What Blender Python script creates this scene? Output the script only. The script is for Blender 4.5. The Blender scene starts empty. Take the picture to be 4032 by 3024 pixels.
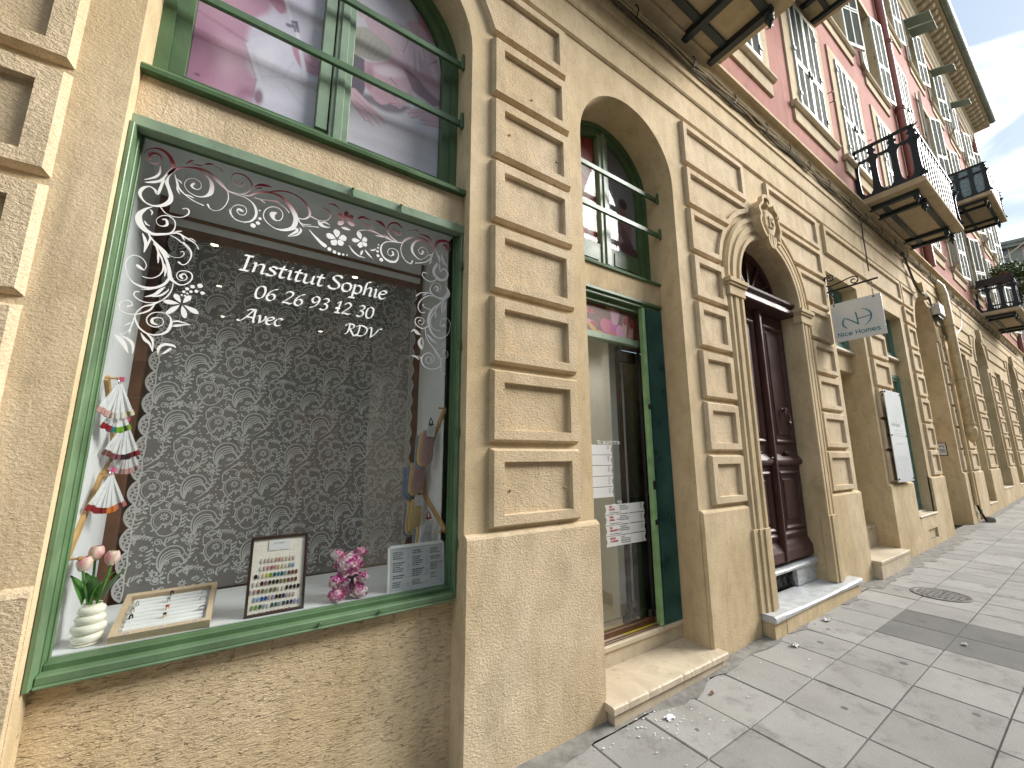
import bpy, bmesh, math, random
import numpy as np
from mathutils import Vector, Matrix
random.seed(7); np.random.seed(7)
R=math.radians; PI=math.pi
scene=bpy.context.scene; COL=scene.collection

# ------------------------------------------------------------------ camera
cd=bpy.data.cameras.new('camera'); cam=bpy.data.objects.new('camera',cd); COL.objects.link(cam)
cd.sensor_width=36.0; cd.lens=14.1693; cd.clip_start=0.05; cd.clip_end=600
_X=(0.83371106,0.09594702,0.54380147); _Y=(-0.55219595,0.14904189,0.82028419); _Z=(-0.00234538,-0.98416497,0.17723943)
_m=Matrix(((_X[0],-_X[1],-_X[2],0.0),(_Y[0],-_Y[1],-_Y[2],-2.0),(_Z[0],-_Z[1],-_Z[2],1.58),(0,0,0,1)))
cam.matrix_world=_m
scene.camera=cam

# ------------------------------------------------------------------ world, sun, exposure
SUN_EL=R(28); SUN_AZ=R(117)      # azimuth of the sun measured from +Y towards +X
CLOUD=4.0; SKY_STR=0.1
world=bpy.data.worlds.new('World'); scene.world=world; world.use_nodes=True
wn=world.node_tree.nodes; wl=world.node_tree.links; wn.clear()
wo=wn.new('ShaderNodeOutputWorld'); bg=wn.new('ShaderNodeBackground'); bg.inputs['Strength'].default_value=SKY_STR
sky=wn.new('ShaderNodeTexSky'); sky.sky_type='NISHITA'; sky.sun_disc=False; sky.sun_elevation=SUN_EL; sky.sun_rotation=SUN_AZ
sky.air_density=1.2; sky.dust_density=2.0
tc=wn.new('ShaderNodeTexCoord'); mp=wn.new('ShaderNodeMapping'); mp.inputs['Scale'].default_value=(1.6,2.6,5.5); mp.inputs['Location'].default_value=(3.1,.4,1.2); mp.inputs['Rotation'].default_value=(0.35,0.25,0.5)
ns=wn.new('ShaderNodeTexNoise'); ns.inputs['Scale'].default_value=1.55; ns.inputs['Detail'].default_value=5; ns.inputs['Roughness'].default_value=0.5; ns.inputs['Distortion'].default_value=0.5
cr=wn.new('ShaderNodeValToRGB'); cr.color_ramp.elements[0].position=0.46; cr.color_ramp.elements[1].position=0.72
ns2=wn.new('ShaderNodeTexNoise'); ns2.inputs['Scale'].default_value=3.1; ns2.inputs['Detail'].default_value=4
cc=wn.new('ShaderNodeMix'); cc.data_type='RGBA'
cc.inputs['A'].default_value=(CLOUD*.80,CLOUD*.86,CLOUD*.93,1); cc.inputs['B'].default_value=(CLOUD*1.1,CLOUD*1.12,CLOUD*1.12,1)
bl=wn.new('ShaderNodeMix'); bl.data_type='RGBA'; bl.inputs['Factor'].default_value=0.93
bl.inputs['B'].default_value=(.62,.82,1.05,1)
mx=wn.new('ShaderNodeMix'); mx.data_type='RGBA'
wl.new(tc.outputs['Generated'],mp.inputs['Vector']); wl.new(mp.outputs[0],ns.inputs['Vector']); wl.new(mp.outputs[0],ns2.inputs['Vector'])
wl.new(ns.outputs['Fac'],cr.inputs[0]); wl.new(ns2.outputs['Fac'],cc.inputs['Factor'])
wl.new(sky.outputs[0],bl.inputs['A'])
wl.new(cr.outputs[0],mx.inputs['Factor']); wl.new(bl.outputs['Result'],mx.inputs['A']); wl.new(cc.outputs['Result'],mx.inputs['B'])
wl.new(mx.outputs['Result'],bg.inputs['Color']); wl.new(bg.outputs[0],wo.inputs[0])
sd=bpy.data.lights.new('sun','SUN'); so=bpy.data.objects.new('sun',sd); COL.objects.link(so)
sd.energy=1.5; sd.angle=R(34); sd.color=(1.0,0.97,0.92)
_sd=Vector((math.sin(SUN_AZ)*math.cos(SUN_EL),math.cos(SUN_AZ)*math.cos(SUN_EL),math.sin(SUN_EL)))
so.rotation_euler=(-_sd).to_track_quat('-Z','Y').to_euler()
vs=scene.view_settings; vs.view_transform='Standard'; vs.look='None'; vs.exposure=2.75; vs.gamma=1.0; vs.use_curve_mapping=False
scene.display_settings.display_device='sRGB'
scene.render.engine='CYCLES'; cy=scene.cycles; cy.use_denoising=True; cy.max_bounces=10; cy.transparent_max_bounces=24; cy.diffuse_bounces=5
cy.sample_clamp_indirect=8

# ------------------------------------------------------------------ materials
class NT:
    def __init__(s,name):
        s.m=bpy.data.materials.new(name); s.m.use_nodes=True; s.t=s.m.node_tree; s.n=s.t.nodes; s.n.clear()
        s.out=s.n.new('ShaderNodeOutputMaterial'); s._pos=None
    def add(s,t,**k):
        nd=s.n.new('ShaderNode'+t)
        for a,b in k.items(): setattr(nd,a,b)
        return nd
    def put(s,inp,v):
        if isinstance(v,bpy.types.NodeSocket): s.t.links.new(v,inp)
        elif isinstance(v,(tuple,list)):
            inp.default_value=tuple(v) if len(v)==len(inp.default_value) else tuple(v)+(1.0,)
        else: inp.default_value=v
    def pos(s):
        if s._pos is None: s._pos=s.add('NewGeometry').outputs['Position']
        return s._pos
    def scaled(s,sc,src=None):
        nd=s.add('Mapping'); s.put(nd.inputs['Vector'],src or s.pos()); nd.inputs['Scale'].default_value=sc; return nd.outputs[0]
    def noise(s,vec,scale=1,detail=3,rough=.5,dist=0):
        nd=s.add('TexNoise'); s.put(nd.inputs['Vector'],vec); nd.inputs['Scale'].default_value=scale; nd.inputs['Detail'].default_value=detail; nd.inputs['Roughness'].default_value=rough; nd.inputs['Distortion'].default_value=dist
        return nd.outputs['Fac']
    def ramp(s,f,a,b,lo=0.,hi=1.):
        nd=s.add('MapRange'); s.put(nd.inputs[0],f); nd.inputs[1].default_value=a; nd.inputs[2].default_value=b; nd.inputs[3].default_value=lo; nd.inputs[4].default_value=hi; return nd.outputs[0]
    def math(s,op,a,b=0.):
        nd=s.add('Math',operation=op); s.put(nd.inputs[0],a); s.put(nd.inputs[1],b); return nd.outputs[0]
    def mix(s,f,a,b,mode='MIX'):
        nd=s.add('Mix',data_type='RGBA',blend_type=mode); s.put(nd.inputs['Factor'],f); s.put(nd.inputs['A'],a); s.put(nd.inputs['B'],b); return nd.outputs['Result']
    def bump(s,h,strength,dist,normal=None):
        nd=s.add('Bump'); s.put(nd.inputs['Height'],h); nd.inputs['Strength'].default_value=strength; nd.inputs['Distance'].default_value=dist
        if normal is not None: s.put(nd.inputs['Normal'],normal)
        return nd.outputs[0]
    def bsdf(s,color,rough=.6,metal=0.,normal=None,spec=.5,**k):
        b=s.add('BsdfPrincipled'); s.put(b.inputs['Base Color'],color); s.put(b.inputs['Roughness'],rough); s.put(b.inputs['Metallic'],metal); s.put(b.inputs['Specular IOR Level'],spec)
        if normal is not None: s.put(b.inputs['Normal'],normal)
        for a,v in k.items(): s.put(b.inputs[a],v)
        s.t.links.new(b.outputs[0],s.out.inputs[0]); return b
M={}
def simple(name,col,rough=.6,metal=0.,var=.12,scale=9.,bump=0.,bscale=80.,spec=.5,objvar=0.,dirt=0.):
    t=NT(name); n=t.noise(t.pos(),scale,4)
    f=t.ramp(n,.3,.7,1-var,1+var)
    if objvar:
        oi=t.add('ObjectInfo'); f=t.math('MULTIPLY',f,t.ramp(oi.outputs['Random'],0,1,1-objvar,1+objvar))
    c=t.mix(1.0,tuple(col),f,'MULTIPLY')
    if dirt:
        d=t.noise(t.scaled((5,5,2.2)),3.,6,.65); c=t.mix(t.ramp(d,.52,.72,0,dirt),c,(.05,.042,.032))
    nm=None
    if bump: nm=t.bump(t.noise(t.pos(),bscale,3,.6),bump,.004)
    r=t.ramp(n,.3,.7,max(rough-.07,.02),min(rough+.07,1))
    t.bsdf(c,r,metal,nm,spec); M[name]=t.m; return t.m
def stucco(name,c1,c2,coarse=1.0,stain=.35,lines=False,dist=.004):
    t=NT(name)
    big=t.noise(t.scaled((1,1,.6)),1.3,5,.6)
    c=t.mix(t.ramp(big,.32,.68),c1,c2)
    med=t.noise(t.scaled((1,1,.55)),7,5,.65)
    c=t.mix(t.ramp(med,.44,.74,0,.50),c,tuple(x*.60 for x in c1))
    gr=t.noise(t.scaled((1,1,.7)),19,6,.72); c=t.mix(t.ramp(gr,.54,.72,0,.30),c,tuple(x*.42 for x in c1))
    st=t.noise(t.scaled((9,9,.7)),1.,5,.62)                     # rain streaks
    stm=t.math('MULTIPLY',t.ramp(st,.52,.74,0,stain),t.ramp(t.noise(t.pos(),.9,3),.38,.62))
    c=t.mix(stm,c,(.12,.085,.045))
    sp=t.noise(t.scaled((1,1,1.3)),34,4,.7)                       # pores and grime specks
    c=t.mix(t.ramp(sp,.64,.74,0,.62),c,(.10,.07,.035))
    fine=t.noise(t.pos(),170,2,.6)
    c=t.mix(1.0,c,t.ramp(fine,.3,.7,.86,1.12),'MULTIPLY')
    if lines:
        h=t.noise(t.scaled((34,34,120)),1.,3,.6,.9)
        h2=t.noise(t.scaled((30,30,110)),1.,2,.5,.8)
        cr_=t.ramp(h2,.60,.72)
        c=t.mix(t.math('MULTIPLY',cr_,.20),c,(.17,.115,.055))
        hh=t.math('SUBTRACT',h,cr_)
    else:
        h=t.noise(t.scaled((1,1,1.5)),62,4,.62,.5); hh=h
    nm=t.bump(hh,.85*coarse,dist); nm=t.bump(fine,.35*coarse,.0016,nm)
    t.bsdf(c,.92,0,nm,.2); M[name]=t.m
stucco('stucco',(.52,.395,.225),(.68,.545,.365))
stucco('stucco_rough',(.56,.43,.26),(.70,.565,.395),1.25,.25,False,.007)
stucco('stucco_scraped',(.57,.43,.25),(.70,.56,.375),1.2,.22,True,.007)
stucco('stucco_smooth',(.51,.39,.225),(.64,.51,.335),.45,.22)
stucco('red_wall',(.33,.135,.108),(.41,.185,.150),.4,.28)
stucco('cream_trim',(.44,.345,.215),(.53,.435,.29),.4,.3)
stucco('slab_plaster',(.46,.37,.23),(.54,.44,.29),.3,.3)
stucco('opposite_plaster',(.50,.44,.34),(.60,.53,.42),.3,.3)
simple('green_paint',(.066,.128,.054),.42,var=.22,scale=6,bump=.15,bscale=60,dirt=.3)
simple('green_mid',(.105,.175,.088),.4,var=.2,scale=6,bump=.12,bscale=60,dirt=.3)
simple('green_pale',(.205,.285,.195),.38,var=.15,scale=6,bump=.12,bscale=60,dirt=.28)
simple('gate_green',(.045,.115,.092),.32,metal=.1,var=.3,scale=5)
simple('gate_post',(.20,.36,.17),.45,var=.2,dirt=.45)
simple('shutter_white',(.53,.56,.48),.55,var=.1,dirt=.15)
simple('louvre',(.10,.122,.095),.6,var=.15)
simple('shutter_green',(.22,.27,.21),.6,var=.12,dirt=.1)
simple('teal_paint',(.10,.22,.17),.45,var=.2,dirt=.15)
simple('iron',(.012,.017,.021),.45,metal=.35,var=.3,scale=20)
simple('iron_beam',(.014,.024,.027),.5,var=.3)
simple('iron_black',(.010,.009,.008),.5,metal=.4)
simple('door_brown',(.070,.034,.031),.42,spec=.25,var=.22,scale=5,bump=.08,bscale=120)
simple('wood_trim',(.13,.055,.022),.5,var=.3,scale=14)
simple('pine',(.52,.31,.12),.55,var=.2,scale=10)
simple('pale_wood',(.58,.45,.30),.5,var=.15,scale=12)
simple('walnut',(.035,.016,.011),.35,var=.2)
simple('white_panel',(.74,.76,.77),.5,var=.03)
simple('white_gloss',(.80,.81,.80),.3,var=.03)
simple('cream_ceramic',(.86,.83,.72),.22,var=.03)
simple('paper',(.66,.66,.655),.7,var=.03)
simple('paper_grey',(.52,.54,.56),.5,var=.05)
simple('acrylic_white',(.62,.65,.67),.2,var=.02)
simple('ink',(.03,.03,.035),.7,var=.02)
simple('ink_red',(.42,.03,.03),.7,var=.02)
simple('ink_pale',(.42,.47,.47),.7,var=.02)
simple('logo_teal',(.012,.17,.22),.5,var=.02)
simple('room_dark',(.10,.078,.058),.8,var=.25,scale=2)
simple('room_wall',(.50,.46,.38),.7,var=.1,scale=2)
simple('hall_tile',(.58,.50,.37),.18,var=.08,scale=4,objvar=.06)
simple('red_pipe',(.25,.085,.058),.5,var=.15)
simple('beige_pipe',(.55,.42,.23),.5,var=.16,dirt=.3)
simple('box_grey',(.55,.55,.52),.5,var=.08,dirt=.15)
simple('cable',(.10,.085,.06),.7,var=.3,scale=20)
simple('cable_pale',(.42,.34,.21),.7,var=.3,scale=20)
simple('cable_white',(.72,.70,.66),.6,var=.1)
simple('gutter',(.17,.20,.16),.5,metal=.2,var=.25,scale=3)
simple('roof_tile',(.30,.12,.06),.8,var=.3)
simple('asphalt',(.052,.050,.048),.9,var=.25,scale=30,bump=.5,bscale=160)
simple('kerb_stone',(.30,.29,.27),.8,var=.15,bump=.3)
simple('mortar',(.20,.19,.17),.95,var=.35,scale=14,bump=.6,bscale=70)
simple('bed',(.035,.033,.030),.95,var=.3,scale=20)
simple('manhole_iron',(.13,.12,.115),.5,metal=.5,var=.3,scale=25)
simple('black',(.008,.008,.008),.5,var=.1)
simple('yellow_tape',(.55,.47,.03),.5,var=.2,dirt=.5)
simple('foil',(.75,.76,.78),.3,metal=.6,var=.2)
simple('soil_litter',(.20,.09,.04),.8,var=.3)
simple('brass',(.5,.38,.2),.4,metal=.7)
simple('silver',(.55,.55,.55),.25,metal=1.)
simple('gold',(.75,.50,.22),.25,metal=1.)
simple('onyx',(.01,.01,.012),.15)
simple('leaf_green',(.085,.24,.04),.4,var=.25,scale=30)
simple('stem_green',(.10,.27,.05),.45,var=.15)
simple('bush_green',(.045,.105,.022),.6,var=.55,scale=9,objvar=.2)
simple('bush_olive',(.16,.17,.04),.6,var=.5,scale=9)
simple('planter',(.035,.028,.032),.6,var=.2)
simple('sock_pink',(.40,.24,.23),.95,var=.12,scale=60,bump=.5,bscale=300)
simple('sock_yellow',(.62,.44,.19),.95,var=.12,scale=60,bump=.5,bscale=300)
simple('sock_blue',(.20,.26,.36),.95,var=.12,scale=60,bump=.5,bscale=300)
simple('sock_white',(.62,.63,.62),.95,var=.12,scale=60,bump=.5,bscale=300)
simple('clip_green',(.02,.10,.05),.4); simple('clip_red',(.35,.02,.03),.4); simple('pink_tag',(.70,.10,.24),.4)
simple('rose_deep',(.58,.08,.32),.6,var=.12,scale=40); simple('rose_pink',(.78,.36,.52),.6,var=.12,scale=40)
simple('rose_pale',(.84,.58,.66),.6,var=.1,scale=40); simple('rose_white',(.82,.78,.76),.6,var=.06,scale=40)
simple('far_plaster',(.52,.46,.39),.8,var=.1); simple('far_window',(.10,.13,.15),.15,var=.2)
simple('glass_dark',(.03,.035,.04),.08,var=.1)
def tulip_mat():
    t=NT('tulip_petal'); g=t.add('TexCoord'); n=t.noise(t.pos(),38,3); t.bsdf(t.mix(t.ramp(n,.36,.66),(.78,.66,.52),(.72,.27,.34)),.5); M['tulip_petal']=t.m
tulip_mat()
def marble():
    t=NT('marble'); n=t.noise(t.scaled((1,1,3)),7,7,.65,1.2); v=t.noise(t.pos(),30,4)
    c=t.mix(t.ramp(n,.42,.6),(.54,.55,.55),(.40,.42,.43)); c=t.mix(t.ramp(t.noise(t.pos(),5,5),.5,.72,0,.6),c,(.36,.33,.26))
    c=t.mix(t.ramp(v,.62,.75,0,.4),c,(.16,.15,.13))
    t.bsdf(c,.38,0,t.bump(v,.2,.003)); M['marble']=t.m
    t=NT('stone_step'); n=t.noise(t.pos(),4,6,.65,.8); v=t.noise(t.pos(),26,5,.7)
    c=t.mix(t.ramp(n,.36,.64),(.60,.51,.37),(.47,.385,.275)); c=t.mix(t.ramp(v,.58,.74,0,.65),c,(.17,.13,.09)); c=t.mix(t.ramp(t.noise(t.pos(),2.3,4),.50,.70,0,.45),c,(.22,.18,.14))
    t.bsdf(c,.6,0,t.bump(v,.35,.004)); M['stone_step']=t.m
marble()
def tile_mats():
    for nm,a,b in (('tile',(.285,.275,.255),(.355,.345,.325)),('tile_patch',(.145,.142,.132),(.185,.18,.168))):
        t=NT(nm); oi=t.add('ObjectInfo')
        big=t.noise(t.pos(),1.9,5,.62); c=t.mix(t.ramp(big,.3,.7),a,b)
        c=t.mix(1.,c,t.ramp(oi.outputs['Random'],0,1,.88,1.10),'MULTIPLY')
        gr=t.noise(t.pos(),260,2,.7); c=t.mix(1.,c,t.ramp(gr,.3,.7,.80,1.18),'MULTIPLY')
        st=t.noise(t.pos(),4.2,6,.72); c=t.mix(t.ramp(st,.53,.72,0,.62),c,(.105,.098,.088))
        vo=t.add('TexVoronoi',feature='F1'); t.put(vo.inputs['Vector'],t.scaled((1,1,0))); vo.inputs['Scale'].default_value=4.6
        warp=t.noise(t.pos(),22,3); gum=t.math('ADD',vo.outputs['Distance'],t.ramp(warp,0,1,-.045,.045))
        wn_=t.add('TexWhiteNoise'); t.put(wn_.inputs['Vector'],vo.outputs['Position'])
        lim=t.ramp(wn_.outputs['Value'],.45,1.,.0,.125)
        c=t.mix(t.math('MULTIPLY',t.math('LESS_THAN',gum,lim),.72),c,(.075,.07,.066))
        t2=t.noise(t.pos(),95,2,.6)
        c=t.mix(t.ramp(t2,.70,.76,0,.5),c,(.62,.60,.56))
        # pressed weave of the concrete slab face
        wv=t.add('TexWave',wave_type='BANDS',bands_direction='X'); t.put(wv.inputs['Vector'],t.pos()); wv.inputs['Scale'].default_value=30; wv.inputs['Distortion'].default_value=1.
        wv2=t.add('TexWave',wave_type='BANDS',bands_direction='Y'); t.put(wv2.inputs['Vector'],t.pos()); wv2.inputs['Scale'].default_value=30; wv2.inputs['Distortion'].default_value=1.
        h=t.math('ADD',t.math('MULTIPLY',t.math('ADD',wv.outputs['Fac'],wv2.outputs['Fac']),.3),gr)
        t.bsdf(c,.86,0,t.bump(h,.45,.0022),.25); M[nm]=t.m
tile_mats()
def glass(name,tint=(1,1,1),boost=1.):
    t=NT(name); f=t.add('LayerWeight'); f.inputs['Blend'].default_value=.5
    fac=t.math('MINIMUM',t.math('MULTIPLY',t.math('ADD',t.math('MULTIPLY',t.math('POWER',f.outputs['Facing'],5.),.957),.043),boost),1.0)
    a=t.add('BsdfTransparent'); t.put(a.inputs[0],tint); b=t.add('BsdfGlossy'); b.inputs['Roughness'].default_value=.004
    m=t.add('MixShader'); t.put(m.inputs[0],fac); t.t.links.new(a.outputs[0],m.inputs[1]); t.t.links.new(b.outputs[0],m.inputs[2]); t.t.links.new(m.outputs[0],t.out.inputs[0]); M[name]=t.m
glass('glass',(.95,.97,.96),1.9); glass('glass_door',(.90,.93,.90),1.9); glass('glass_soft',(1,1,1),.55)
def clearp():
    t=NT('clear_plastic'); a=t.add('BsdfTransparent'); b=t.add('BsdfPrincipled'); b.inputs['Base Color'].default_value=(.8,.81,.82,1); b.inputs['Roughness'].default_value=.15
    m=t.add('MixShader'); m.inputs[0].default_value=.55; t.t.links.new(a.outputs[0],m.inputs[1]); t.t.links.new(b.outputs[0],m.inputs[2]); t.t.links.new(m.outputs[0],t.out.inputs[0]); M['clear_plastic']=t.m
clearp()
def sheer():
    t=NT('sheer'); a=t.add('BsdfTransparent'); a.inputs[0].default_value=(1,1,1,1); b=t.add('BsdfDiffuse'); b.inputs[0].default_value=(.62,.62,.60,1)
    m=t.add('MixShader'); m.inputs[0].default_value=.34; t.t.links.new(a.outputs[0],m.inputs[1]); t.t.links.new(b.outputs[0],m.inputs[2]); t.t.links.new(m.outputs[0],t.out.inputs[0]); M['sheer']=t.m
    t=NT('lace_thread'); n=t.noise(t.scaled((400,400,400)),1,2); a=t.add('BsdfTransparent'); b=t.add('BsdfDiffuse'); b.inputs[0].default_value=(.74,.74,.72,1)
    m=t.add('MixShader'); t.put(m.inputs[0],t.ramp(n,.3,.7,.62,.95)); t.t.links.new(a.outputs[0],m.inputs[1]); t.t.links.new(b.outputs[0],m.inputs[2]); t.t.links.new(m.outputs[0],t.out.inputs[0]); M['lace_thread']=t.m
    t=NT('vinyl'); s=t.add('SeparateXYZ'); t.put(s.inputs[0],t.pos()); f=t.ramp(s.outputs[2],2.785,2.90)
    x=t.ramp(t.noise(t.scaled((6,1,3)),1,2),.3,.7,-.25,.25)
    nd=t.add('Math',operation='ADD',use_clamp=True); t.put(nd.inputs[0],f); t.put(nd.inputs[1],t.math('MULTIPLY',x,t.ramp(f,.1,.5)))
    c=t.mix(nd.outputs[0],(.82,.80,.79),(.42,.035,.06)); t.bsdf(c,.55); M['vinyl']=t.m
    t=NT('lettering'); t.bsdf((.86,.86,.84),.5); M['lettering']=t.m
    t=NT('print'); at=t.add('VertexColor',layer_name='print'); t.bsdf(at.outputs[0],.55); M['print']=t.m
    t=NT('lamp_lit'); e=t.add('Emission'); e.inputs[0].default_value=(1,.86,.62,1); e.inputs[1].default_value=1.2; t.t.links.new(e.outputs[0],t.out.inputs[0]); M['lamp_lit']=t.m
sheer()
def nail_mat(i,c):
    t=NT('varnish_%d'%i); t.bsdf(tuple(x*.8 for x in c),.28,0,None,.3); M['varnish_%d'%i]=t.m
VARN=[(.62,.50,.44),(.60,.33,.30),(.45,.16,.14),(.70,.62,.42),(.30,.38,.36),(.012,.012,.014),(.60,.55,.06),(.16,.36,.03),(.01,.09,.12),(.03,.22,.28),(.16,.055,.045),(.035,.012,.018),(.22,.08,.03),(.42,.28,.27),(.20,.17,.05),(.28,.42,.60),(.03,.10,.33),(.02,.03,.09),(.55,.40,.44),(.26,.10,.13),(.22,.35,.06),(.02,.07,.05),(.34,.33,.52),(.26,.015,.02),(.70,.68,.64),(.62,.18,.04)]
for i,c in enumerate(VARN): nail_mat(i,c)
# ------------------------------------------------------------------ geometry helpers
class MB:
    def __init__(s): s.v=[]; s.f=[]; s.mi=[]
    def add(s,vs,fs,mi=0):
        o=len(s.v); s.v+= [tuple(p) for p in vs]; s.f+=[tuple(i+o for i in f) for f in fs]; s.mi+=[mi]*len(fs); return s
    def quad(s,a,b,c,d,mi=0): return s.add([a,b,c,d],[(0,1,2,3)],mi)
    def box(s,x0,x1,y0,y1,z0,z1,mi=0):
        v=[(x0,y0,z0),(x1,y0,z0),(x1,y1,z0),(x0,y1,z0),(x0,y0,z1),(x1,y0,z1),(x1,y1,z1),(x0,y1,z1)]
        return s.add(v,[(0,3,2,1),(4,5,6,7),(0,1,5,4),(1,2,6,5),(2,3,7,6),(3,0,4,7)],mi)
    def cbox(s,x0,x1,y0,y1,z0,z1,c,mi=0):
        """box with chamfered edges"""
        m=MB(); m.box(x0,x1,y0,y1,z0,z1); bm=m.bm(); bmesh.ops.bevel(bm,geom=bm.edges[:],offset=c,segments=1,affect='EDGES')
        bm.verts.index_update(); s.add([v.co[:] for v in bm.verts],[[v.index for v in f.verts] for f in bm.faces],mi); bm.free(); return s
    def loops(s,ls,cap0=False,cap1=False,closed=True,mi=0):
        n=len(ls[0]); o=len(s.v)
        for l in ls: s.v+=[tuple(p) for p in l]
        for i in range(len(ls)-1):
            for j in range(n if closed else n-1):
                k=(j+1)%n; s.f.append((o+i*n+j,o+i*n+k,o+(i+1)*n+k,o+(i+1)*n+j)); s.mi.append(mi)
        if cap0: s.f.append(tuple(o+j for j in range(n))[::-1]); s.mi.append(mi)
        if cap1: s.f.append(tuple(o+(len(ls)-1)*n+j for j in range(n))); s.mi.append(mi)
        return s
    def tube(s,pts,r,n=8,mi=0,cap=True):
        P=[Vector(p) for p in pts]; rs=r if isinstance(r,(list,tuple)) else [r]*len(P); ls=[]; up=None
        for i,p in enumerate(P):
            t=(P[min(i+1,len(P)-1)]-P[max(i-1,0)]).normalized()
            if up is None: up=Vector((0,0,1)) if abs(t.z)<.9 else Vector((1,0,0))
            a=t.cross(up).normalized(); b=a.cross(t).normalized(); up=b
            ls.append([p+(a*math.cos(2*PI*j/n)+b*math.sin(2*PI*j/n))*rs[i] for j in range(n)])
        return s.loops(ls,cap,cap,True,mi)
    def lathe(s,prof,c=(0,0,0),n=20,axis='z',mi=0,sx=1.,sy=1.):
        ls=[]
        for r,z in prof:
            l=[]
            for j in range(n):
                a=2*PI*j/n; x,y=r*math.cos(a)*sx,r*math.sin(a)*sy
                q=(x,y,z) if axis=='z' else ((x,z,y) if axis=='y' else (z,x,y))
                l.append((c[0]+q[0],c[1]+q[1],c[2]+q[2]))
            ls.append(l)
        return s.loops(ls,True,True,True,mi)
    def extrude_poly(s,poly,fn,a,b,mi=0):
        """poly: 2D outline, fn(u,v,t)->xyz, from t=a to t=b"""
        return s.loops([[fn(u,v,a) for u,v in poly],[fn(u,v,b) for u,v in poly]],True,True,True,mi)
    def profile_x(s,prof,x0,x1,mi=0):
        """prof: (y,z) polyline extruded along x, closed ends"""
        return s.loops([[(x0,y,z) for y,z in prof],[(x1,y,z) for y,z in prof]],True,True,True,mi)
    def bm(s):
        bm=bmesh.new(); vs=[bm.verts.new(p) for p in s.v]
        for f,m in zip(s.f,s.mi):
            try: q=bm.faces.new([vs[i] for i in f]); q.material_index=m
            except ValueError: pass
        return bm
    def mesh(s,name,mats,smooth=False,recalc=True,weld=False):
        me=bpy.data.meshes.new(name); bm=s.bm()
        if weld: bmesh.ops.remove_doubles(bm,verts=bm.verts,dist=1e-5)
        if recalc: bmesh.ops.recalc_face_normals(bm,faces=bm.faces)
        bm.to_mesh(me); bm.free()
        for m in (mats if isinstance(mats,(list,tuple)) else [mats]): me.materials.append(M[m] if isinstance(m,str) else m)
        if smooth:
            for p in me.polygons: p.use_smooth=True
            try: me.set_sharp_from_angle(angle=R(38))
            except Exception: pass
        return me
def link(name,me,parent=None,loc=None,rz=None):
    o=bpy.data.objects.new(name,me); COL.objects.link(o)
    if parent is not None: o.parent=parent
    if loc is not None: o.location=loc
    if rz is not None: o.rotation_euler=(0,0,rz)
    return o
def obj(name,mb,mats,parent=None,smooth=False,weld=False,recalc=True):
    return link(name,mb.mesh(name,mats,smooth,recalc,weld),parent)
def thing(name,label,cat,loc=(0,0,0),group=None,rz=0.):
    o=bpy.data.objects.new(name,None); COL.objects.link(o); o.location=loc; o.rotation_euler=(0,0,rz); o.empty_display_size=.1
    return tag(o,label,cat,group)
def tag(o,label=None,cat=None,group=None,kind=None):
    if label: o['label']=label
    if cat: o['category']=cat
    if group: o['group']=group
    if kind: o['kind']=kind
    return o
def catmull(p,seg=6):
    """points (x,y[,w]) -> smooth polyline"""
    p=[np.array(q,float) for q in p]
    if len(p)<3: return [tuple(p[0]*(1-t)+p[-1]*t) for t in np.linspace(0,1,seg+1)]
    out=[]; n=len(p)
    for i in range(n-1):
        a,b,c,d=p[max(i-1,0)],p[i],p[i+1],p[min(i+2,n-1)]
        for k in range(seg):
            t=k/seg; out.append(tuple(.5*((2*b)+(c-a)*t+(2*a-5*b+4*c-d)*t*t+(3*b-a-3*c+d)*t**3)))
    out.append(tuple(p[-1])); return out
def ribbon(mb,pts,place,seg=6,mi=0,eps=0.):
    """variable-width flat stroke; pts (u,v,w); place(u,v,e)->xyz"""
    q=catmull(pts,seg); L=[];Rr=[]
    for i in range(len(q)):
        a=q[max(i-1,0)]; b=q[min(i+1,len(q)-1)]; dx,dy=b[0]-a[0],b[1]-a[1]; l=math.hypot(dx,dy) or 1e-9
        nx,ny=-dy/l,dx/l; w=max(q[i][2],1e-5)/2
        L.append(place(q[i][0]+nx*w,q[i][1]+ny*w,eps)); Rr.append(place(q[i][0]-nx*w,q[i][1]-ny*w,eps))
    o=len(mb.v); mb.v+=L+Rr; n=len(L)
    for i in range(n-1): mb.f.append((o+i,o+i+1,o+n+i+1,o+n+i)); mb.mi.append(mi)
    for e in (0,n-1):                                             # round ends
        w=q[e][2]/2
        if w<.0012: continue
        k=8; c=q[e]; o=len(mb.v); mb.v+=[place(c[0]+w*math.cos(2*PI*j/k),c[1]+w*math.sin(2*PI*j/k),eps+1e-5) for j in range(k)]
        mb.f.append(tuple(range(o,o+k))); mb.mi.append(mi)
def solid_stroke(mb,pts,place,t,seg=4,mi=0):
    """flat stroke given thickness t along its normal; pts (u,v,w)"""
    q=catmull(pts,seg) if seg>1 else [tuple(map(float,p)) for p in pts]; ls=[]
    for i in range(len(q)):
        a=q[max(i-1,0)]; b=q[min(i+1,len(q)-1)]; dx,dy=b[0]-a[0],b[1]-a[1]; l=math.hypot(dx,dy) or 1e-9
        nx,ny=-dy/l,dx/l; w=q[i][2]/2
        ls.append([place(q[i][0]+nx*w,q[i][1]+ny*w,-t/2),place(q[i][0]-nx*w,q[i][1]-ny*w,-t/2),place(q[i][0]-nx*w,q[i][1]-ny*w,t/2),place(q[i][0]+nx*w,q[i][1]+ny*w,t/2)])
    mb.loops(ls,True,True,True,mi)
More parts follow.
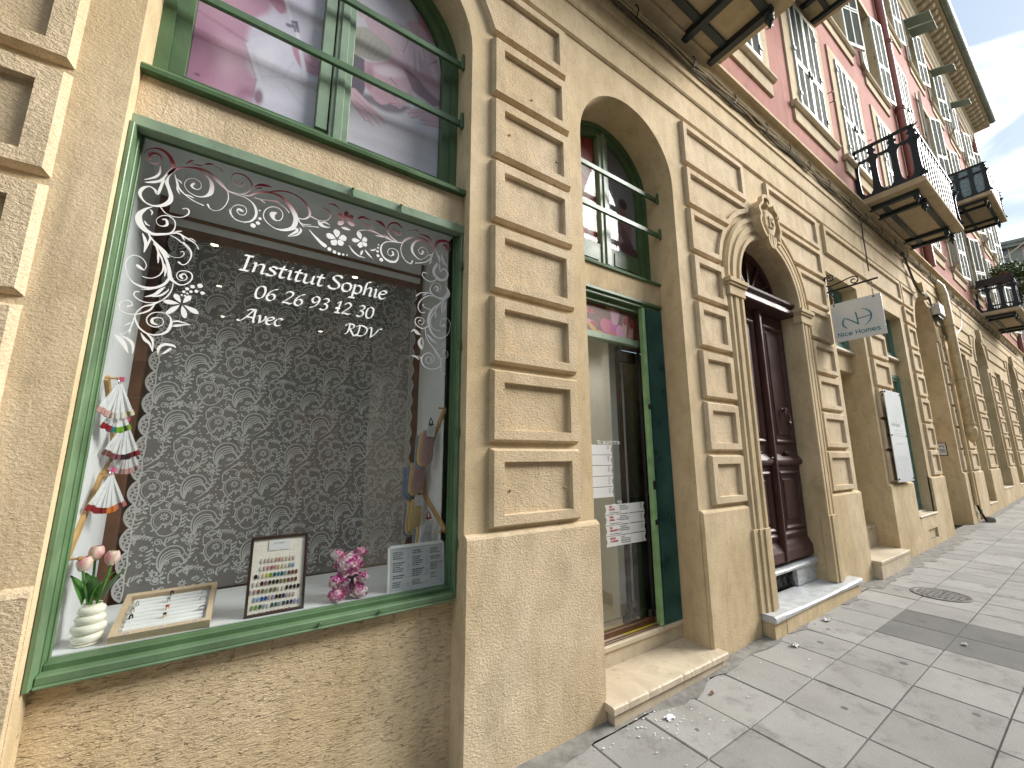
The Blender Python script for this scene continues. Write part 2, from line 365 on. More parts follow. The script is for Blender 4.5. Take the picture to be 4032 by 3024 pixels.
def text_mesh(mb,s,size,place,mi=0,align='LEFT',bold=0.,sx=1.):
    cu=bpy.data.curves.new('t','FONT'); cu.body=s; cu.size=size; cu.align_x=align; cu.offset=bold; cu.resolution_u=2
    o=bpy.data.objects.new('t',cu); me=o.to_mesh()
    vs=[place(v.co.x*sx,v.co.y,0) for v in me.vertices]; fs=[tuple(p.vertices) for p in me.polygons]
    mb.add(vs,fs,mi); o.to_mesh_clear(); bpy.data.objects.remove(o); bpy.data.curves.remove(cu)
def xz(y): return lambda u,v,e: (u,y-e,v)

def gz(x):                                                        # pavement height along the wall: the street climbs gently
    xs=[-20,2.5,4,6,8,12,16,20,30,45]; zs=[0,.005,.05,.075,.10,.155,.25,.35,.58,.9]
    return float(np.interp(x,xs,zs))

# ------------------------------------------------------------------ ground
def ground():
    m=MB(); xs=[-60,-20,2.5,4,6,8,12,16,20,30,45,120]
    for a,b in zip(xs[:-1],xs[1:]): m.quad((a,-60,gz(a)-.17),(b,-60,gz(b)-.17),(b,60,gz(b)-.17),(a,60,gz(a)-.17))
    tag(obj('road',m,'asphalt'),kind='structure')
    m=MB(); xs=[-20,2.5,4,6,8,12,16,20,30,45]
    for a,b in zip(xs[:-1],xs[1:]): m.quad((a,-3.05,gz(a)-.022),(b,-3.05,gz(b)-.022),(b,.6,gz(b)-.022),(a,.6,gz(a)-.022))
    pav=obj('pavement',m,'bed'); tag(pav,kind='structure')
    m=MB()
    for a,b in zip(xs[:-1],xs[1:]):
        m.loops([[(a,-3.2,gz(a)-.2),(a,-3.2,gz(a)+.0),(a,-3.06,gz(a)+.002),(a,-3.06,gz(a)-.2)],[(b,-3.2,gz(b)-.2),(b,-3.2,gz(b)+.0),(b,-3.06,gz(b)+.002),(b,-3.06,gz(b)-.2)]],True,True)
    obj('kerb',m,'kerb_stone',pav)
    # mortar fillet against the facade, ragged on its outer edge
    m=MB(); x=-4.; pr=None; rows=[]
    while x<30:
        e=-.105-.05*abs(math.sin(x*3.1)+.6*math.sin(x*7.7))*random.uniform(.4,1.2)
        if 6.2<x<10.8: e-=.12*random.uniform(.3,1)
        rows.append([(x,.08,gz(x)+.02),(x,-.045,gz(x)+.010+random.uniform(0,.006)),(x,e*.6-.02,gz(x)+.0075),(x,e,gz(x)+.0045)]); x+=random.uniform(.05,.13)
    m.loops(rows,closed=False); obj('mortar_fillet',m,'mortar',pav,smooth=True)
    # slabs: 0.44 x 0.425 m, every one that shows singly is its own piece
    PX,PY=.4325,.424
    from bpy_extras.object_utils import world_to_camera_view as w2c
    bpy.context.view_layer.update(); tiles=[]
    for i in range(-8,68):
        for j in range(0,7):
            x0=2.645+(i-1)*PX; y1=-.105-j*PY; x1=x0+PX; y0=y1-PY
            cx,cyy=(x0+x1)/2,(y0+y1)/2; v=w2c(scene,cam,Vector((cx,cyy,gz(cx))))
            vis=v.z>.1 and -.25<v.x<1.15 and -.3<v.y<1.1
            tiles.append((0 if vis else 1,(cx)**2+(cyy+2)**2,i,j,x0,x1,y0,y1))
    tiles.sort(); far=MB()
    ms={}
    for n,(iv,d,i,j,x0,x1,y0,y1) in enumerate(tiles):
        # the two rows by the entrance were filled with dark asphalt patching
        patch=(x0>4.7 and x1<5.72 and y1<-.15)
        g=.0035 if not patch else .0012
        za,zb=gz(x0),gz(x1); dz=random.uniform(-.0015,.0022) if not patch else 0; c=.005
        tb=MB()
        def L(k,z): return [(x0+g+k,y0+g+k,za+z+dz),(x1-g-k,y0+g+k,zb+z+dz),(x1-g-k,y1-g-k,zb+z+dz),(x0+g+k,y1-g-k,za+z+dz)]
        tb.loops([L(0,-.05),L(0,-c),L(c,0)],False,True)
        if n<296:
            link('paving_tile',tb.mesh('paving_tile','tile_patch' if patch else 'tile'),pav)
        else: far.add(tb.v,tb.f)
    tag(obj('paving_tile_field',far,'tile',pav),kind='stuff')
    # the other pavement
    m=MB()
    for a,b in zip(xs[:-1],xs[1:]): m.loops([[(a,-11.5,gz(a)-.2),(a,-11.5,gz(a)-.01),(a,-8.4,gz(a)-.01),(a,-8.4,gz(a)-.2)],[(b,-11.5,gz(b)-.2),(b,-11.5,gz(b)-.01),(b,-8.4,gz(b)-.01),(b,-8.4,gz(b)-.2)]],True,True)
    tag(obj('far_pavement',m,'kerb_stone'),kind='structure')
    return pav
pavement=ground()

# manhole
def manhole():
    t=thing('manhole_cover','round cast iron grating set flush in the grey paving slabs','manhole cover',(6.53,-.63,gz(6.53)+.004))
    m=MB(); m.lathe([(.245,-.02),(.245,.002),(.238,.004),(.205,.004),(.200,.001),(.2,-.02)],n=36); obj('ring',m,'manhole_iron',t,smooth=True)
    m=MB(); m.lathe([(.2,-.02),(.2,-.012)],n=30); obj('pit',m,'black',t)
    k=0
    for i in range(9):
        yy=-.18+i*.045; hw=math.sqrt(max(.2**2-yy*yy,0))
        m=MB(); m.box(-hw,hw,yy-.009,yy+.009,-.010,.003); link('bar',m.mesh('bar','manhole_iron'),t)
    m=MB()
    for i in range(5):
        xx=-.14+i*.07; hw=math.sqrt(max(.2**2-xx*xx,0)); m.box(xx-.007,xx+.007,-hw,hw,-.010,.0015)
    obj('cross_bar',m,'manhole_iron',t)
manhole()

# ------------------------------------------------------------------ the corner building: ground floor wall
bld=thing('corner_building','long yellow stucco and red facade with arched shop bays, balconies and louvred shutters','building')
ZT=5.9; XL,XR=-4.5,28.0
def semi(c,r,zc,h=None,n=24):
    h=h or r; return [(c-r*math.cos(PI*i/n),zc+h*math.sin(PI*i/n)) for i in range(n+1)]
# x0,x1,zbot,top outline,depth
BAYS=[(-.51,1.02,-.05,semi(.255,.765,4.23,.68),.30),
 (1.97,3.14,-.05,semi(2.555,.585,4.07),.34),
 (4.14,5.48,-.05,semi(4.81,.67,3.33),.42),
 (6.66,7.85,-.05,[(6.66,4.17),(7.85,4.17)],.60),
 (8.81,10.06,.61,[(8.81,4.115),(10.06,4.115)],.30),
 (11.0,12.65,-.05,semi(11.825,.825,4.08),.75),
 (14.67,15.6,.45,[(14.67,4.17),(15.6,4.17)],.4),
 (16.95,18.6,.70,semi(17.775,.825,4.18),.35),
 (19.8,20.85,.70,[(19.8,4.22),(20.85,4.22)],.4),
 (22.7,24.6,.75,semi(23.65,.95,4.12),.4),
 (25.6,26.6,.75,[(25.6,4.22),(26.6,4.22)],.4)]
def ground_floor():
    m=MB(); x=XL
    for (x0,x1,zb,top,d) in BAYS:
        m.quad((x,0,-.3),(x0,0,-.3),(x0,0,ZT),(x,0,ZT))
        if zb>0: m.quad((x0,0,-.3),(x1,0,-.3),(x1,0,zb),(x0,0,zb)); m.quad((x0,0,zb),(x1,0,zb),(x1,d,zb),(x0,d,zb),0)
        for (a,za),(b,zb2) in zip(top[:-1],top[1:]):
            m.quad((a,0,za),(b,0,zb2),(b,0,ZT),(a,0,ZT)); m.quad((a,0,za),(b,0,zb2),(b,d,zb2),(a,d,za),1)
        m.quad((x0,0,max(zb,-.3)),(x0,0,top[0][1]),(x0,d,top[0][1]),(x0,d,max(zb,-.3)),1)
        m.quad((x1,0,max(zb,-.3)),(x1,0,top[-1][1]),(x1,d,top[-1][1]),(x1,d,max(zb,-.3)),1)
        x=x1
    m.quad((x,0,-.3),(XR,0,-.3),(XR,0,ZT),(x,0,ZT))
    m.quad((XR,0,-.3),(XR,9,-.3),(XR,9,ZT),(XR,0,ZT)); m.quad((XL,0,-.3),(XL,9,-.3),(XL,9,ZT),(XL,0,ZT)); m.quad((XL,9,-.3),(XR,9,-.3),(XR,9,ZT),(XL,9,ZT))
    obj('ground_floor_wall',m,['stucco','stucco_smooth'],bld,recalc=False)
    # plain backs of the deep recesses
    m=MB()
    m.quad((11.0,.75,-.1),(12.65,.75,-.1),(12.65,.75,5),(11.0,.75,5)); m.quad((14.67,.4,.4),(15.6,.4,.4),(15.6,.4,4.3),(14.67,.4,4.3))
    obj('recess_back',m,'room_wall',bld)
ground_floor()
def plinths():
    for a,b,zt,zb in ((-1.38,-.512,1.172,0),(1.022,1.985,1.168,0),(3.155,3.875,1.14,0),(5.745,6.655,1.14,0),(7.855,8.985,1.17,0),(10.06,10.998,1.21,0),(12.652,13.35,1.225,0),(13.62,14.668,1.225,0),(15.602,16.948,1.24,0),(18.602,19.798,1.245,0),(20.852,22.698,1.25,0),(24.602,25.598,1.25,0),(26.602,28.02,1.25,0)):
        m=MB(); pr=[(.02,-.3),(-.032,-.3),(-.032,zt-.022),(-.024,zt-.008),(-.002,zt+.004),(.02,zt+.004)]
        m.profile_x(pr,a,b); obj('plinth',m,'stucco_rough' if a<2 else 'stucco',bld)
    for a,b,zt in ((8.987,10.058,.607),(14.67,15.6,.447),(16.95,18.6,.697),(19.8,20.85,.697),(22.7,24.6,.747),(25.6,26.6,.747)):
        m=MB()
        if a<9:   # apron wall below the green window, with its square vent hole
            pr=lambda x0,x1,z0,z1: m.box(x0,x1,-.032,.02,z0,z1)
            pr(a,9.36,-.3,zt); pr(9.9,b,-.3,zt); pr(9.362,9.898,-.3,.24); pr(9.362,9.898,.40,zt); m.box(9.36,9.9,.3,.32,.2,.45)
        else: m.box(a,b,-.032,.02,-.3,zt)
        obj('apron_wall',m,'stucco',bld)
        m=MB(); m.cbox(a-.0,b+.0,-.045,.32,zt+.002,zt+.03,.006); obj('window_sill',m,'stone_step',bld)
    m=MB(); m.box(9.365,9.895,-.02,.28,.24,.255); obj('vent_floor',m,'mortar',bld)
    m=MB(); m.box(9.361,9.899,.14,.20,.235,.41); obj('vent_back',m,'black',bld)
plinths()

# raised field panels of the pilasters
def inset(poly,ds):
    n=len(poly); out=[]
    ar=sum(poly[i][0]*poly[(i+1)%n][1]-poly[(i+1)%n][0]*poly[i][1] for i in range(n)); sg=1 if ar>0 else -1
    ln=[]
    for i in range(n):
        a,b=np.array(poly[i]),np.array(poly[(i+1)%n]); d=(b-a)/np.linalg.norm(b-a); nrm=np.array((-d[1],d[0]))*sg
        dd=ds[i] if isinstance(ds,(list,tuple)) else ds; ln.append((a+nrm*dd,d))
    for i in range(n):
        p,d=ln[i-1]; q,e=ln[i]; den=d[0]*e[1]-d[1]*e[0]
        if abs(den)<1e-6: out.append(tuple(q)); continue
        t=((q[0]-p[0])*e[1]-(q[1]-p[1])*e[0])/den; out.append(tuple(p+d*t))
    return out
PCH,PPR=.015,.036
def panel(poly,wid,deep=True,rough='stucco_rough'):
    """poly CCW seen from the street; wid = width of the raised border per edge"""
    m=MB(); n=len(poly); j=lambda p,y:[(a,y,b) for a,b in p]
    f0=inset(poly,PCH); inn=inset(poly,[PCH+w for w in (wid if isinstance(wid,(list,tuple)) else [wid]*n)]); inn2=inset(inn,.004)
    m.loops([j(poly,.004),j(poly,-.006),j(f0,-PPR),j(inn,-PPR),j(inn2,-PPR+.030)],False,True)
    return obj('panel',m,rough,bld)
def rect(x0,x1,z0,z1): return [(x0,z0),(x1,z0),(x1,z1),(x0,z1)]
def column(x0,x1,lips,top,wid=(.052,.062,.062,.068)):
    for i,z in enumerate(lips):
        zt=(lips[i+1]-.034) if i+1<len(lips) else top
        panel(rect(x0,x1,z,zt),list(wid))
column(-1.345,-.667,[1.195,1.66,2.122,2.572,3.032,3.505,3.975],4.41)
column(1.168,1.838,[1.19,1.662,2.122,2.575,3.045,3.505,3.97],4.418)
panel([(1.165,4.452),(1.822,4.452),(1.822,4.884),(.93,4.884),(1.05,4.70),(1.12,4.56)],[.055,.055,.055,.055,.05,.055])
panel([(-1.345,4.452),(-.655,4.452),(-.61,4.56),(-.54,4.70),(-.42,4.884),(-1.345,4.884)],[.055]*6)
column(3.335,3.868,[1.17,1.625,2.088,2.555,3.02],3.452)
column(5.79,6.50,[1.165,1.67,2.14,2.60,3.05],3.48)
def arcp(a0,a1,r,n=5): return [(4.81+r*math.cos(R(a0+(a1-a0)*i/n)),3.33+r*math.sin(R(a0+(a1-a0)*i/n))) for i in range(n+1)]
def arch_panel(z0,z1,left):
    r=.985; zz=np.linspace(z0,z1,5); ed=[(4.81-max(.26,math.sqrt(max(r*r-(z-3.33)**2,0))),z) for z in zz]
    if left: poly=[(3.335,z0)]+ed+[(3.335,z1)]; wd=[.05]*len(poly)
    else:
        e2=[(9.62-a,b) for a,b in ed][::-1]; poly=e2+[(e2[-1][0],z0)][:0]; poly=[(6.5,z0),(6.5,z1)]+e2
    panel(poly,[.05]*len(poly))
for a,b in ((3.487,3.928),(3.962,4.375)): arch_panel(a,b,True); arch_panel(a+.02,b+.02,False)
panel(rect(3.335,4.50,4.41,4.884),[.055]*4); panel(rect(5.02,6.50,4.415,4.884),[.055]*4)
panel(rect(6.72,10.30,4.44,4.90),[.055]*4)
column(7.99,8.78,[1.21,1.68,2.15,2.64,3.11,3.58],4.05)
column(10.30,10.88,[1.235,1.71,2.19,2.67,3.14,3.60],4.05); panel([(10.30,4.09),(10.9,4.09),(10.96,4.38),(10.86,4.41),(10.30,4.41)],[.05]*5)
panel([(10.36,4.45),(11.0,4.45),(11.15,4.72),(11.35,4.90),(10.36,4.90)],[.05]*5)
for a,b,L in ((12.80,13.32,[1.26,1.73,2.2,2.67,3.14,3.61]),(13.66,14.45,[1.26,1.73,2.2,2.67,3.14,3.61]),(15.72,16.78,[1.27,1.74,2.21,2.68,3.15,3.62]),(18.74,19.66,[1.28,1.75,2.22,2.69,3.16,3.63]),(21.0,22.5,[1.28,1.75,2.22,2.69,3.16,3.63]),(24.75,25.45,[1.28,1.75,2.22,2.69,3.16,3.63]),(26.75,27.85,[1.28,1.75,2.22,2.69,3.16,3.63])): column(a,b,L,4.07)
for a,b in ((12.35,16.9),(18.5,22.6),(24.6,27.85)):
    panel(rect(a+.5,b-.3,4.50,4.93),[.055]*4)
    if b-a>4.2: panel(rect(a+.75,b-.45,4.25,4.47),[.03]*4)
for cx in (11.825,17.775,23.65):
    m=MB(); m.extrude_poly([(cx-.10,4.78+.08),(cx+.10,4.86),(cx+.15,5.2),(cx-.15,5.2)],lambda u,v,t:(u,t,v),-.11,.02); obj('keystone',m,'stucco_smooth',bld)
    r=.825 if cx<20 else .95; zc={11.825:4.08,17.775:4.18,23.65:4.12}[cx]
    m=MB(); A=[i*PI/28 for i in range(29)]; o=lambda rr,y:[(cx-rr*math.cos(a),y,zc+rr*math.sin(a)) for a in A]
    m.loops([o(r+.002,.01),o(r+.002,-.03),o(r+.10,-.03),o(r+.12,.01)],closed=False); obj('arch_moulding',m,'stucco_smooth',bld)

# horizontal bands and the cornice
def bands():
    m=MB(); m.profile_x([(.02,4.925),(-.010,4.925),(-.024,4.94),(-.024,5.215),(.02,5.215)],XL,XR+.03); obj('string_band',m,'stucco',bld)
    m=MB(); m.profile_x([(.02,5.217),(-.034,5.217),(-.044,5.235),(-.044,5.300),(-.030,5.312),(-.030,5.465),(-.046,5.478),(-.046,5.52),(-.032,5.53),(-.032,5.60),(.02,5.60)],XL,XR+.06); obj('fascia_moulding',m,'stucco_smooth',bld)
    cv=[(.02,5.602),(-.028,5.602),(-.028,5.73)]+[(-.028-.085*(1-math.cos(a)),5.735+.13*math.sin(a)) for a in np.linspace(.15,PI/2,7)]+[(-.118,5.868),(-.118,5.905),(-.10,5.915),(.02,5.925)]
    m=MB(); m.profile_x(cv,XL,XR+.12); obj('cornice',m,'stucco_smooth',bld)
bands()
DECAL='''-447,2850,3 -456,2860,9 -451,2881,11 -436,2890,9 -419,2883,5 -418,2857,3 -434,2838,3 -458,2842,2 -472,2862,2 -468,2890,3 -450,2909,5 -423,2916,11 -397,2902,13 -379,2874,15 -372,2844,15 -383,2819,15 -391,2800,11 -399,2765,10 -409,2706,10 -422,2721,7 -441,2727,5 -460,2708,12 -464,2681,11 -447,2654,6 -419,2644,6 -389,2656,13 -368,2681,17 -365,2708,15 -374,2737,13 -385,2765,13 -387,2799,14 -369,2837,13 -343,2861,6 -310,2872,5 -279,2872,5 -250,2851,8 -232,2821,15 -232,2778,17 -253,2751,7 -283,2743,4 -314,2758,2 -327,2785,2 -318,2813,2 -296,2825,2 -273,2814,2 -270,2787,2 -286,2775,4 -302,2786,9 -295,2801,8;-343,2861,4 -302,2878,9 -258,2879,13 -225,2861,14 -195,2836,11 -171,2808,5 -165,2767,4 -179,2722,3 -203,2698,2 -226,2701,3 -236,2717,8;-365,2818,2 -353,2784,7 -344,2758,8 -325,2739,5 -298,2722,4 -275,2713,3 -251,2707,5;-359,2799,2 -345,2793,5 -336,2782,2;-351,2772,3 -348,2750,6 -338,2730,2;-320,2737,3 -299,2734,6 -288,2729,2;-416,2837,2 -414,2805,8 -427,2777,9 -459,2752,2;-456,2741,2 -432,2751,10 -406,2771,10 -390,2807,7;-392,2646,5 -373,2624,3 -344,2618,3 -316,2626,3 -298,2648,5 -300,2668,5 -313,2670,3 -322,2663,2;-417,2640,2 -439,2620,9 -455,2589,19 -451,2557,23 -432,2530,18 -404,2517,12 -374,2525,10 -347,2539,7 -336,2568,4 -340,2598,4 -360,2614,4 -383,2609,3 -399,2587,2 -394,2566,2 -378,2561,4 -363,2573,9 -368,2594,8 -380,2593,4;-435,2566,3 -428,2554,6 -416,2550,2;-424,2623,3 -416,2614,5 -418,2600,2;-347,2536,4 -324,2546,7 -298,2535,7 -271,2523,5 -255,2511,3 -246,2494,4;-336,2548,2 -323,2555,5 -310,2560,2;-311,2542,3 -304,2530,5 -297,2519,2;-285,2533,2 -273,2534,4 -259,2525,2;-350,2530,2 -325,2520,4 -298,2500,4 -274,2473,4 -267,2451,5;-436,2510,2 -426,2488,10 -419,2463,11 -421,2427,2;-417,2511,2 -409,2494,7 -413,2465,6 -420,2427,2;-420,2521,5 -405,2495,6 -383,2474,6 -357,2449,10 -343,2429,10;-405,2495,2 -382,2458,4 -375,2420,6;-334,2882,2 -318,2905,7 -308,2912,2;-316,2893,2 -286,2897,6 -273,2900,2;-270,2908,2 -253,2919,9 -234,2925,2;-235,2917,2 -212,2914,3 -198,2901,4;-220,2854,15 -195,2833,13 -170,2814,6 -142,2812,4 -114,2815,4 -86,2820,7 -60,2844,9 -27,2863,11 6,2870,10 42,2865,11 75,2841,16 103,2806,21 118,2766,22 108,2718,19 74,2693,13 35,2688,4 0,2706,4 -20,2734,4 -15,2771,4 9,2796,4 39,2799,4 58,2778,4 56,2747,4 40,2731,4 22,2738,12 16,2758,23 30,2771,8;-170,2812,4 -137,2806,3 -101,2804,4 -71,2788,6 -54,2760,11 -51,2726,10 -66,2694,8 -97,2678,4 -129,2682,4 -147,2705,3 -146,2736,2 -125,2757,3 -99,2757,3 -89,2736,3 -97,2715,3 -114,2711,3 -126,2725,4 -119,2736,10 -106,2732,10;-155,2725,2 -151,2706,4 -139,2686,2;-118,2878,5 -127,2864,8 -142,2868,8 -150,2877,4;-111,2881,2 -109,2868,3 -118,2855,3 -138,2851,2 -159,2864,2 -165,2888,2 -152,2913,5 -124,2919,8 -99,2908,8 -82,2885,8 -82,2860,5 -96,2833,4 -115,2817,3;-73,2872,2 -51,2892,12 -26,2899,13 1,2901,2;-70,2863,2 -50,2875,8 -38,2882,2;-15,2867,3 22,2888,7 65,2902,7 107,2898,6 141,2882,8 166,2852,12 178,2821,11 171,2796,9 149,2779,5 126,2777,4;-65,2818,4 -36,2818,4 -7,2826,4 27,2828,4 60,2815,4 79,2800,4 85,2791,5;9,2835,2 27,2834,5 40,2833,2;-44,2817,3 -31,2812,5 -18,2806,2;128,2775,5 137,2755,6 159,2735,2;137,2755,3 156,2751,4 188,2759,3;147,2742,2 184,2749,3 217,2757,4 223,2755,4;101,2699,2 124,2717,8 125,2701,13 90,2665,2;137,2727,2 145,2713,9 129,2684,7 92,2664,2;177,2807,7 201,2801,5 228,2797,3 257,2808,3 273,2829,5 275,2845,9;219,2792,5 232,2777,19 255,2770,9 279,2777,2;234,2789,5 253,2795,9 275,2788,2;180,2731,2 211,2701,10 242,2676,17 260,2665,21;230,2875,2 257,2870,7 275,2862,2;260,2905,2 289,2912,8 318,2896,2;331,2793,2 353,2794,17 381,2793,2;408,2868,2 436,2891,14 481,2887,2;430,2854,2 462,2853,8 499,2843,2;505,2895,2 539,2890,18 571,2865,2;410,2790,2 429,2807,5 464,2821,5 506,2821,5 549,2815,6 587,2806,8 632,2802,8 664,2808,6 676,2824,12 708,2852,12 748,2872,8 789,2874,7 831,2862,8 861,2831,8;472,2835,2 500,2826,8 524,2823,2;507,2804,2 537,2807,8 562,2809,2;558,2826,2 580,2814,7 600,2807,2;643,2865,10 621,2861,13 610,2879,5;660,2889,3 661,2865,4 646,2848,4 616,2850,3 606,2868,3 611,2890,3;659,2899,7 632,2918,11 601,2911,9 580,2886,7 578,2855,8 595,2826,10 631,2807,7;664,2808,5 619,2798,5 576,2786,5 552,2762,6 545,2729,9 559,2693,9 594,2673,13 631,2680,11 646,2712,6 641,2744,4 615,2756,3 590,2743,3 584,2721,3 599,2705,3 617,2720,9 610,2735,9;670,2812,5 659,2777,4 664,2737,4 688,2703,4 718,2692,6 731,2712,9;861,2831,9 824,2860,10 782,2861,11 745,2842,12 724,2797,14 735,2758,11 774,2734,4 811,2759,3 823,2791,3 805,2814,3 774,2809,3 765,2781,3 783,2769,6 792,2786,15 785,2794,7;858,2809,7 842,2761,7 808,2726,5 748,2703,5;855,2793,2 838,2781,8 824,2770,2;846,2758,3 843,2740,9 833,2719,2;693,2894,2 726,2909,4 746,2914,9 760,2906,2;760,2894,2 795,2898,10 827,2890,12 845,2874,2;948,2846,14 938,2873,18 918,2867,6 918,2841,4 944,2831,4 970,2853,3 965,2885,9 939,2903,15 895,2889,18 871,2856,18 876,2814,16 899,2770,16 882,2729,16 865,2696,18 870,2662,17 903,2638,18 939,2651,14 956,2684,11 944,2710,10 922,2711,9 907,2693,8 899,2726,9 888,2760,9;911,2832,2 916,2789,8 955,2731,2;905,2801,2 925,2752,9 951,2733,2;885,2637,7 854,2614,5 819,2617,5 795,2635,5 797,2657,5 814,2658,7;376,2704,2 397,2678,8 427,2658,7 465,2655,2;459,2703,2 478,2683,10 501,2663,2;488,2709,2 503,2711,9 520,2725,2;448,2697,2 444,2679,11 440,2664,2;-390,2474,13 -369,2452,11 -349,2418,10 -334,2377,12 -326,2340,15 -310,2322,9 -288,2313,5 -265,2327,5 -253,2353,5 -259,2375,5 -279,2381,4 -299,2373,3 -306,2354,3 -297,2336,3 -278,2337,3 -270,2352,4 -282,2366,5 -293,2354,9 -286,2345,8;-300,2508,7 -273,2481,6 -267,2454,5 -275,2422,4 -290,2406,4 -306,2414,7;-387,2464,3 -373,2434,8 -360,2410,6 -352,2373,6 -359,2343,4 -378,2323,3 -397,2318,3 -411,2321,4;-378,2444,2 -374,2417,7 -371,2391,2;-351,2395,2 -344,2369,9 -344,2338,2;-348,2441,2 -326,2432,2 -302,2438,2 -292,2455,3 -297,2467,3 -305,2461,2;-326,2340,9 -340,2306,10 -365,2283,10 -392,2275,10 -419,2279,7 -443,2294,3 -462,2327,2 -470,2362,3 -463,2391,3 -446,2406,3 -422,2398,3 -407,2374,3 -410,2351,3 -423,2356,11 -433,2364,11;-449,2298,2 -431,2284,6 -411,2278,2;-412,2265,2 -387,2269,4 -365,2280,2;-313,2315,3 -314,2287,4 -323,2258,5 -340,2232,4 -365,2216,3 -396,2213,4 -420,2225,4 -429,2239,4 -425,2251,4 -414,2253,4;-395,2235,2 -366,2251,11 -349,2276,11 -337,2292,2;-372,2240,2 -346,2253,8 -327,2277,5 -325,2287,2;-340,2232,4 -368,2207,7 -393,2193,5 -411,2166,4 -415,2141,3;-361,2211,4 -373,2182,7 -401,2161,5 -430,2153,3 -454,2160,2 -466,2178,2 -463,2199,3 -448,2208,3 -432,2204,3 -429,2191,4 -441,2184,7;-416,2146,4 -407,2122,6 -393,2098,6 -365,2080,6 -334,2082,6 -309,2100,10 -300,2131,10 -303,2158,6 -321,2176,4 -345,2178,3 -367,2167,4 -378,2143,4 -370,2121,4 -346,2113,4 -326,2129,3 -328,2150,3 -343,2155,4 -359,2147,8 -359,2131,11 -343,2123,4;-417,2141,3 -418,2115,4 -425,2088,2 -438,2070,2 -451,2064,2;-420,2120,2 -430,2112,4 -440,2104,2;-423,2098,2 -422,2086,6 -424,2072,2;-465,2061,2 -449,2048,15 -432,2025,15 -415,1990,2;-446,2061,2 -424,2049,9 -407,2029,10 -403,1993,3;-389,2081,2 -373,2055,11 -356,2039,8 -344,2008,2;-368,2077,3 -353,2063,9 -346,2038,5 -344,2008,2;-326,1999,2 -326,2026,10 -310,2044,11 -282,2043,9 -272,2034,2;-315,2001,2 -303,2012,9 -289,2029,8;-302,2142,4 -282,2151,7 -262,2149,5 -237,2143,2;-296,2126,2 -280,2131,11 -261,2138,6 -237,2143,2;886,2560,8 895,2579,13 881,2590,8 872,2570,3 886,2559,3 906,2568,3 914,2591,3 894,2611,3 864,2604,4 846,2571,5 856,2540,6 887,2523,9 928,2522,16 959,2550,24 962,2578,16 941,2611,2;873,2527,8 833,2518,5 801,2494,6 779,2459,6 777,2430,6 794,2407,5 817,2413,6;859,2534,5 826,2536,6 786,2524,5 761,2501,6;841,2560,2 847,2548,7 856,2536,2;826,2534,2 813,2523,6 803,2514,2;935,2514,8 902,2479,11 869,2445,13 847,2404,15 842,2358,16 854,2314,13 881,2280,12 922,2272,9 963,2300,5 979,2343,3 978,2383,3 953,2402,3 925,2390,3 916,2365,3 923,2343,5 939,2356,17;899,2472,5 877,2424,9 858,2387,7 856,2347,6 880,2319,6 917,2315,6;883,2432,3 885,2409,9 883,2390,2;936,2503,3 923,2473,11 928,2427,2;946,2502,2 940,2470,9 931,2435,2;856,2436,4 823,2439,4 804,2452,5 809,2462,5;840,2331,8 808,2312,8 772,2325,7 761,2349,7 773,2372,5 805,2373,5 815,2356,4 800,2334,4 784,2337,3 780,2352,4 793,2358,10;742,2282,4 757,2294,11 777,2281,20 796,2272,5;803,2257,6 789,2226,16 803,2197,16 809,2185,4;810,2255,3 814,2224,7 811,2188,2;824,2315,5 829,2277,5 850,2236,6 877,2208,9 905,2173,15 923,2150,7 946,2152,4 970,2169,3 966,2195,3 945,2201,3 940,2185,5;835,2285,2 862,2257,15 900,2234,2;871,2200,2 904,2202,3 934,2223,4 935,2246,5;923,2150,5 927,2112,5 908,2090,6 862,2078,6 823,2092,7 808,2128,10 820,2155,6 852,2173,5 879,2157,5 880,2125,4 854,2109,4 833,2122,4 840,2145,4 863,2148,5 867,2129,8;923,2137,5 931,2093,6 939,2068,3 959,2061,3;745,2143,2 776,2139,10 793,2123,3;782,2148,2 802,2137,6;345,2843,2 332,2851,19 321,2859,25 313,2863,16 309,2866,2;351,2847,2 351,2865,21 352,2880,24 352,2891,16 352,2896,2;356,2845,2 367,2858,22 377,2869,24 383,2876,16 387,2881,2;357,2838,2 372,2833,21 386,2829,24 394,2827,17 399,2825,2;345,2835,2 334,2824,21 324,2814,24 317,2808,16 313,2805,2;309,2722,2 292,2724,25 277,2726,32 267,2728,20 262,2728,2;315,2728,2 313,2744,25 311,2759,33 309,2768,21 309,2774,2;323,2724,2 337,2731,25 349,2737,34 357,2741,21 362,2743,2;321,2717,2 329,2708,29 337,2700,33 342,2694,21 345,2691,2;313,2715,2 306,2702,25 299,2691,32 295,2684,18 292,2680,2;435,2755,2 429,2770,21 424,2783,26 420,2792,16 418,2797,2;442,2751,2 451,2757,21 459,2763,27 464,2766,16 467,2768,2;442,2745,2 452,2737,19 460,2731,26 465,2727,16 469,2725,2;437,2742,2 435,2728,21 433,2717,28 432,2709,15 431,2705,2;431,2746,2 416,2743,19 403,2740,24 394,2738,14 389,2737,2;-279,2235,2 -288,2247,15 -295,2258,21 -300,2265,13 -303,2269,2;-271,2235,2 -263,2248,15 -256,2260,21 -251,2268,13 -248,2272,2;-284,2229,2 -303,2229,15 -319,2229,19 -330,2229,11 -336,2229,2;-281,2222,2 -296,2205,17 -308,2190,17 -317,2180,12 -321,2175,2;-272,2221,2 -266,2202,17 -261,2185,19 -258,2174,13 -256,2168,2;-266,2225,2 -247,2215,15 -231,2207,21 -220,2201,14 -213,2197,2'''
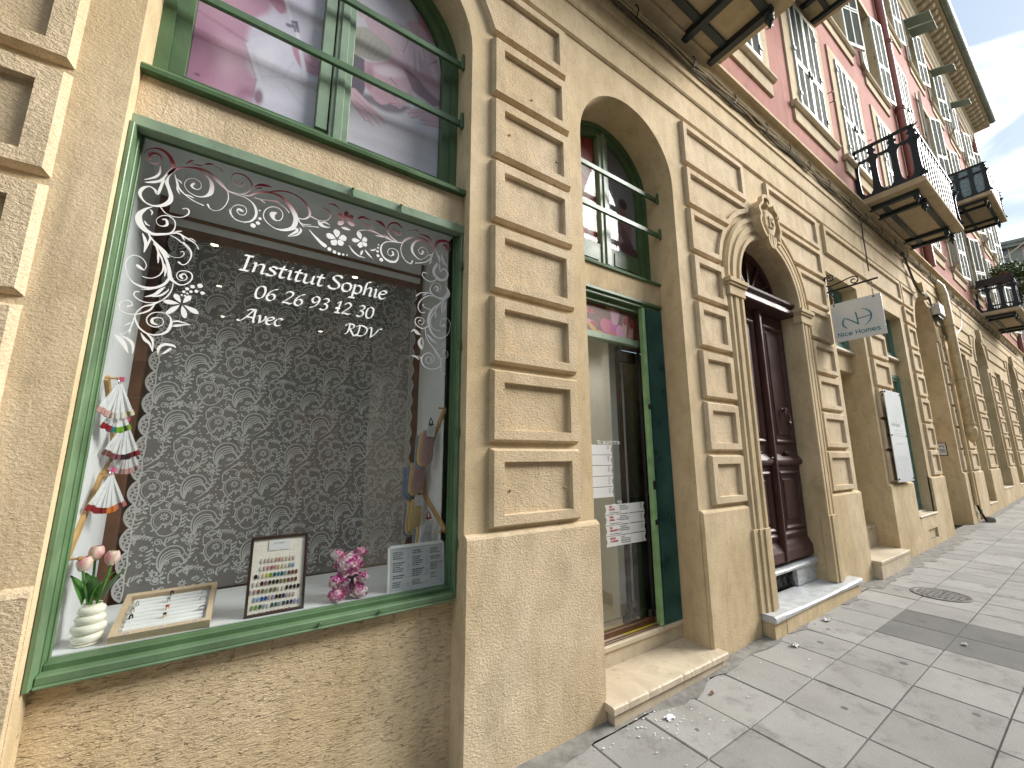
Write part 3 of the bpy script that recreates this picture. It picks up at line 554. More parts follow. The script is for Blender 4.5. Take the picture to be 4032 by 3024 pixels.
DOTS='-38,2758,4 -33,2716,7 -39,2691,9 -57,2672,11 283,2652,10 308,2643,9 331,2640,8 352,2641,6 371,2644,4 532,2753,4 529,2734,5 528,2712,7 532,2687,9 551,2668,11 -222,2325,10 -247,2315,8 -264,2301,7 -274,2285,6 -210,2294,8 -232,2297,7 -250,2291,6 -261,2280,4 -268,2268,4 -279,2269,4'
# ------------------------------------------------------------------ bay 1: display window and arched window
def rect_frame(m,x0,x1,z0,z1,w,y0,y1,mi=0,wb=None,wt=None):
    wb=wb or w; wt=wt or w
    m.cbox(x0,x0+w,y0,y1,z0,z1,.003,mi); m.cbox(x1-w,x1,y0,y1,z0,z1,.003,mi); m.cbox(x0+w,x1-w,y0+.001,y1,z0,z0+wb,.003,mi); m.cbox(x0+w,x1-w,y0+.001,y1,z1-wt,z1,.003,mi)
def blob(A,x,z,cx,cz,rx,rz,ang,col,soft=.35,al=1.):
    c,s=math.cos(R(ang)),math.sin(R(ang)); u=((x-cx)*c+(z-cz)*s)/rx; v=(-(x-cx)*s+(z-cz)*c)/rz
    d=np.sqrt(u*u+v*v); k=np.clip((1-d)/max(soft,1e-3)+.5,0,1)*al; k=k*k*(3-2*k); A[:]=A*(1-k[...,None])+np.array(col)*k[...,None]
def cap(A,x,z,p,q,r0,r1,col,soft=.004,al=1.):
    px,pz=p; dx,dz=q[0]-px,q[1]-pz; h=np.clip(((x-px)*dx+(z-pz)*dz)/(dx*dx+dz*dz+1e-12),0,1)
    d=np.hypot(x-px-h*dx,z-pz-h*dz)-(r0+(r1-r0)*h); k=np.clip(.5-d/soft,0,1)*al; A[:]=A*(1-k[...,None])+np.array(col)*k[...,None]
def print_plane(name,x0,x1,z0,z1,y,nx,nz,fn,parent=None,clip=None):
    """a flat printed sheet: the print is one colour per point of a fine grid"""
    xs=np.linspace(x0,x1,nx+1); zs=np.linspace(z0,z1,nz+1); X,Z=np.meshgrid(xs,zs)
    A=np.zeros(X.shape+(3,)); fn(A,X,Z); A=np.clip(A,0,1)
    if clip is not None: X,Z=clip(X,Z)
    vs=np.stack([X,np.full_like(X,y),Z],-1).reshape(-1,3); i=np.arange((nx+1)*(nz+1)).reshape(nz+1,nx+1)
    fs=np.stack([i[:-1,:-1],i[:-1,1:],i[1:,1:],i[1:,:-1]],-1).reshape(-1,4)
    me=bpy.data.meshes.new(name); me.from_pydata(vs.tolist(),[],fs.tolist())
    at=me.color_attributes.new('print','FLOAT_COLOR','POINT'); d=np.ones((len(vs),4),np.float32); d[:,:3]=A.reshape(-1,3); at.data.foreach_set('color',d.ravel())
    me.materials.append(M['print']); return link(name,me,parent)
def pol(A,x,z,pts,col,soft=.008,al=1.,smooth=True):
    p=[(a,b) for a,b in pts]
    if smooth: p=[(q[0],q[1]) for q in catmull(p+[p[0],p[1]],4)][:len(p)*4]
    d=np.full(x.shape,9.); ins=np.zeros(x.shape,bool)
    for (a,b),(c,e) in zip(p,p[1:]+p[:1]):
        dx,dz=c-a,e-b; h=np.clip(((x-a)*dx+(z-b)*dz)/(dx*dx+dz*dz+1e-12),0,1); d=np.minimum(d,np.hypot(x-a-h*dx,z-b-h*dz))
        cr=((b>z)!=(e>z)); ins^=cr&(x<(c-a)*(z-b)/((e-b) if abs(e-b)>1e-12 else 1e-12)+a)
    k=np.clip(.5+np.where(ins,d,-d)/soft,0,1)*al; A[:]=A*(1-k[...,None])+np.array(col)*k[...,None]
def grain(A,amt,seed):
    r=np.random.RandomState(seed); A*=1+amt*r.randn(*A.shape[:2])[...,None]

def bay1():
    # recessed wall under the window, spandrel above it
    m=MB(); m.quad((-.52,.125,-.3),(1.03,.125,-.3),(1.03,.125,.86),(-.52,.125,.86)); m.quad((-.52,.125,.86),(1.03,.125,.86),(1.03,.3,.86),(-.52,.3,.86)); obj('window_apron_wall',m,'stucco_scraped',bld)
    m=MB(); m.box(-.509,1.019,.086,.30,2.992,3.192); obj('spandrel',m,'stucco_rough',bld)
    w=thing('shop_window',None,None); w.parent=bld
    m=MB()                                                        # outer steel rim
    m.cbox(-.512,1.022,.070,.125,2.937,2.991,.004); m.cbox(-.509,1.019,.088,.14,2.985,3.003,.003)
    obj('top_rim',m,'green_pale',w)
    m=MB(); m.cbox(-.509,-.492,.045,.125,.842,2.936,.003); obj('side_rim',m,'green_mid',w)
    m=MB(); m.cbox(1.003,1.019,.074,.125,.848,2.936,.003); obj('side_rim',m,'green_mid',w)
    m=MB(); m.cbox(-.491,1.002,.072,.13,.846,.876,.004); m.cbox(-.491,1.002,.064,.08,.838,.848,.003); obj('bottom_rim',m,'green_mid',w)
    m=MB(); rect_frame(m,-.506,1.016,.850,2.985,.020,.112,.175,wb=.047,wt=.03)
    m.cbox(-.487,-.480,.150,.168,.895,2.955,.002); m.cbox(.991,.997,.150,.168,.895,2.955,.002); m.cbox(-.487,.997,.150,.168,.893,.899,.002)
    obj('frame',m,'green_paint',w)
    for x,z in ((-.502,2.24),(-.502,1.62),(-.502,1.05),(1.008,2.72),(1.008,2.22),(1.008,1.72),(1.008,1.12)):
        b=MB(); b.cbox(x-.006,x+.006,.062,.085,z-.025,z+.025,.002); b.tube([(x,.056,z-.012),(x,.066,z-.012)],.004,6); obj('bracket_clip',b,'green_paint',w)
    for x in (.36,.62):
        b=MB(); b.tube([(x,.055,2.975),(x,.063,2.985),(x,.06,2.94)],.006,6); b.tube([(x,.056,.86),(x,.07,.862)],.007,6); obj('hook',b,'green_paint',w)
    for x in (.12,.77):   # filled fixing holes under the sill
        b=MB(); b.cbox(x-.065,x+.065,.116,.13,.775,.835,.003); obj('patch',b,'stucco_smooth',w)
    m=MB(); m.quad((-.487,.160,.893),(.997,.160,.893),(.997,.160,2.962),(-.487,.160,2.962)); obj('pane',m,'glass',w)
    # vinyl scroll work and lettering on the pane
    m=MB()
    for k,s in enumerate(DECAL.split(';')):
        ribbon(m,[tuple(int(a)/1000 for a in q.split(',')) for q in s.split(' ')],xz(.157),7,0,.00002*k)
    for k,q in enumerate(DOTS.split(' ')):
        x,z,r=[int(a)/1000 for a in q.split(',')]; m.add([(x+r*math.cos(2*PI*j/14),.1545,z+r*math.sin(2*PI*j/14)) for j in range(14)],[tuple(range(14))])
    obj('scroll_decal',m,'vinyl',w,recalc=False)
    m=MB(); nibtext(m,'Institut',-.092,2.440,.076,.157,.36); nibtext(m,'Sophie',.292,2.440,.078,.157,.297)
    nibtext(m,'06 26 93 12 30',-.022,2.316,.064,.157,.55); nibtext(m,'Avec',-.058,2.197,.060,.157,.16); nibtext(m,'RDV',.387,2.211,.056,.157,.175)
    obj('lettering',m,'lettering',w,recalc=False)
    # display box behind the pane
    m=MB(); m.box(-.512,1.022,.176,.735,.862,.90); obj('display_shelf',m,'white_panel',w)
    m=MB(); m.box(-.53,-.500,.176,.705,.901,3.0); obj('side_lining',m,'white_panel',w)
    m=MB(); m.box(1.020,1.05,.176,.755,.901,3.0); obj('side_lining',m,'white_panel',w)
    m=MB(); m.box(-.499,1.019,.176,.70,2.988,3.02); obj('top_lining',m,'white_panel',w)
    m=MB(); m.box(-.499,-.455,.706,.745,.901,2.98); m.box(.985,1.019,.756,.79,.901,2.98); m.box(-.454,.984,.72,.755,2.80,2.84); m.box(-.454,.984,.70,.745,2.885,2.90); obj('timber_trim',m,'wood_trim',w)
    m=MB(); m.box(-.454,.984,.715,.75,2.841,2.884); m.box(-.454,.984,.70,.745,2.901,2.987); obj('pelmet',m,'white_panel',w)
bay1_later=bay1

# italic letters written with a broad pen: skeletons on a unit-high grid
GL={'I':([[(.02,1),(.34,1)],[(.02,0),(.34,0)],[(.18,1),(.18,.5),(.18,0)]],.40),
'n':([[(.0,.60),(.08,.64),(.10,.55),(.10,.0)],[(.10,.40),(.22,.58),(.34,.63),(.40,.52),(.40,.10),(.44,.02),(.52,.08)]],.56),
's':([[(.34,.54),(.26,.62),(.14,.62),(.07,.52),(.12,.40),(.26,.30),(.32,.16),(.24,.03),(.10,.0),(.0,.08)]],.40),
't':([[(.16,.86),(.12,.5),(.11,.12),(.17,.01),(.30,.08)],[(-.02,.62),(.30,.62)]],.34),
'i':([[(.0,.56),(.08,.63),(.11,.55),(.11,.12),(.15,.02),(.24,.08)],[(.12,.84),(.16,.88)]],.28),
'u':([[(.0,.58),(.08,.63),(.10,.5),(.09,.14),(.16,.01),(.28,.06),(.40,.24)],[(.42,.62),(.41,.3),(.42,.06),(.52,.06)]],.56),
'S':([[(.50,.86),(.44,.98),(.28,1.0),(.12,.90),(.12,.72),(.26,.58),(.42,.44),(.48,.24),(.38,.05),(.18,.0),(.02,.08),(.0,.20)]],.60),
'o':([[(.24,.63),(.08,.54),(.03,.30),(.10,.06),(.24,.0),(.40,.10),(.45,.36),(.38,.57),(.24,.63)]],.52),
'p':([[(.0,.56),(.08,.63),(.10,.5),(.10,0),(.10,-.34)],[(.10,.44),(.22,.60),(.36,.60),(.45,.42),(.42,.14),(.28,.0),(.12,.06)],[(-.06,-.34),(.24,-.34)]],.54),
'h':([[(.30,1.04),(.18,1.02),(.11,.85),(.10,.5),(.10,0)],[(.10,.36),(.22,.57),(.34,.63),(.41,.52),(.40,.10),(.44,.02),(.52,.08)]],.56),
'e':([[(.06,.32),(.24,.36),(.38,.46),(.36,.60),(.22,.63),(.08,.50),(.04,.24),(.14,.02),(.28,.02),(.40,.14)]],.46),
'A':([[(-.22,.06),(-.12,-.02),(.04,.10),(.28,.62),(.44,1.0),(.50,1.0),(.54,.5),(.58,.06),(.66,.0)],[(.16,.36),(.56,.36)],[(.12,.84),(.22,1.0),(.46,1.0)]],.70),
'v':([[(.0,.56),(.08,.62),(.14,.5),(.20,.02)],[(.20,.02),(.38,.28),(.44,.54),(.38,.63)]],.48),
'c':([[(.38,.52),(.34,.62),(.22,.63),(.08,.50),(.03,.26),(.12,.03),(.26,.01),(.40,.12)]],.44),
'R':([[(.18,.98),(.20,.5),(.14,.06),(.02,.0)],[(-.06,.74),(.0,.94),(.24,1.02),(.48,.92),(.46,.66),(.24,.52)],[(.26,.52),(.44,.22),(.60,-.04),(.76,-.06)]],.72),
'D':([[(.14,1.0),(.16,.5),(.12,.04),(.02,.04)],[(-.08,.80),(.06,1.0),(.38,1.0),(.66,.80),(.68,.40),(.48,.06),(.20,.0),(.0,.08)]],.80),
'V':([[(-.04,.84),(.06,1.0),(.16,.92),(.22,.5),(.26,.0)],[(.26,.0),(.50,.44),(.66,.86),(.78,1.0),(.90,.96)]],.84),
'0':([[(.26,1.0),(.08,.86),(.02,.48),(.10,.10),(.26,.0),(.44,.14),(.50,.54),(.42,.90),(.26,1.0)]],.62),
'6':([[(.50,.98),(.28,.86),(.10,.58),(.04,.24),(.14,.03),(.30,.0),(.44,.14),(.46,.36),(.34,.52),(.18,.46),(.08,.30)]],.62),
'2':([[(.06,.80),(.14,.96),(.30,1.0),(.44,.88),(.42,.68),(.24,.38),(.02,.04),(.20,.06),(.46,.02),(.52,.12)]],.62),
'9':([[(.02,.02),(.24,.14),(.42,.42),(.48,.76),(.38,.97),(.22,1.0),(.08,.86),(.06,.64),(.18,.48),(.34,.54),(.44,.70)]],.62),
'3':([[(.08,.88),(.20,1.0),(.38,.96),(.42,.80),(.32,.62),(.18,.54),(.34,.50),(.44,.32),(.36,.08),(.18,.0),(.02,.08)]],.60),
'1':([[(.06,.78),(.24,1.0),(.22,.5),(.20,.02)],[(.02,.0),(.38,.0)]],.50),' ':([],.34)}
def nibtext(m,s,x,z,h,y,width,slant=.20,nib=.064,ang=36):
    nx,nz=math.cos(R(ang))*nib*h,math.sin(R(ang))*nib*h; k=0; sx=width/(h*sum(GL[c][1] for c in s))
    for ch in s:
        st,adv=GL[ch]
        for pts in st:
            q=catmull([(p[0],p[1]) for p in pts],8); P=[(x+(a*sx+b*slant)*h,z+b*h) for a,b in q]; k+=1; th=.020*h
            for (a,b),(c,d) in zip(P[:-1],P[1:]):
                l=math.hypot(c-a,d-b) or 1e-9; px,pz=-(d-b)/l*th,(c-a)/l*th
                sg=1 if (nx*px+nz*pz)>=0 else -1; ox,oz=nx+sg*px,nz+sg*pz; e=y-.00001*(len(m.f)%40)
                m.quad((a-ox,e,b-oz),(c-ox,e,d-oz),(c+ox,e,d+oz),(a+ox,e,b+oz))
        x+=adv*h*sx
    return x

def upper_arch_window():
    w=thing('arched_window',None,None); w.parent=bld
    ar=lambda r,hh,n=28:[(.255-r*math.cos(PI*i/n),4.23+hh*math.sin(PI*i/n)) for i in range(n+1)]
    def ring(m,ro,ho,ri,hi,y0,y1,zb):
        a=[(.255-ro,zb)]+ar(ro,ho)+[(.255+ro,zb)]; b=[(.255-ri,zb)]+ar(ri,hi)+[(.255+ri,zb)]
        L=lambda p,y:[(u,y,v) for u,v in p]
        m.loops([L(a,y1),L(a,y0),L(b,y0),L(b,y1)],closed=False)
    m=MB(); ring(m,.764,.678,.715,.632,.205,.27,3.25); obj('outer_frame',m,'green_paint',w)
    m=MB(); ring(m,.714,.630,.655,.575,.222,.29,3.25); m.cbox(-.40,.91,.222,.29,3.30,3.375,.004); obj('casement_frame',m,'green_paint',w)
    m=MB(); m.cbox(.165,.225,.212,.28,3.377,4.82,.004); m.cbox(.232,.335,.206,.285,3.30,4.83,.005); m.cbox(.255,.30,.196,.207,3.30,4.83,.003); obj('mullion',m,'green_pale',w)
    m=MB(); m.cbox(-.509,1.019,.206,.30,3.235,3.30,.004); obj('bottom_rail',m,'green_paint',w)
    m=MB(); m.loops([[(x,.30,3.195),(x,.050,3.195),(x,.048,3.214),(x,.062,3.232),(x,.205,3.242),(x,.30,3.242)] for x in (-.511,1.021)],True,True); obj('ledge',m,'green_paint',w)
    for z in (3.765,4.222):
        b=MB(); b.cbox(-.505,1.018,.128,.150,z-.022,z+.022,.003); b.cbox(1.0,1.018,.105,.130,z-.05,z+.065,.003); b.cbox(-.508,-.49,.105,.13,z-.05,z+.065,.003); obj('guard_bar',b,'green_paint',w)
    clip=lambda X,Z:(X,np.minimum(Z,4.22+.57*np.sqrt(np.clip(1-((X-.255)/.65)**2,0,1))))
    # the two printed posters behind the casements
    def left(A,x,z):
        A[:]=(.60,.58,.70)
        blob(A,x,z,.0,4.45,.25,.3,10,(.56,.50,.62),.8)
        pol(A,x,z,[(-.42,3.3),(-.42,4.9),(-.16,4.9),(-.12,4.2),(-.10,4.02),(-.17,3.90),(-.19,3.73),(-.17,3.64),(-.125,3.54),(-.13,3.45),(-.16,3.38),(-.25,3.3)],(.47,.26,.37),.03)
        blob(A,x,z,-.26,3.62,.10,.13,-35,(.60,.40,.51),.9,.8); blob(A,x,z,-.37,3.55,.09,.20,0,(.33,.14,.24),.9,.8); blob(A,x,z,-.30,4.05,.10,.28,10,(.53,.31,.42),.9,.8); blob(A,x,z,-.15,3.42,.05,.07,0,(.32,.13,.22),.8,.8); blob(A,x,z,-.36,3.44,.012,.008,0,(.20,.06,.12),.8)
        cap(A,x,z,(-.40,3.80),(-.26,3.77),.006,.006,(.33,.14,.22),.02,.7); cap(A,x,z,(-.26,3.77),(-.12,3.74),.006,.003,(.33,.14,.22),.02,.7); cap(A,x,z,(-.40,3.92),(-.20,3.86),.004,.004,(.62,.42,.52),.03,.7)
        pol(A,x,z,[(-.19,3.73),(-.165,3.79),(-.11,3.84),(-.05,3.875),(.02,3.88),(.10,3.72),(.20,3.7),(.20,3.3),(-.10,3.3),(-.13,3.45),(-.125,3.54),(-.155,3.62)],(.66,.65,.76),.010,1.,False)
        blob(A,x,z,-.10,3.70,.05,.12,-20,(.74,.73,.82),.9,.8); cap(A,x,z,(-.19,3.73),(-.125,3.55),.003,.003,(.30,.14,.22),.014,.8); cap(A,x,z,(-.125,3.55),(-.13,3.44),.003,.005,(.25,.10,.17),.012,.9)
        for p,q in (((-.15,3.70),(-.09,3.56)),((-.10,3.585),(.0,3.64)),((.0,3.645),(.035,3.76)),((.0,3.60),(.12,3.50))): cap(A,x,z,p,q,.003,.002,(.50,.48,.60),.018,.7)
        blob(A,x,z,.04,3.42,.18,.05,4,(.58,.56,.66),.9,.8); blob(A,x,z,-.105,3.455,.022,.05,0,(.17,.07,.12),.9,.8)
        pol(A,x,z,[(.018,3.879),(.056,3.90),(.083,3.845),(.153,3.865),(.165,3.75),(.107,3.735),(.059,3.761),(.027,3.823)],(.52,.27,.36),.010); blob(A,x,z,.10,3.83,.03,.015,-30,(.64,.42,.50),.8,.8); cap(A,x,z,(.06,3.80),(.15,3.79),.002,.002,(.30,.12,.19),.010,.8)
        pol(A,x,z,[(-.115,4.09),(-.05,4.16),(-.025,4.08),(-.048,4.03),(-.087,4.05)],(.46,.22,.31),.012)
        cap(A,x,z,(-.075,4.25),(.0,4.03),.010,.009,(.72,.71,.80),.006); pol(A,x,z,[(.0,4.02),(.032,4.036),(.048,3.966),(.025,3.955)],(.13,.13,.16),.006,1.,False); cap(A,x,z,(.017,4.01),(.033,3.97),.003,.003,(.55,.55,.60),.005)
        cap(A,x,z,(-.01,3.98),(.02,3.99),.012,.008,(.16,.13,.18),.012); cap(A,x,z,(.038,3.955),(.103,3.69),.010,.012,(.76,.75,.84),.006)
        blob(A,x,z,.10,4.12,.05,.16,15,(.66,.65,.76),.8,.6); A*=.78; grain(A,.025,1)
    p=print_plane('window_poster',-.398,.163,3.374,4.82,.262,110,260,left,None,clip); tag(p,'pale violet poster of a bare shoulder and white towel behind the left arched casement','poster')
    def right(A,x,z):
        A[:]=(.60,.58,.65); blob(A,x,z,.42,4.55,.25,.3,0,(.62,.58,.66),.8); blob(A,x,z,.80,4.62,.10,.22,20,(.30,.27,.36),.6)
        pol(A,x,z,[(.33,4.45),(.356,4.30),(.457,4.40),(.617,4.43),(.744,4.43),(.823,4.40),(.90,4.22),(.93,3.93),(.784,3.94),(.685,4.02),(.63,4.10),(.53,4.11),(.45,4.17)],(.60,.42,.49),.012)
        blob(A,x,z,.60,4.30,.13,.07,-25,(.68,.52,.58),.9,.8); blob(A,x,z,.83,4.12,.08,.16,20,(.56,.36,.43),.8,.8)
        pol(A,x,z,[(.68,4.75),(.78,4.70),(.86,4.50),(.84,4.43),(.80,4.46),(.77,4.50),(.73,4.50),(.735,4.60)],(.42,.20,.26),.010); blob(A,x,z,.80,4.55,.03,.07,20,(.30,.12,.17),.8)
        pol(A,x,z,[(.63,4.107),(.736,4.09),(.814,4.03),(.93,3.97),(.93,3.90),(.806,3.94),(.72,3.96),(.67,4.02)],(.24,.12,.16),.02); 
        pol(A,x,z,[(.327,4.20),(.40,4.25),(.495,4.225),(.566,4.185),(.55,4.115),(.467,4.039),(.384,4.02),(.325,4.02)],(.42,.40,.35),.008)
        for k in range(5): cap(A,x,z,(.34+.03*k,4.03+.01*k),(.37+.035*k,4.20-.005*k),.002,.002,(.30,.28,.25),.012,.7)
        pol(A,x,z,[(.33,4.015),(.403,4.01),(.425,3.96),(.42,3.82),(.402,3.73),(.34,3.74)],(.11,.08,.11),.010)
        pol(A,x,z,[(.395,3.72),(.475,3.72),(.551,3.715),(.647,3.755),(.70,3.83),(.587,3.80),(.43,3.78)],(.20,.16,.19),.03)
        pol(A,x,z,[(.404,4.0),(.476,4.034),(.569,4.12),(.645,4.10),(.70,4.0),(.722,3.93),(.714,3.861),(.664,3.835),(.655,3.80),(.638,3.783),(.615,3.792),(.60,3.787),(.583,3.79),(.571,3.79),(.553,3.768),(.52,3.752),(.482,3.762),(.423,3.832)],(.55,.35,.42),.008,1.,False)
        blob(A,x,z,.56,4.02,.10,.04,25,(.72,.60,.68),.9,.9); blob(A,x,z,.52,3.85,.07,.06,0,(.50,.28,.35),.8,.8); blob(A,x,z,.665,3.90,.03,.05,0,(.64,.46,.52),.8,.8); blob(A,x,z,.44,3.90,.03,.09,0,(.38,.19,.25),.8,.8)
        cap(A,x,z,(.567,3.974),(.612,3.945),.005,.003,(.20,.10,.14),.008,.9); cap(A,x,z,(.568,3.872),(.60,3.852),.004,.003,(.14,.05,.08),.008,.95); cap(A,x,z,(.60,3.852),(.612,3.842),.003,.002,(.14,.05,.08),.006,.9); cap(A,x,z,(.575,3.793),(.612,3.806),.004,.003,(.38,.12,.18),.008,.9); cap(A,x,z,(.642,3.80),(.628,3.815),.003,.002,(.28,.10,.15),.008,.8); cap(A,x,z,(.61,3.90),(.645,3.83),.006,.004,(.68,.50,.56),.014,.7)
        for (p,q) in (((.655,4.36),(.626,4.20)),((.69,4.38),(.708,4.118)),((.722,4.38),(.749,4.144)),((.75,4.37),(.772,4.26))):
            cap(A,x,z,p,q,.019,.012,(.64,.47,.53),.005); cap(A,x,z,(p[0]+.021,p[1]),(q[0]+.016,q[1]+.01),.0018,.0018,(.28,.11,.17),.006,.9); blob(A,x,z,q[0],q[1]+.004,.006,.009,0,(.72,.56,.62),.5)
        pol(A,x,z,[(.63,4.34),(.70,4.36),(.78,4.35),(.79,4.47),(.72,4.52),(.65,4.46)],(.60,.42,.49),.012)
        for (p,q) in (((.335,3.715),(.483,3.588)),((.345,3.738),(.529,3.604)),((.36,3.757),(.553,3.640)),((.34,3.70),(.44,3.60))):
            cap(A,x,z,p,q,.020,.011,(.58,.40,.46),.005); cap(A,x,z,(p[0],p[1]-.019),(q[0]-.004,q[1]-.011),.0018,.0018,(.26,.11,.16),.006,.9); blob(A,x,z,q[0]-.004,q[1]+.003,.008,.006,-40,(.70,.55,.60),.5)
        for (p,q) in (((.92,3.935),(.686,3.790)),((.92,3.885),(.707,3.768)),((.92,3.842),(.770,3.785)),((.92,3.803),(.790,3.762))):
            cap(A,x,z,p,q,.022,.012,(.58,.38,.45),.005); cap(A,x,z,(p[0],p[1]-.020),(q[0]+.006,q[1]-.011),.0018,.0018,(.26,.10,.15),.006,.9); blob(A,x,z,q[0]+.005,q[1]+.003,.008,.006,40,(.70,.54,.60),.5)
        cap(A,x,z,(.877,4.298),(.828,4.242),.005,.004,(.24,.10,.15),.010,.9); blob(A,x,z,.865,4.20,.03,.07,15,(.66,.48,.54),.6,.8)
        blob(A,x,z,.55,3.47,.3,.035,3,(.54,.52,.58),.9,.8); blob(A,x,z,.62,3.62,.13,.03,15,(.68,.66,.72),.9,.8); A*=.78; grain(A,.025,2)
    p=print_plane('window_poster',.333,.908,3.374,4.82,.262,120,260,right,None,clip); tag(p,'pale violet poster of a face massage behind the right arched casement','poster')
    m=MB(); a=[(-.41,3.37)]+[(.255-.66*math.cos(PI*i/20),4.22+.58*math.sin(PI*i/20)) for i in range(21)]+[(.92,3.37)]
    m.add([(u,.252,v) for u,v in a],[tuple(range(len(a)))]); obj('pane',m,'glass_soft',w)
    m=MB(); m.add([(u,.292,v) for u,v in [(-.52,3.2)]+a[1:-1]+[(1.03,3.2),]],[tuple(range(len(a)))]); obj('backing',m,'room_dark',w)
upper_arch_window()
# ------------------------------------------------------------------ lace curtain
def lace():
    t=thing('lace_curtain','grey floral lace curtain with scalloped edges hanging behind the shop window display','curtain',(0,0,0))
    XA,XB,ZB,ZT2=-.455,.985,.905,2.80; Y0=.752
    def yw(x): return Y0+.0045*math.sin(x*13)+.003*math.sin(x*31+1)
    def edge(z,sgn): return .030*abs(math.sin((z-.905)*PI/.112))**.7-.018
    zs=np.linspace(ZB,ZT2,150); xs=np.linspace(0,1,34); g=[]
    for z in zs:
        a=XA-edge(z,-1)+.018; b=XB+edge(z,1)-.018
        g.append([(a+(b-a)*u,yw(a+(b-a)*u),z) for u in xs])
    m=MB(); m.loops(g,closed=False); obj('sheer_cloth',m,'sheer',t,smooth=True)
    # the embroidered repeat
    def sp(cx,cy,r0,r1,a0,a1,w,n=9): return [(cx+(r0+(r1-r0)*i/n)*math.cos(R(a0+(a1-a0)*i/n)),cy+(r0+(r1-r0)*i/n)*math.sin(R(a0+(a1-a0)*i/n)),w) for i in range(n+1)]
    U=[]; T=.0036
    for k in range(4):                                            # big plume: nested feathers fanning from one stem
        f=k/3; U.append([(-.046,-.078,T),(-.054+.018*f,-.040+.004*f,T),(-.048+.032*f,-.002-.016*f,T*1.1),(-.020+.036*f,.022-.030*f,T*1.1),(.012+.026*f,.020-.044*f,T),(.024+.018*f,-.002-.040*f,T*.7)])
    U.append([(-.046,-.078,.004),(-.062,-.050,.005),(-.064,-.010,.005),(-.050,.024,.005),(-.022,.042,.0045),(.012,.040,.004),(.034,.022,.004),(.040,.002,.0035),(.030,-.010,.003)])
    for k in range(5):                                            # toothed outer leaves
        c=[(-.066,-.036),(-.066,-.006),(-.058,.022),(-.036,.044),(-.004,.052)][k]; d=[(-.020,.010),(-.021,.015),(-.018,.020),(-.010,.024),(.004,.024)][k]
        U.append([(c[0],c[1],.002),(c[0]+d[0]*.45-d[1]*.2,c[1]+d[1]*.45+d[0]*.2,.0075),(c[0]+d[0],c[1]+d[1],.0018)])
    U.append(sp(-.028,-.034,.013,.003,200,-340,.0032,12)); U.append(sp(.006,-.048,.012,.003,-30,500,.0032,12))
    for a in range(0,360,60): U.append([(.058+.003*math.cos(R(a)),.060+.003*math.sin(R(a)),.002),(.058+.010*math.cos(R(a)),.060+.010*math.sin(R(a)),.0078),(.058+.015*math.cos(R(a)),.060+.015*math.sin(R(a)),.0025)])
    U.append(sp(.058,.060,.0035,.0035,0,360,.0028,6)); U.append(sp(.058,.060,.0205,.0205,0,360,.0024,16))
    for a in range(-30,210,40): U.append([(.058+.021*math.cos(R(a)),.060+.021*math.sin(R(a)),.004),(.058+.031*math.cos(R(a)),.060+.031*math.sin(R(a)),.009),(.058+.040*math.cos(R(a)),.060+.040*math.sin(R(a)),.0018)])
    U.append([(.058,.040,.004),(.064,.014,.0045),(.060,-.016,.0045),(.044,-.040,.004),(.020,-.066,.0035),(-.006,-.082,.003)])
    for k in range(4):
        z0=.012-.020*k; x0=.063-.004*k-.004*k*k*.5
        U.append([(x0,z0,.002),(x0+.012,z0+.004,.0075),(x0+.024,z0+.014,.0018)]); U.append([(x0,z0-.004,.002),(x0-.009,z0+.004,.006),(x0-.012,z0+.014,.0018)])
    U.append(sp(.066,-.070,.015,.004,120,620,.0034,12)); U.append([(.052,-.064,.003),(.036,-.084,.003),(.014,-.094,.003)])
    for k in range(5): U.append([(.020+.004*k,-.092+.003*k,.002),(.028+.007*k,-.084+.004*k,.005),(.036+.008*k,-.090+.006*k,.0016)])
    U.append(sp(-.072,.066,.017,.005,-40,470,.0034,12)); U.append([(-.056,.060,.003),(-.034,.066,.003),(-.014,.082,.003),(.010,.086,.003)])
    for k in range(4): U.append([(-.044+.013*k,.066+.005*k,.002),(-.042+.013*k,.078+.004*k,.006),(-.036+.014*k,.088+.003*k,.0016)])
    for a in range(0,360,90): U.append([(-.078+.002*math.cos(R(a)),-.074+.002*math.sin(R(a)),.002),(-.078+.009*math.cos(R(a)),-.074+.009*math.sin(R(a)),.008),(-.078+.013*math.cos(R(a)),-.074+.013*math.sin(R(a)),.002)])
    for (a,b) in ((.024,.064),(.030,.076),(.020,.074),(-.086,.030),(-.090,.016),(.084,-.036),(.090,-.022),(-.060,-.088),(-.046,-.094),(.092,.020),(.004,.066),(-.010,.062),(.094,.088),(.082,.094),(-.092,-.050),(-.090,-.036)): U.append(sp(a,b,.0018,.0018,0,360,.0036,5))
    V=[]                                                           # paisley repeat
    tear=[(-.030,-.060),(-.052,-.026),(-.050,.014),(-.022,.040),(.012,.040),(.034,.016),(.034,-.014),(.014,-.034),(-.006,-.030),(-.014,-.046),(-.030,-.060)]
    for f,w in ((1.,.0042),(.80,.0026)): V.append([(a*f-.002*(1-f)*20*.2,b*f,w) for a,b in tear])
    for a in range(0,360,45): V.append([(-.004+.005*math.cos(R(a)),.006+.005*math.sin(R(a)),.0015),(-.004+.013*math.cos(R(a)),.006+.013*math.sin(R(a)),.0052),(-.004+.019*math.cos(R(a)),.006+.019*math.sin(R(a)),.0015)])
    for k in range(9):
        tq=.04+.09*k; i=int(tq*10); a,b=tear[i]; c,d=tear[i+1]; q=tq*10-i; px,pz=a+(c-a)*q,b+(d-b)*q; l=math.hypot(px,pz); V.append([(px*1.06,pz*1.06,.002),(px*1.06+px/l*.008-pz/l*.005,pz*1.06+pz/l*.008+px/l*.005,.0065),(px*1.06+px/l*.016,pz*1.06+pz/l*.016,.0016)])
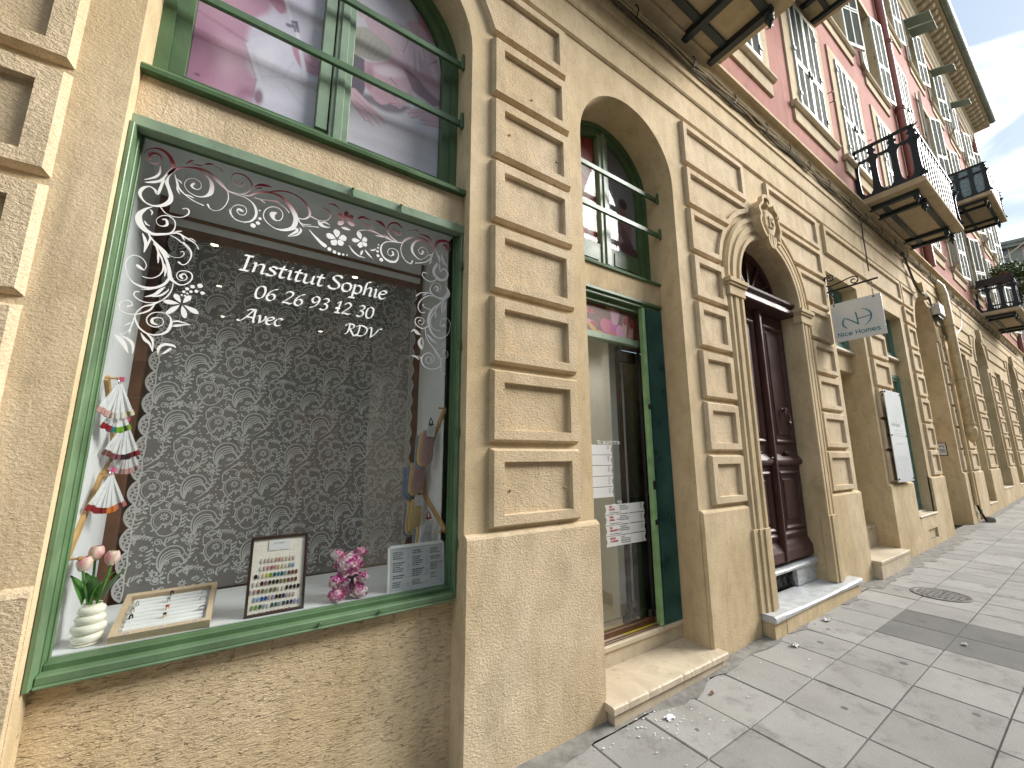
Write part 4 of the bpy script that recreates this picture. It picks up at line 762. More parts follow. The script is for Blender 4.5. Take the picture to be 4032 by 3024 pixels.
    V.append([(-.030,-.060,.0035),(-.016,-.080,.004),(.010,-.088,.004),(.036,-.078,.004),(.056,-.054,.004),(.066,-.020,.0035),(.062,.016,.003)]); V.append(sp(.050,.022,.014,.004,0,480,.0034,12)); V.append(sp(.040,-.054,.013,.003,80,-400,.0032,12))
    V.append([(-.060,.030,.003),(-.062,.060,.004),(-.044,.082,.004),(-.014,.086,.0035),(.010,.074,.003)]); V.append(sp(.004,.064,.012,.003,60,-420,.0032,12)); V.append(sp(-.046,.066,.010,.003,0,400,.003,10))
    for k in range(5): V.append([(.016+.012*k,.072-.003*k,.002),(.024+.012*k,.084-.003*k,.0062),(.034+.012*k,.090-.004*k,.0016)])
    for k in range(4): V.append([(.060,-.048+.018*k,.002),(.074,-.044+.018*k,.0068),(.086,-.032+.018*k,.0016)])
    for (a,b) in ((-.076,-.060),(-.082,-.044),(-.070,-.076),(-.056,-.086),(.080,.050),(.086,.036),(.072,.062),(-.080,.086),(.062,-.088),(.078,-.080)): V.append(sp(a,b,.0018,.0018,0,360,.0036,5))
    V=[[(a-.002,b,w) for a,b,w in q] for q in V]
    m=MB(); PX,PZ=.172,.168; r=0; z=ZB+.02
    while z<ZT2+.08:
        x=XA-.24+.118*(r%3); cidx=0
        while x<XB+.12:
            mot=U if (cidx+r//3)%2==0 else V; jx,jz=random.uniform(-.003,.003),random.uniform(-.002,.002)
            for k,st in enumerate(mot):
                q=[(x+p[0]+jx,z+p[1]+jz+.018*(cidx%2),p[2]*1.3) for p in st]
                if min(a[0] for a in q)<XA+.03 or max(a[0] for a in q)>XB-.03 or max(a[1] for a in q)>ZT2 or min(a[1] for a in q)<ZB: continue
                ribbon(m,q,lambda u,v,e:(u,yw(u)-.0006-e,v),2,0,.000015*k)
            x+=PX; cidx+=1
        z+=PZ; r+=1
    for sgn,xb in ((-1,XA),(1,XB)):                                # dense scalloped border
        zz=ZB
        while zz<ZT2-.03:
            x0=xb-sgn*(-.0)
            def bx(k,z): return xb+sgn*(edge(z,sgn)-.018)-sgn*k
            ribbon(m,[(bx(.004,zz+.112*i/8),zz+.112*i/8,.010) for i in range(9)],lambda u,v,e:(u,yw(u)-.0012,v),1)
            c=zz+.056
            for dz,dx in ((-.024,.030),(.0,.022),(.024,.030)):
                m2=sp(xb-sgn*(dx+.004),c+dz,.010,.010,0,360,.006,8); ribbon(m,m2,lambda u,v,e:(u,yw(u)-.0013,v),1)
            ribbon(m,[(xb-sgn*.042,zz,.006),(xb-sgn*.047,zz+.05,.006),(xb-sgn*.042,zz+.112,.006)],lambda u,v,e:(u,yw(u)-.0014,v),2)
            zz+=.112
    obj('lace_pattern',m,'lace_thread',t,recalc=False)
lace()
def back_room():
    m=MB(); m.quad((-.9,4.4,.2),(1.8,4.4,.2),(1.8,4.4,3.2),(-.9,4.4,3.2)); m.quad((-.9,.8,.2),(-.9,4.4,.2),(-.9,4.4,3.2),(-.9,.8,3.2)); m.quad((1.80,.8,.2),(1.80,4.4,.2),(1.80,4.4,3.2),(1.80,.8,3.2))
    m.quad((-.9,.8,.2),(1.8,.8,.2),(1.8,4.4,.2),(-.9,4.4,.2)); m.quad((-.9,.8,3.2),(1.8,.8,3.2),(1.8,4.4,3.2),(-.9,4.4,3.2)); obj('back_room',m,'room_dark',bld)
    m=MB(); m.box(-.6,.2,3.6,4.2,.2,1.5); m.box(.5,1.4,3.9,4.3,.2,2.2); m.box(-.88,-.6,1.2,2.6,.2,1.1); obj('back_room_cabinet',m,'wood_trim',bld)
    for x,y in ((-.32,1.6),(-.32,2.5),(-.32,3.5),(.70,1.6),(.72,2.5),(.70,3.5),(1.55,2.5),(1.55,3.5)):
        m=MB(); m.lathe([(.024,3.170),(.020,3.166)],(x,y,0),12); s=link('ceiling_spot',m.mesh('ceiling_spot','lamp_lit'),bld)
        m=MB(); pl_=bpy.data.lights.new('spot_light','SPOT'); pl_.energy=2.6 if x<1.2 else .3; pl_.color=(1,.84,.62); pl_.spot_size=R(120); pl_.spot_blend=.6; pl_.shadow_soft_size=.04; lo=bpy.data.objects.new('spot_light',pl_); COL.objects.link(lo); lo.parent=bld; lo.location=(x,y,3.15)
        m=MB(); m.lathe([(.036,3.198),(.036,3.168),(.027,3.165),(.025,3.18)],(x,y,0),12); link('spot_ring',m.mesh('spot_ring','silver'),s)
back_room()

# ------------------------------------------------------------------ things in the display
SH=.9005
def vase():
    t=thing('vase','cream ribbed bubble vase standing at the left end of the display shelf','vase',(-.412,.247,SH))
    pr=[(.030,0),(.044,.003)]
    for k,(zc,r) in enumerate(((.024,.046),(.056,.050),(.087,.044),(.116,.040))):
        for a in np.linspace(-PI/2,PI/2,8): pr.append((r-.016+.016*math.cos(a),zc+.0165*math.sin(a)))
    pr+=[(.028,.140),(.024,.138),(.022,.10)]
    m=MB(); m.lathe(pr,n=28); obj('body',m,'cream_ceramic',t,smooth=True)
    for i,(dx,dy,dz,lab) in enumerate(((-.040,-.012,.262,'pink and cream tulip, leftmost bloom in the bubble vase'),(-.018,.018,.292,'pink and cream tulip, tallest bloom in the bubble vase'),(.034,-.006,.272,'pink and cream tulip, rightmost bloom in the bubble vase'))):
        f=thing('tulip',lab,'flower',(-.412,.247,SH+.10),'artificial tulips in the bubble vase')
        m=MB(); m.tube([(dx*.12,dy*.12,-.03),(dx*.4,dy*.4,.05),(dx*.9,dy*.9,dz-.13),(dx,dy,dz-.10)],.0042,7); obj('stem',m,'stem_green',f,smooth=True)
        for ring,(n,ro) in enumerate(((3,.0175),(3,.020))):
            for k in range(n):
                a0=2*PI*(k/n)+ring*PI/3+i*.5; g=[]
                for q in range(8):
                    v=q/7; rr=ro*(.25+.95*math.sin(PI*min(v*.62+.12,1)))*(1-.30*max(0,v-.6)); w=1.15*math.sin(PI*(v*.86+.07))**.7+.02
                    g.append([(dx+rr*math.cos(a0+u*w*.95),dy+rr*math.sin(a0+u*w*.95),dz-.103+.052*v+.002*abs(u)) for u in (-1,-.5,0,.5,1)])
                m=MB(); m.loops(g,closed=False); obj('petal',m,'tulip_petal',f,smooth=True)
        for k in range(2):
            a=i*2.1+k*2.6; ca,sa=math.cos(a),math.sin(a); g=[]
            for q in range(9):
                v=q/8; w=.020*math.sin(PI*(v*.93+.05)); c=(dx*.5+ca*(.012+.055*v*v),dy*.5+sa*.5*(.01+.055*v*v),.035+.125*v-.02*v*v)
                g.append([(c[0]-sa*w*u,c[1]+ca*w*u,c[2]+.006*abs(u)) for u in (-1,0,1)])
            m=MB(); m.loops(g,closed=False); obj('leaf',m,'leaf_green',f,smooth=True)
vase()
def ring_box():
    t=thing('ring_tray','pale wood tray of finger rings with white ridged lining tilted on the shelf','display tray',(0,0,0))
    o=Vector((-.345,.185,SH)); ux=Vector((.305,-.012,.004)); L=ux.length; ux.normalize(); uy=Vector((-.02,.92,.39)).normalized(); uy=(uy-ux*uy.dot(ux)).normalized(); uz=ux.cross(uy)
    W_,D_=L,.235
    def pl(a,b,c): return tuple(o+ux*a+uy*b+uz*c)
    def bx(m,a0,a1,b0,b1,c0,c1,mi=0):
        v=[pl(*q) for q in ((a0,b0,c0),(a1,b0,c0),(a1,b1,c0),(a0,b1,c0),(a0,b0,c1),(a1,b0,c1),(a1,b1,c1),(a0,b1,c1))]
        m.add(v,[(0,3,2,1),(4,5,6,7),(0,1,5,4),(1,2,6,5),(2,3,7,6),(3,0,4,7)],mi)
    m=MB(); bx(m,0,W_,0,.018,-.012,.03); bx(m,0,W_,D_-.018,D_,-.012,.03); bx(m,0,.018,.018,D_-.018,-.012,.03); bx(m,W_-.018,W_,.018,D_-.018,-.012,.03); bx(m,.02,W_-.02,D_*.6,D_*.6+.012,-.09,-.012); obj('wood_rim',m,'pale_wood',t)
    m=MB(); bx(m,.0185,W_-.0185,.0185,D_-.0185,-.01,.006)
    n=9
    for k in range(n):
        b=.03+(D_-.06)*k/(n-1); ls=[]
        for a in (.03,W_-.03): ls.append([pl(a,b+.0105*math.cos(q),.006+.012*math.sin(q)) for q in np.linspace(0,PI,7)])
        m.loops(ls,closed=False)
    bx(m,.019,W_-.019,.019,.026,.006,.022); obj('ridged_lining',m,'white_gloss',t,smooth=True)
    for k,(a,b,mt) in enumerate(((.045,.175,'silver'),(.040,.135,'silver'),(.043,.10,'onyx'),(.15,.205,'onyx'),(.146,.165,'silver'),(.15,.12,'gold'),(.15,.075,'gold'),(.265,.185,'silver'),(.265,.145,'silver'),(.27,.085,'silver'))):
        rt=thing('ring',['thin open silver ring, top left of the ring tray','plain silver ring, left column of the ring tray','wide black ring, lowest of the left column in the ring tray','black stone ring, top of the middle column','silver triangle ring, second in the middle column','gold ring with red stone, third in the middle column','gold ring with dark stone, bottom of the middle column','silver hoop ring, top of the right column','silver hoop ring, middle of the right column','silver patterned band, bottom of the right column'][k],'ring',(0,0,0),'rings in the wooden tray')
        r=.0115; m=MB(); c=(a,b,.022); q=[pl(c[0]+r*math.cos(x)*(.35 if k<7 else 1),c[1]+ (0 if k<7 else 0)+r*math.cos(x)*(.3 if k<7 else .0),c[2]+r*math.sin(x)) for x in np.linspace(0,2*PI,15)]
        m.tube(q,.0030 if k in (2,9) else .0021,6); obj('band',m,mt,rt,smooth=True)
        if k in (1,3,4,5,6):
            m=MB(); p=pl(c[0],c[1],c[2]+r); m.lathe([(.001,.005),(.006,.003),(.007,-.001),(.003,-.004)],p,8); obj('stone',m,'onyx' if k in (3,6) else ('ink_red' if k==5 else 'silver'),rt,smooth=True)
    for a in (.05,.15,.255):
        m=MB(); q=[pl(a-.014,.012,.0308),pl(a+.014,.012,.0308),pl(a+.014,.003,.0308),pl(a-.014,.003,.0308)]; m.add(q,[(0,1,2,3)]); obj('price_sticker',m,'paper',t)
        m=MB(); q=[pl(a-.010,.0088,.0311),pl(a+.010,.0088,.0311),pl(a+.010,.0058,.0311),pl(a-.010,.0058,.0311)]; m.add(q,[(0,1,2,3)]); obj('price_print',m,'ink_red',t)
ring_box()
def nail_frame():
    t=thing('nail_colour_frame','dark framed board of coloured nail tips leaning on the shop shelf','colour chart',(0,0,0))
    x0,x1,z0,z1=.076,.306,SH,1.222; yb,yt=.195,.245
    Y=lambda z:yb+(yt-yb)*(z-z0)/(z1-z0)
    def sl(m,a0,a1,b0,b1,d0,d1):
        v=[(a,Y(b)+d,b) for a,b,d in ((a0,b0,d0),(a1,b0,d0),(a1,b0,d1),(a0,b0,d1),(a0,b1,d0),(a1,b1,d0),(a1,b1,d1),(a0,b1,d1))]
        m.add(v,[(0,3,2,1),(4,5,6,7),(0,1,5,4),(1,2,6,5),(2,3,7,6),(3,0,4,7)])
    m=MB(); sl(m,x0,x1,z0,z0+.011,-.008,.012); sl(m,x0,x1,z1-.011,z1,-.008,.012); sl(m,x0,x0+.011,z0+.011,z1-.011,-.008,.012); sl(m,x1-.011,x1,z0+.011,z1-.011,-.008,.012); obj('frame',m,'walnut',t)
    tt=NT('woven_paper'); n=tt.noise(tt.scaled((260,1,40)),1,3); n2=tt.noise(tt.scaled((40,1,260)),1,3); h=tt.math('MAXIMUM',n,n2); tt.bsdf(tt.mix(tt.ramp(h,.45,.65),(.72,.66,.58),(.80,.76,.68)),.85,0,tt.bump(h,.8,.003)); M['woven_paper']=tt.m
    m=MB(); sl(m,x0+.011,x1-.011,z0+.011,z1-.011,.0,.006); obj('backing',m,'woven_paper',t)
    m=MB(); sl(m,.147,.232,1.160,1.205,-.003,-.0005); card=obj('title_card',m,'paper',t)
    m=MB(); text_mesh(m,'MODING',.0105,lambda u,v,e:(.167+u,Y(1.186+v)-.0038,1.186+v)); obj('title_print',m,'ink_pale',card)
    rows=[(.125,.252,[24,0,0,3,1,1,3,3,0,0]),(.124,.252,[24,0,1,2,1,3,3,24,4,15]),(.107,.266,[5,24,3,6,7,8,9,8,4,10,10,12]),(.103,.266,[24,0,11,19,11,5,11,14,14,10,12,10]),(.092,.278,[18,13,19,14,4,14,14,24,3,11,11,11,11]),(.110,.262,[15,15,16,16,18,22,11,11,17,18,0,0]),(.088,.284,[24,20,7,21,4,24,21,8,4,21,17,17,22,22]),(.118,.248,[24,13,0,19,23,23,23,23,23,23])]
    base=None
    for r,(a,b,cs) in enumerate(rows):
        z=1.128-.0305*r
        for k,c in enumerate(cs):
            xx=a+(b-a)*k/(len(cs)-1); g=[]
            for q in range(6):
                v=q/5; w=.0059*(math.sin(PI*(.16+.68*v))**.6); g.append([(xx+w*math.cos(p),Y(z-.017*v)-.0012-.0036*math.sin(p),z-.017*v) for p in np.linspace(0,PI,5)])
            m=MB(); m.loops(g,closed=False); n=obj('nail_tip',m,'varnish_%d'%c,t,smooth=True)
nail_frame()
def rose_bear():
    t=thing('rose_bear','pink and white teddy bear made of foam roses with a black ribbon','toy bear',(.500,.235,SH)); t.scale=(1.1,1.05,1.02)
    def rose(c,nrm,r,mt):
        n=Vector(nrm).normalized(); a=n.orthogonal().normalized(); b=n.cross(a); m=MB()
        for ring,(k,rr,h,tl) in enumerate(((5,1.0,.15,.55),(4,.68,.35,.35),(3,.38,.5,.15))):
            for j in range(k):
                ph=2*PI*j/k+ring*.7; g=[]
                for v in (0,.5,1):
                    l=[]
                    for u in (-1,-.33,.33,1):
                        an=ph+u*(PI/k)*1.15; rad=r*rr*(.45+.55*v+tl*.12*v); hh=r*(h*v+.12*ring-.15*v*v*(1 if ring==0 else 0)-.08*abs(u)*v)
                        p=Vector(c)+a*math.cos(an)*rad+b*math.sin(an)*rad+n*hh; l.append(p[:])
                    g.append(l)
                m.loops(g,closed=False)
        o=obj('rose',m,mt,t,smooth=True)
    rnd=random.Random(3); cols=['rose_deep','rose_pink','rose_pink','rose_pale','rose_pale','rose_white','rose_deep','rose_white','rose_pale']
    def ball(c,rx,ry,rz,n,rr):
        m=MB(); m.lathe([(rx*math.sin(q)*.80,c[2]-rz*math.cos(q)*.80) for q in np.linspace(.05,PI-.05,8)],(c[0],c[1],0),12,sy=ry/rx); obj('core',m,'rose_pale',t,smooth=True)
        for i in range(n):
            zz=1-2*(i+.5)/n; th=i*2.39996; s=math.sqrt(1-zz*zz); d=(s*math.cos(th),s*math.sin(th),zz)
            if d[1]>.55: continue
            rose((c[0]+d[0]*rx*.82,c[1]+d[1]*ry*.82,c[2]+d[2]*rz*.82),(d[0]/rx,d[1]/ry,d[2]/rz),rr*rnd.uniform(.85,1.15),rnd.choice(cols))
    ball((0,0,.070),.066,.052,.066,60,.0150); ball((0,-.002,.155),.066,.050,.052,50,.0150)
    for s in (-1,1): ball((s*.050,0,.200),.024,.020,.022,11,.0130); ball((s*.060,-.026,.088),.022,.024,.026,11,.0135); ball((s*.048,-.034,.028),.034,.032,.028,18,.0145)
    m=MB(); P=lambda u,v,e:(.006+u,-.062-e,.100+v)
    for st in ([(0,0,.012),(-.014,.008,.013),(-.024,.004,.005)],[(0,0,.012),(.014,.010,.013),(.026,.008,.005)],[(0,0,.009),(-.006,-.03,.010),(-.003,-.055,.008)],[(0,0,.009),(.006,-.028,.009),(.006,-.052,.008)]): solid_stroke(m,st,P,.003)
    obj('ribbon',m,'black',t)
rose_bear()
LOREM=['MANUCURE SIMPLE','MANUCURE COMPLETE','POSE VERNIS','SEMI PERMANENT','REMPLISSAGE','BEAUTE DES PIEDS','DEPOSE GEL','POSE GEL','REMPLISSAGE GEL','VERNIS NORMAL','SOIN DES MAINS','FORFAIT DOS']
def menu_card():
    t=thing('price_menu','clear stand holding a grey printed price menu at the right end of the shelf','menu holder',(0,0,0))
    x0,x1,z0,z1=.690,.992,SH,1.112; Y=lambda z:.182+.02*(z-z0)/(z1-z0)
    m=MB(); m.loops([[(x0,Y(z0),z0),(x1,Y(z0),z0),(x1,Y(z1),z1),(x0,Y(z1),z1)],[(x0,Y(z0)+.004,z0),(x1,Y(z0)+.004,z0),(x1,Y(z1)+.004,z1),(x0,Y(z1)+.004,z1)]],True,True); obj('sheet',m,'paper_grey',t)
    m=MB()
    for a,b,c,d in ((x0-.006,x0+.004,z0,z1),(x1-.004,x1+.006,z0,z1),(x0+.004,x1-.004,z1-.006,z1+.008)): m.loops([[(a,Y(c)-.004,c),(b,Y(c)-.004,c),(b,Y(d)-.004,d),(a,Y(d)-.004,d)],[(a,Y(c)+.007,c),(b,Y(c)+.007,c),(b,Y(d)+.007,d),(a,Y(d)+.007,d)]],True,True)
    obj('holder_edge',m,'white_gloss',t)
    m=MB(); rnd=random.Random(5); pt=lambda bx,bz:(lambda u,v,e:(bx+u,Y(bz+v)-.0012,bz+v))
    for c,bx in enumerate((x0+.02,x0+.125,x0+.225)):
        z=z1-.03
        while z>z0+.02:
            n=rnd.randint(2,5)
            for k in range(n):
                if z<z0+.015: break
                s=rnd.choice(LOREM); text_mesh(m,s,.0068 if k else .0082,pt(bx,z),0,'LEFT',.0002)
                if k: text_mesh(m,'%d'%rnd.choice((15,20,25,30,35,45)),.0068,pt(bx+.078,z))
                z-=.0098
            z-=.012
    obj('print_lines',m,'ink',t,recalc=False)
menu_card()
def zigzag(name,label,x,pts,side,parent=None):
    t=thing(name,label,'coat rack',(0,0,0))
    for (a,b) in zip(pts[:-1],pts[1:]):
        d=np.array(b)-np.array(a); l=np.linalg.norm(d); n=np.array((-d[1],d[0]))/l*.015; q=[np.array(a)+n,np.array(b)+n,np.array(b)-n,np.array(a)-n]
        m=MB(); m.loops([[(x,p[0],p[1]) for p in q],[(x+side*.012,p[0],p[1]) for p in q]],True,True); obj('slat',m,'pine',t)
    for p in pts:
        m=MB(); m.lathe([(.004,0),(.004,side*.035),(.009,side*.040),(.007,side*.048)],(x,p[0],p[1]),8,'x'); obj('peg',m,'pine',t)
zigzag('wooden_rack','pine zigzag peg rack on the left lining of the display',-.499,[(.19,1.215),(.46,1.50),(.62,1.56),(.50,1.74),(.29,1.905)],1)
zigzag('wooden_rack','pine zigzag peg rack on the right lining of the display',1.019,[(.215,1.165),(.56,1.34),(.60,1.50),(.40,1.74),(.27,1.87)],-1)
def socks():
    spec=[('sock_pink',.385,1.765,3,'bundle of dusty pink and yellow socks, topmost on the right peg rack',('sock_pink','sock_yellow','sock_blue')),
          ('sock_pink',.515,1.585,3,'bundle of dusty pink socks beside blue ones, second down on the right peg rack',('sock_pink','sock_yellow','sock_blue','sock_blue')),
          ('sock_yellow',.545,1.345,3,'bundle of yellow socks hung with green clips below the pink ones',('sock_yellow','sock_yellow','sock_blue')),
          ('sock_white',.375,1.215,3,'bundle of white and blue socks hung lowest on the right peg rack',('sock_white','sock_yellow','sock_blue'))]
    for mt,y,z,n,lab,cs in spec:
        t=thing('sock_bundle',lab,'socks',(.962,y-.03,z+.01),'bundles of socks on the right peg rack'); t.scale=(1.3,1.2,1.22)
        for k,c in enumerate(cs):
            ox=-.010-.013*k+.004*(k==2); oy=.020*k; tilt=-.10+.05*k
            pr=[(-.026,-.03),(-.028,-.10),(-.031,-.145),(-.028,-.178),(-.012,-.194),(.010,-.194),(.026,-.176),(.030,-.14),(.027,-.09),(.026,-.03)]
            L=lambda off,s,dz=0:[(ox+u*s-tilt*v*.5,oy+off,v+dz-.012*k) for u,v in pr]
            m=MB(); m.loops([L(-.010,.84),L(-.007,1),L(.005,1),L(.009,.84)],True,True); so_=obj('sock',m,c,t,smooth=True)
            m=MB(); q=lambda y:[(ox+u-tilt*v*.5,oy+y,v-.012*k) for u,v in ((-.029,-.112),(.030,-.104),(.030,-.094),(-.029,-.102))]; m.loops([q(-.0125),q(.006)],True,True); obj('cuff_fold',m,c,so_)
        m=MB(); q=[(-.024,-.0),(.016,.0),(.012,-.052),(-.028,-.050)]; m.loops([[(a,-.0155,b-.01) for a,b in q],[(a,-.0145,b-.01) for a,b in q]],True,True); tg=obj('card_tag',m,'paper',t)
        m=MB(); F=lambda u,v,e:(-.006+u,-.0160,-.035+v); ribbon(m,[(.009*math.cos(a),.006*math.sin(a),.0016) for a in np.linspace(0,6.3,9)],F,2); ribbon(m,[(-.012,-.011,.0016),(.0,-.007,.0016),(.010,-.011,.0016)],F,2); obj('tag_drawing',m,'ink_pale',tg,recalc=False)
        m=MB(); m.tube([(-.006,-.008,-.01),(-.014,-.012,.012),(-.006,-.006,.034),(.004,-.010,.012),(-.006,-.012,-.006)],.0035,6); m.tube([(-.018,-.010,.0),(.010,-.010,.0)],.004,6); obj('clip',m,'clip_green' if mt!='sock_white' else 'clip_red',t,smooth=True)
socks()
def tips():
    spec=[(.245,1.885,.15,[1,0,24,3],'fan of clear nail tips with pale varnish, topmost on the left peg rack'),(.455,1.735,.165,[10,19,11,23],'fan of clear nail tips with plum varnish, second on the left peg rack'),(.560,1.655,.15,[18,13,1,18],'fan of clear nail tips with pink varnish, nearest the curtain'),(.350,1.515,.16,[23,23,25,2],'fan of clear nail tips with red and orange varnish, lowest on the left peg rack'),(.290,1.80,.12,[23,9,7,20],'small fan of nail tips with bright mixed varnish under the topmost fan')]
    for y,z,L,cs,lab in spec:
        t=thing('nail_tip_fan',lab,'nail samples',(-.445,y,z),'fans of nail tips on the left peg rack')
        m=MB(); m.tube([(.0,.012*math.cos(a),.012*math.sin(a)) for a in np.linspace(0,2*PI,12)],.0018,6); obj('ring',m,'silver',t,smooth=True)
        n=14
        for k in range(n):
            a=R(-30+60*k/(n-1)); ca,sa=math.cos(a),math.sin(a); dx=.010*math.sin(k*1.7)
            def P(u,v): return (.004+.55*(u*ca+v*sa)+.006*math.sin(k)*v/L,.75*(u*ca+v*sa)-.010*math.cos(k*1.9)*v/L,-v*ca+u*sa)
            m=MB(); m.loops([[P(-.0042,.008),P(.0042,.008),P(.0072,L-.022),P(-.0072,L-.022)],[(p[0]+.0014,p[1],p[2]) for p in (P(-.0042,.008),P(.0042,.008),P(.0072,L-.022),P(-.0072,L-.022))]],True,True); st=obj('clear_stick',m,'clear_plastic',t)
            m=MB(); m.loops([[P(-.0073,L-.023),P(.0073,L-.023),P(.0073,L),P(-.0073,L)],[(p[0]+.004,p[1],p[2]) for p in (P(-.0073,L-.023),P(.0073,L-.023),P(.0073,L),P(-.0073,L))]],True,True); obj('varnish_tip',m,'varnish_%d'%cs[(k*len(cs))//n],t)
        m=MB(); m.box(.0,.012,.0,.018,.004,.022); obj('tag',m,'pink_tag',t)
tips()
bay1_later()
# ------------------------------------------------------------------ bay 2: the shop door
def bay2():
    cx=2.555
    w=thing('door_arch_window',None,None); w.parent=bld
    arc=lambda r,n=22:[(cx-r*math.cos(PI*i/n),4.07+r*math.sin(PI*i/n)) for i in range(n+1)]
    def ring(m,ro,ri,y0,y1,zb):
        a=[(cx-ro,zb)]+arc(ro)+[(cx+ro,zb)]; b=[(cx-ri,zb)]+arc(ri)+[(cx+ri,zb)]; L=lambda p,y:[(u,y,v) for u,v in p]
        m.loops([L(a,y1),L(a,y0),L(b,y0),L(b,y1)],closed=False)
    m=MB(); ring(m,.584,.545,.300,.36,3.20); obj('outer_frame',m,'green_paint',w)
    m=MB(); ring(m,.544,.462,.318,.37,3.20); obj('casement_frame',m,'green_paint',w)
    m=MB(); m.cbox(cx-.06,cx+.06,.306,.37,3.25,4.56,.005); m.cbox(cx-.018,cx+.018,.292,.307,3.25,4.58,.003); obj('mullion',m,'green_pale',w)
    m=MB(); m.cbox(cx-.46,cx-.062,.32,.37,3.22,3.44,.004); m.cbox(cx+.062,cx+.46,.32,.37,3.22,3.44,.004); m.cbox(cx-.41,cx-.10,.312,.321,3.27,3.40,.004); m.cbox(cx+.10,cx+.41,.312,.321,3.27,3.40,.004); obj('bottom_panel',m,'green_paint',w)
    m=MB(); m.cbox(1.973,3.137,.31,.36,3.19,3.22,.003); m.loops([[(x,.34,3.150),(x,.196,3.150),(x,.192,3.168),(x,.21,3.183),(x,.34,3.192)] for x in (1.971,3.139)],True,True); obj('ledge',m,'green_paint',w)
    for z in (3.655,4.03):
        b=MB(); b.cbox(1.975,3.135,.170,.192,z-.022,z+.022,.003); b.cbox(3.118,3.137,.150,.171,z-.05,z+.06,.003); obj('guard_bar',b,'green_paint',w)
    m=MB(); a=[(cx-.47,3.43)]+arc(.465)+[(cx+.47,3.43)]; m.add([(u,.336,v) for u,v in a],[tuple(range(len(a)))]); obj('pane',m,'glass_soft',w)
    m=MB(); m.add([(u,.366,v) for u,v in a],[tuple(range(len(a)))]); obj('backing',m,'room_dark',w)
    clip=lambda X,Z:(X,np.minimum(Z,4.065+np.sqrt(np.clip(.462**2-(X-cx)**2,0,1))))
    def pr(A,x,z):
        A[:]=(.42,.42,.46); blob(A,x,z,cx+.26,4.25,.3,.4,0,(.30,.30,.33),.8); blob(A,x,z,cx+.26,3.46,.4,.09,0,(.56,.55,.63),.5)
        X0=cx+.26
        blob(A,x,z,X0+.02,3.93,.055,.075,10,(.42,.22,.22),.25); blob(A,x,z,X0+.035,3.98,.06,.055,10,(.02,.015,.02),.3)
        blob(A,x,z,X0+.04,3.72,.10,.17,8,(.40,.20,.22),.3); blob(A,x,z,X0-.02,3.70,.06,.12,20,(.58,.50,.54),.3)
        cap(A,x,z,(X0+.11,3.80),(X0+.06,3.60),.032,.024,(.38,.19,.20)); cap(A,x,z,(X0+.06,3.60),(X0-.10,3.50),.024,.014,(.44,.24,.26)); cap(A,x,z,(X0-.03,3.84),(X0-.11,3.72),.026,.018,(.46,.26,.28)); cap(A,x,z,(X0-.11,3.72),(X0-.07,3.64),.018,.014,(.46,.26,.28))
        cap(A,x,z,(X0+.10,3.55),(X0-.03,3.74),.052,.05,(.17,.075,.09)); cap(A,x,z,(X0-.03,3.74),(X0-.10,3.48),.045,.026,(.24,.11,.13)); cap(A,x,z,(X0-.10,3.48),(X0-.15,3.455),.024,.014,(.44,.25,.27)); cap(A,x,z,(X0+.16,3.50),(X0+.02,3.52),.05,.05,(.15,.06,.075))
        for k in range(7): cap(A,x,z,(X0-.12+.03*k,3.50+.03*(k%3)),(X0-.11+.033*k,3.43),.003,.002,(.12,.05,.07),.008,.7)
        A*=.55; grain(A,.04,4)
    p=print_plane('window_poster',cx+.085,cx+.462,3.44,4.56,.350,70,190,pr,None,clip); tag(p,'grey poster of a dark haired person seated with crossed legs, in the small arched window','poster')
    def pl(A,x,z):
        A[:]=(.50,.025,.02); blob(A,x,z,cx-.20,4.42,.3,.3,0,(.33,.015,.015),.8); blob(A,x,z,cx-.25,3.72,.13,.34,5,(.56,.38,.30),.4); blob(A,x,z,cx-.22,4.05,.16,.13,20,(.62,.42,.36),.4); blob(A,x,z,cx-.17,4.12,.05,.10,60,(.70,.60,.55),.5); blob(A,x,z,cx-.16,3.94,.03,.08,60,(.68,.58,.54),.5)
        blob(A,x,z,cx-.28,3.55,.09,.20,0,(.42,.10,.08),.6); A*=.62; grain(A,.04,5)
    p=print_plane('window_poster',cx-.462,cx-.085,3.44,4.56,.350,50,150,pl,None,clip); tag(p,'red poster with a pale figure, left casement of the small arched window','poster')
    m=MB(); m.box(1.972,3.138,.214,.33,2.955,3.148); obj('door_spandrel',m,'stucco_smooth',bld)
    # door frame, transom poster, pleated gate
    d=thing('shop_door',None,None); d.parent=bld
    m=MB(); m.cbox(1.972,3.138,.205,.34,2.925,2.953,.004); m.cbox(1.972,3.138,.224,.34,2.895,2.926,.004); m.cbox(1.972,2.95,.262,.36,2.85,2.896,.004); obj('head_frame',m,'green_paint',d)
    m=MB(); m.cbox(1.98,2.905,.285,.35,2.545,2.600,.004); obj('transom_bar',m,'green_pale',d)
    m=MB(); m.cbox(2.866,2.905,.218,.262,.272,2.895,.003); obj('gate_post',m,'gate_post',d)
    for z in (1.33,1.36,1.05,2.0):
        b=MB(); b.cbox(2.868,2.90,.206,.219,z-.02,z+.02,.003); b.tube([(2.885,.196,z),(2.885,.208,z)],.006,8); obj('lock_plate',b,'iron',d)
    m=MB(); n=10; x0,x1=2.908,3.134; prof=[]
    for i in range(n*2+1): prof.append((x0+(x1-x0)*i/(2*n),.214+(.036 if i%2 else 0)))
    m.loops([[(a,b,.272) for a,b in prof],[(a,b,2.895) for a,b in prof]],closed=False); m.loops([[(a,b+.004,.272) for a,b in prof],[(a,b+.004,2.895) for a,b in prof]],closed=False); obj('pleated_gate',m,'gate_green',d)
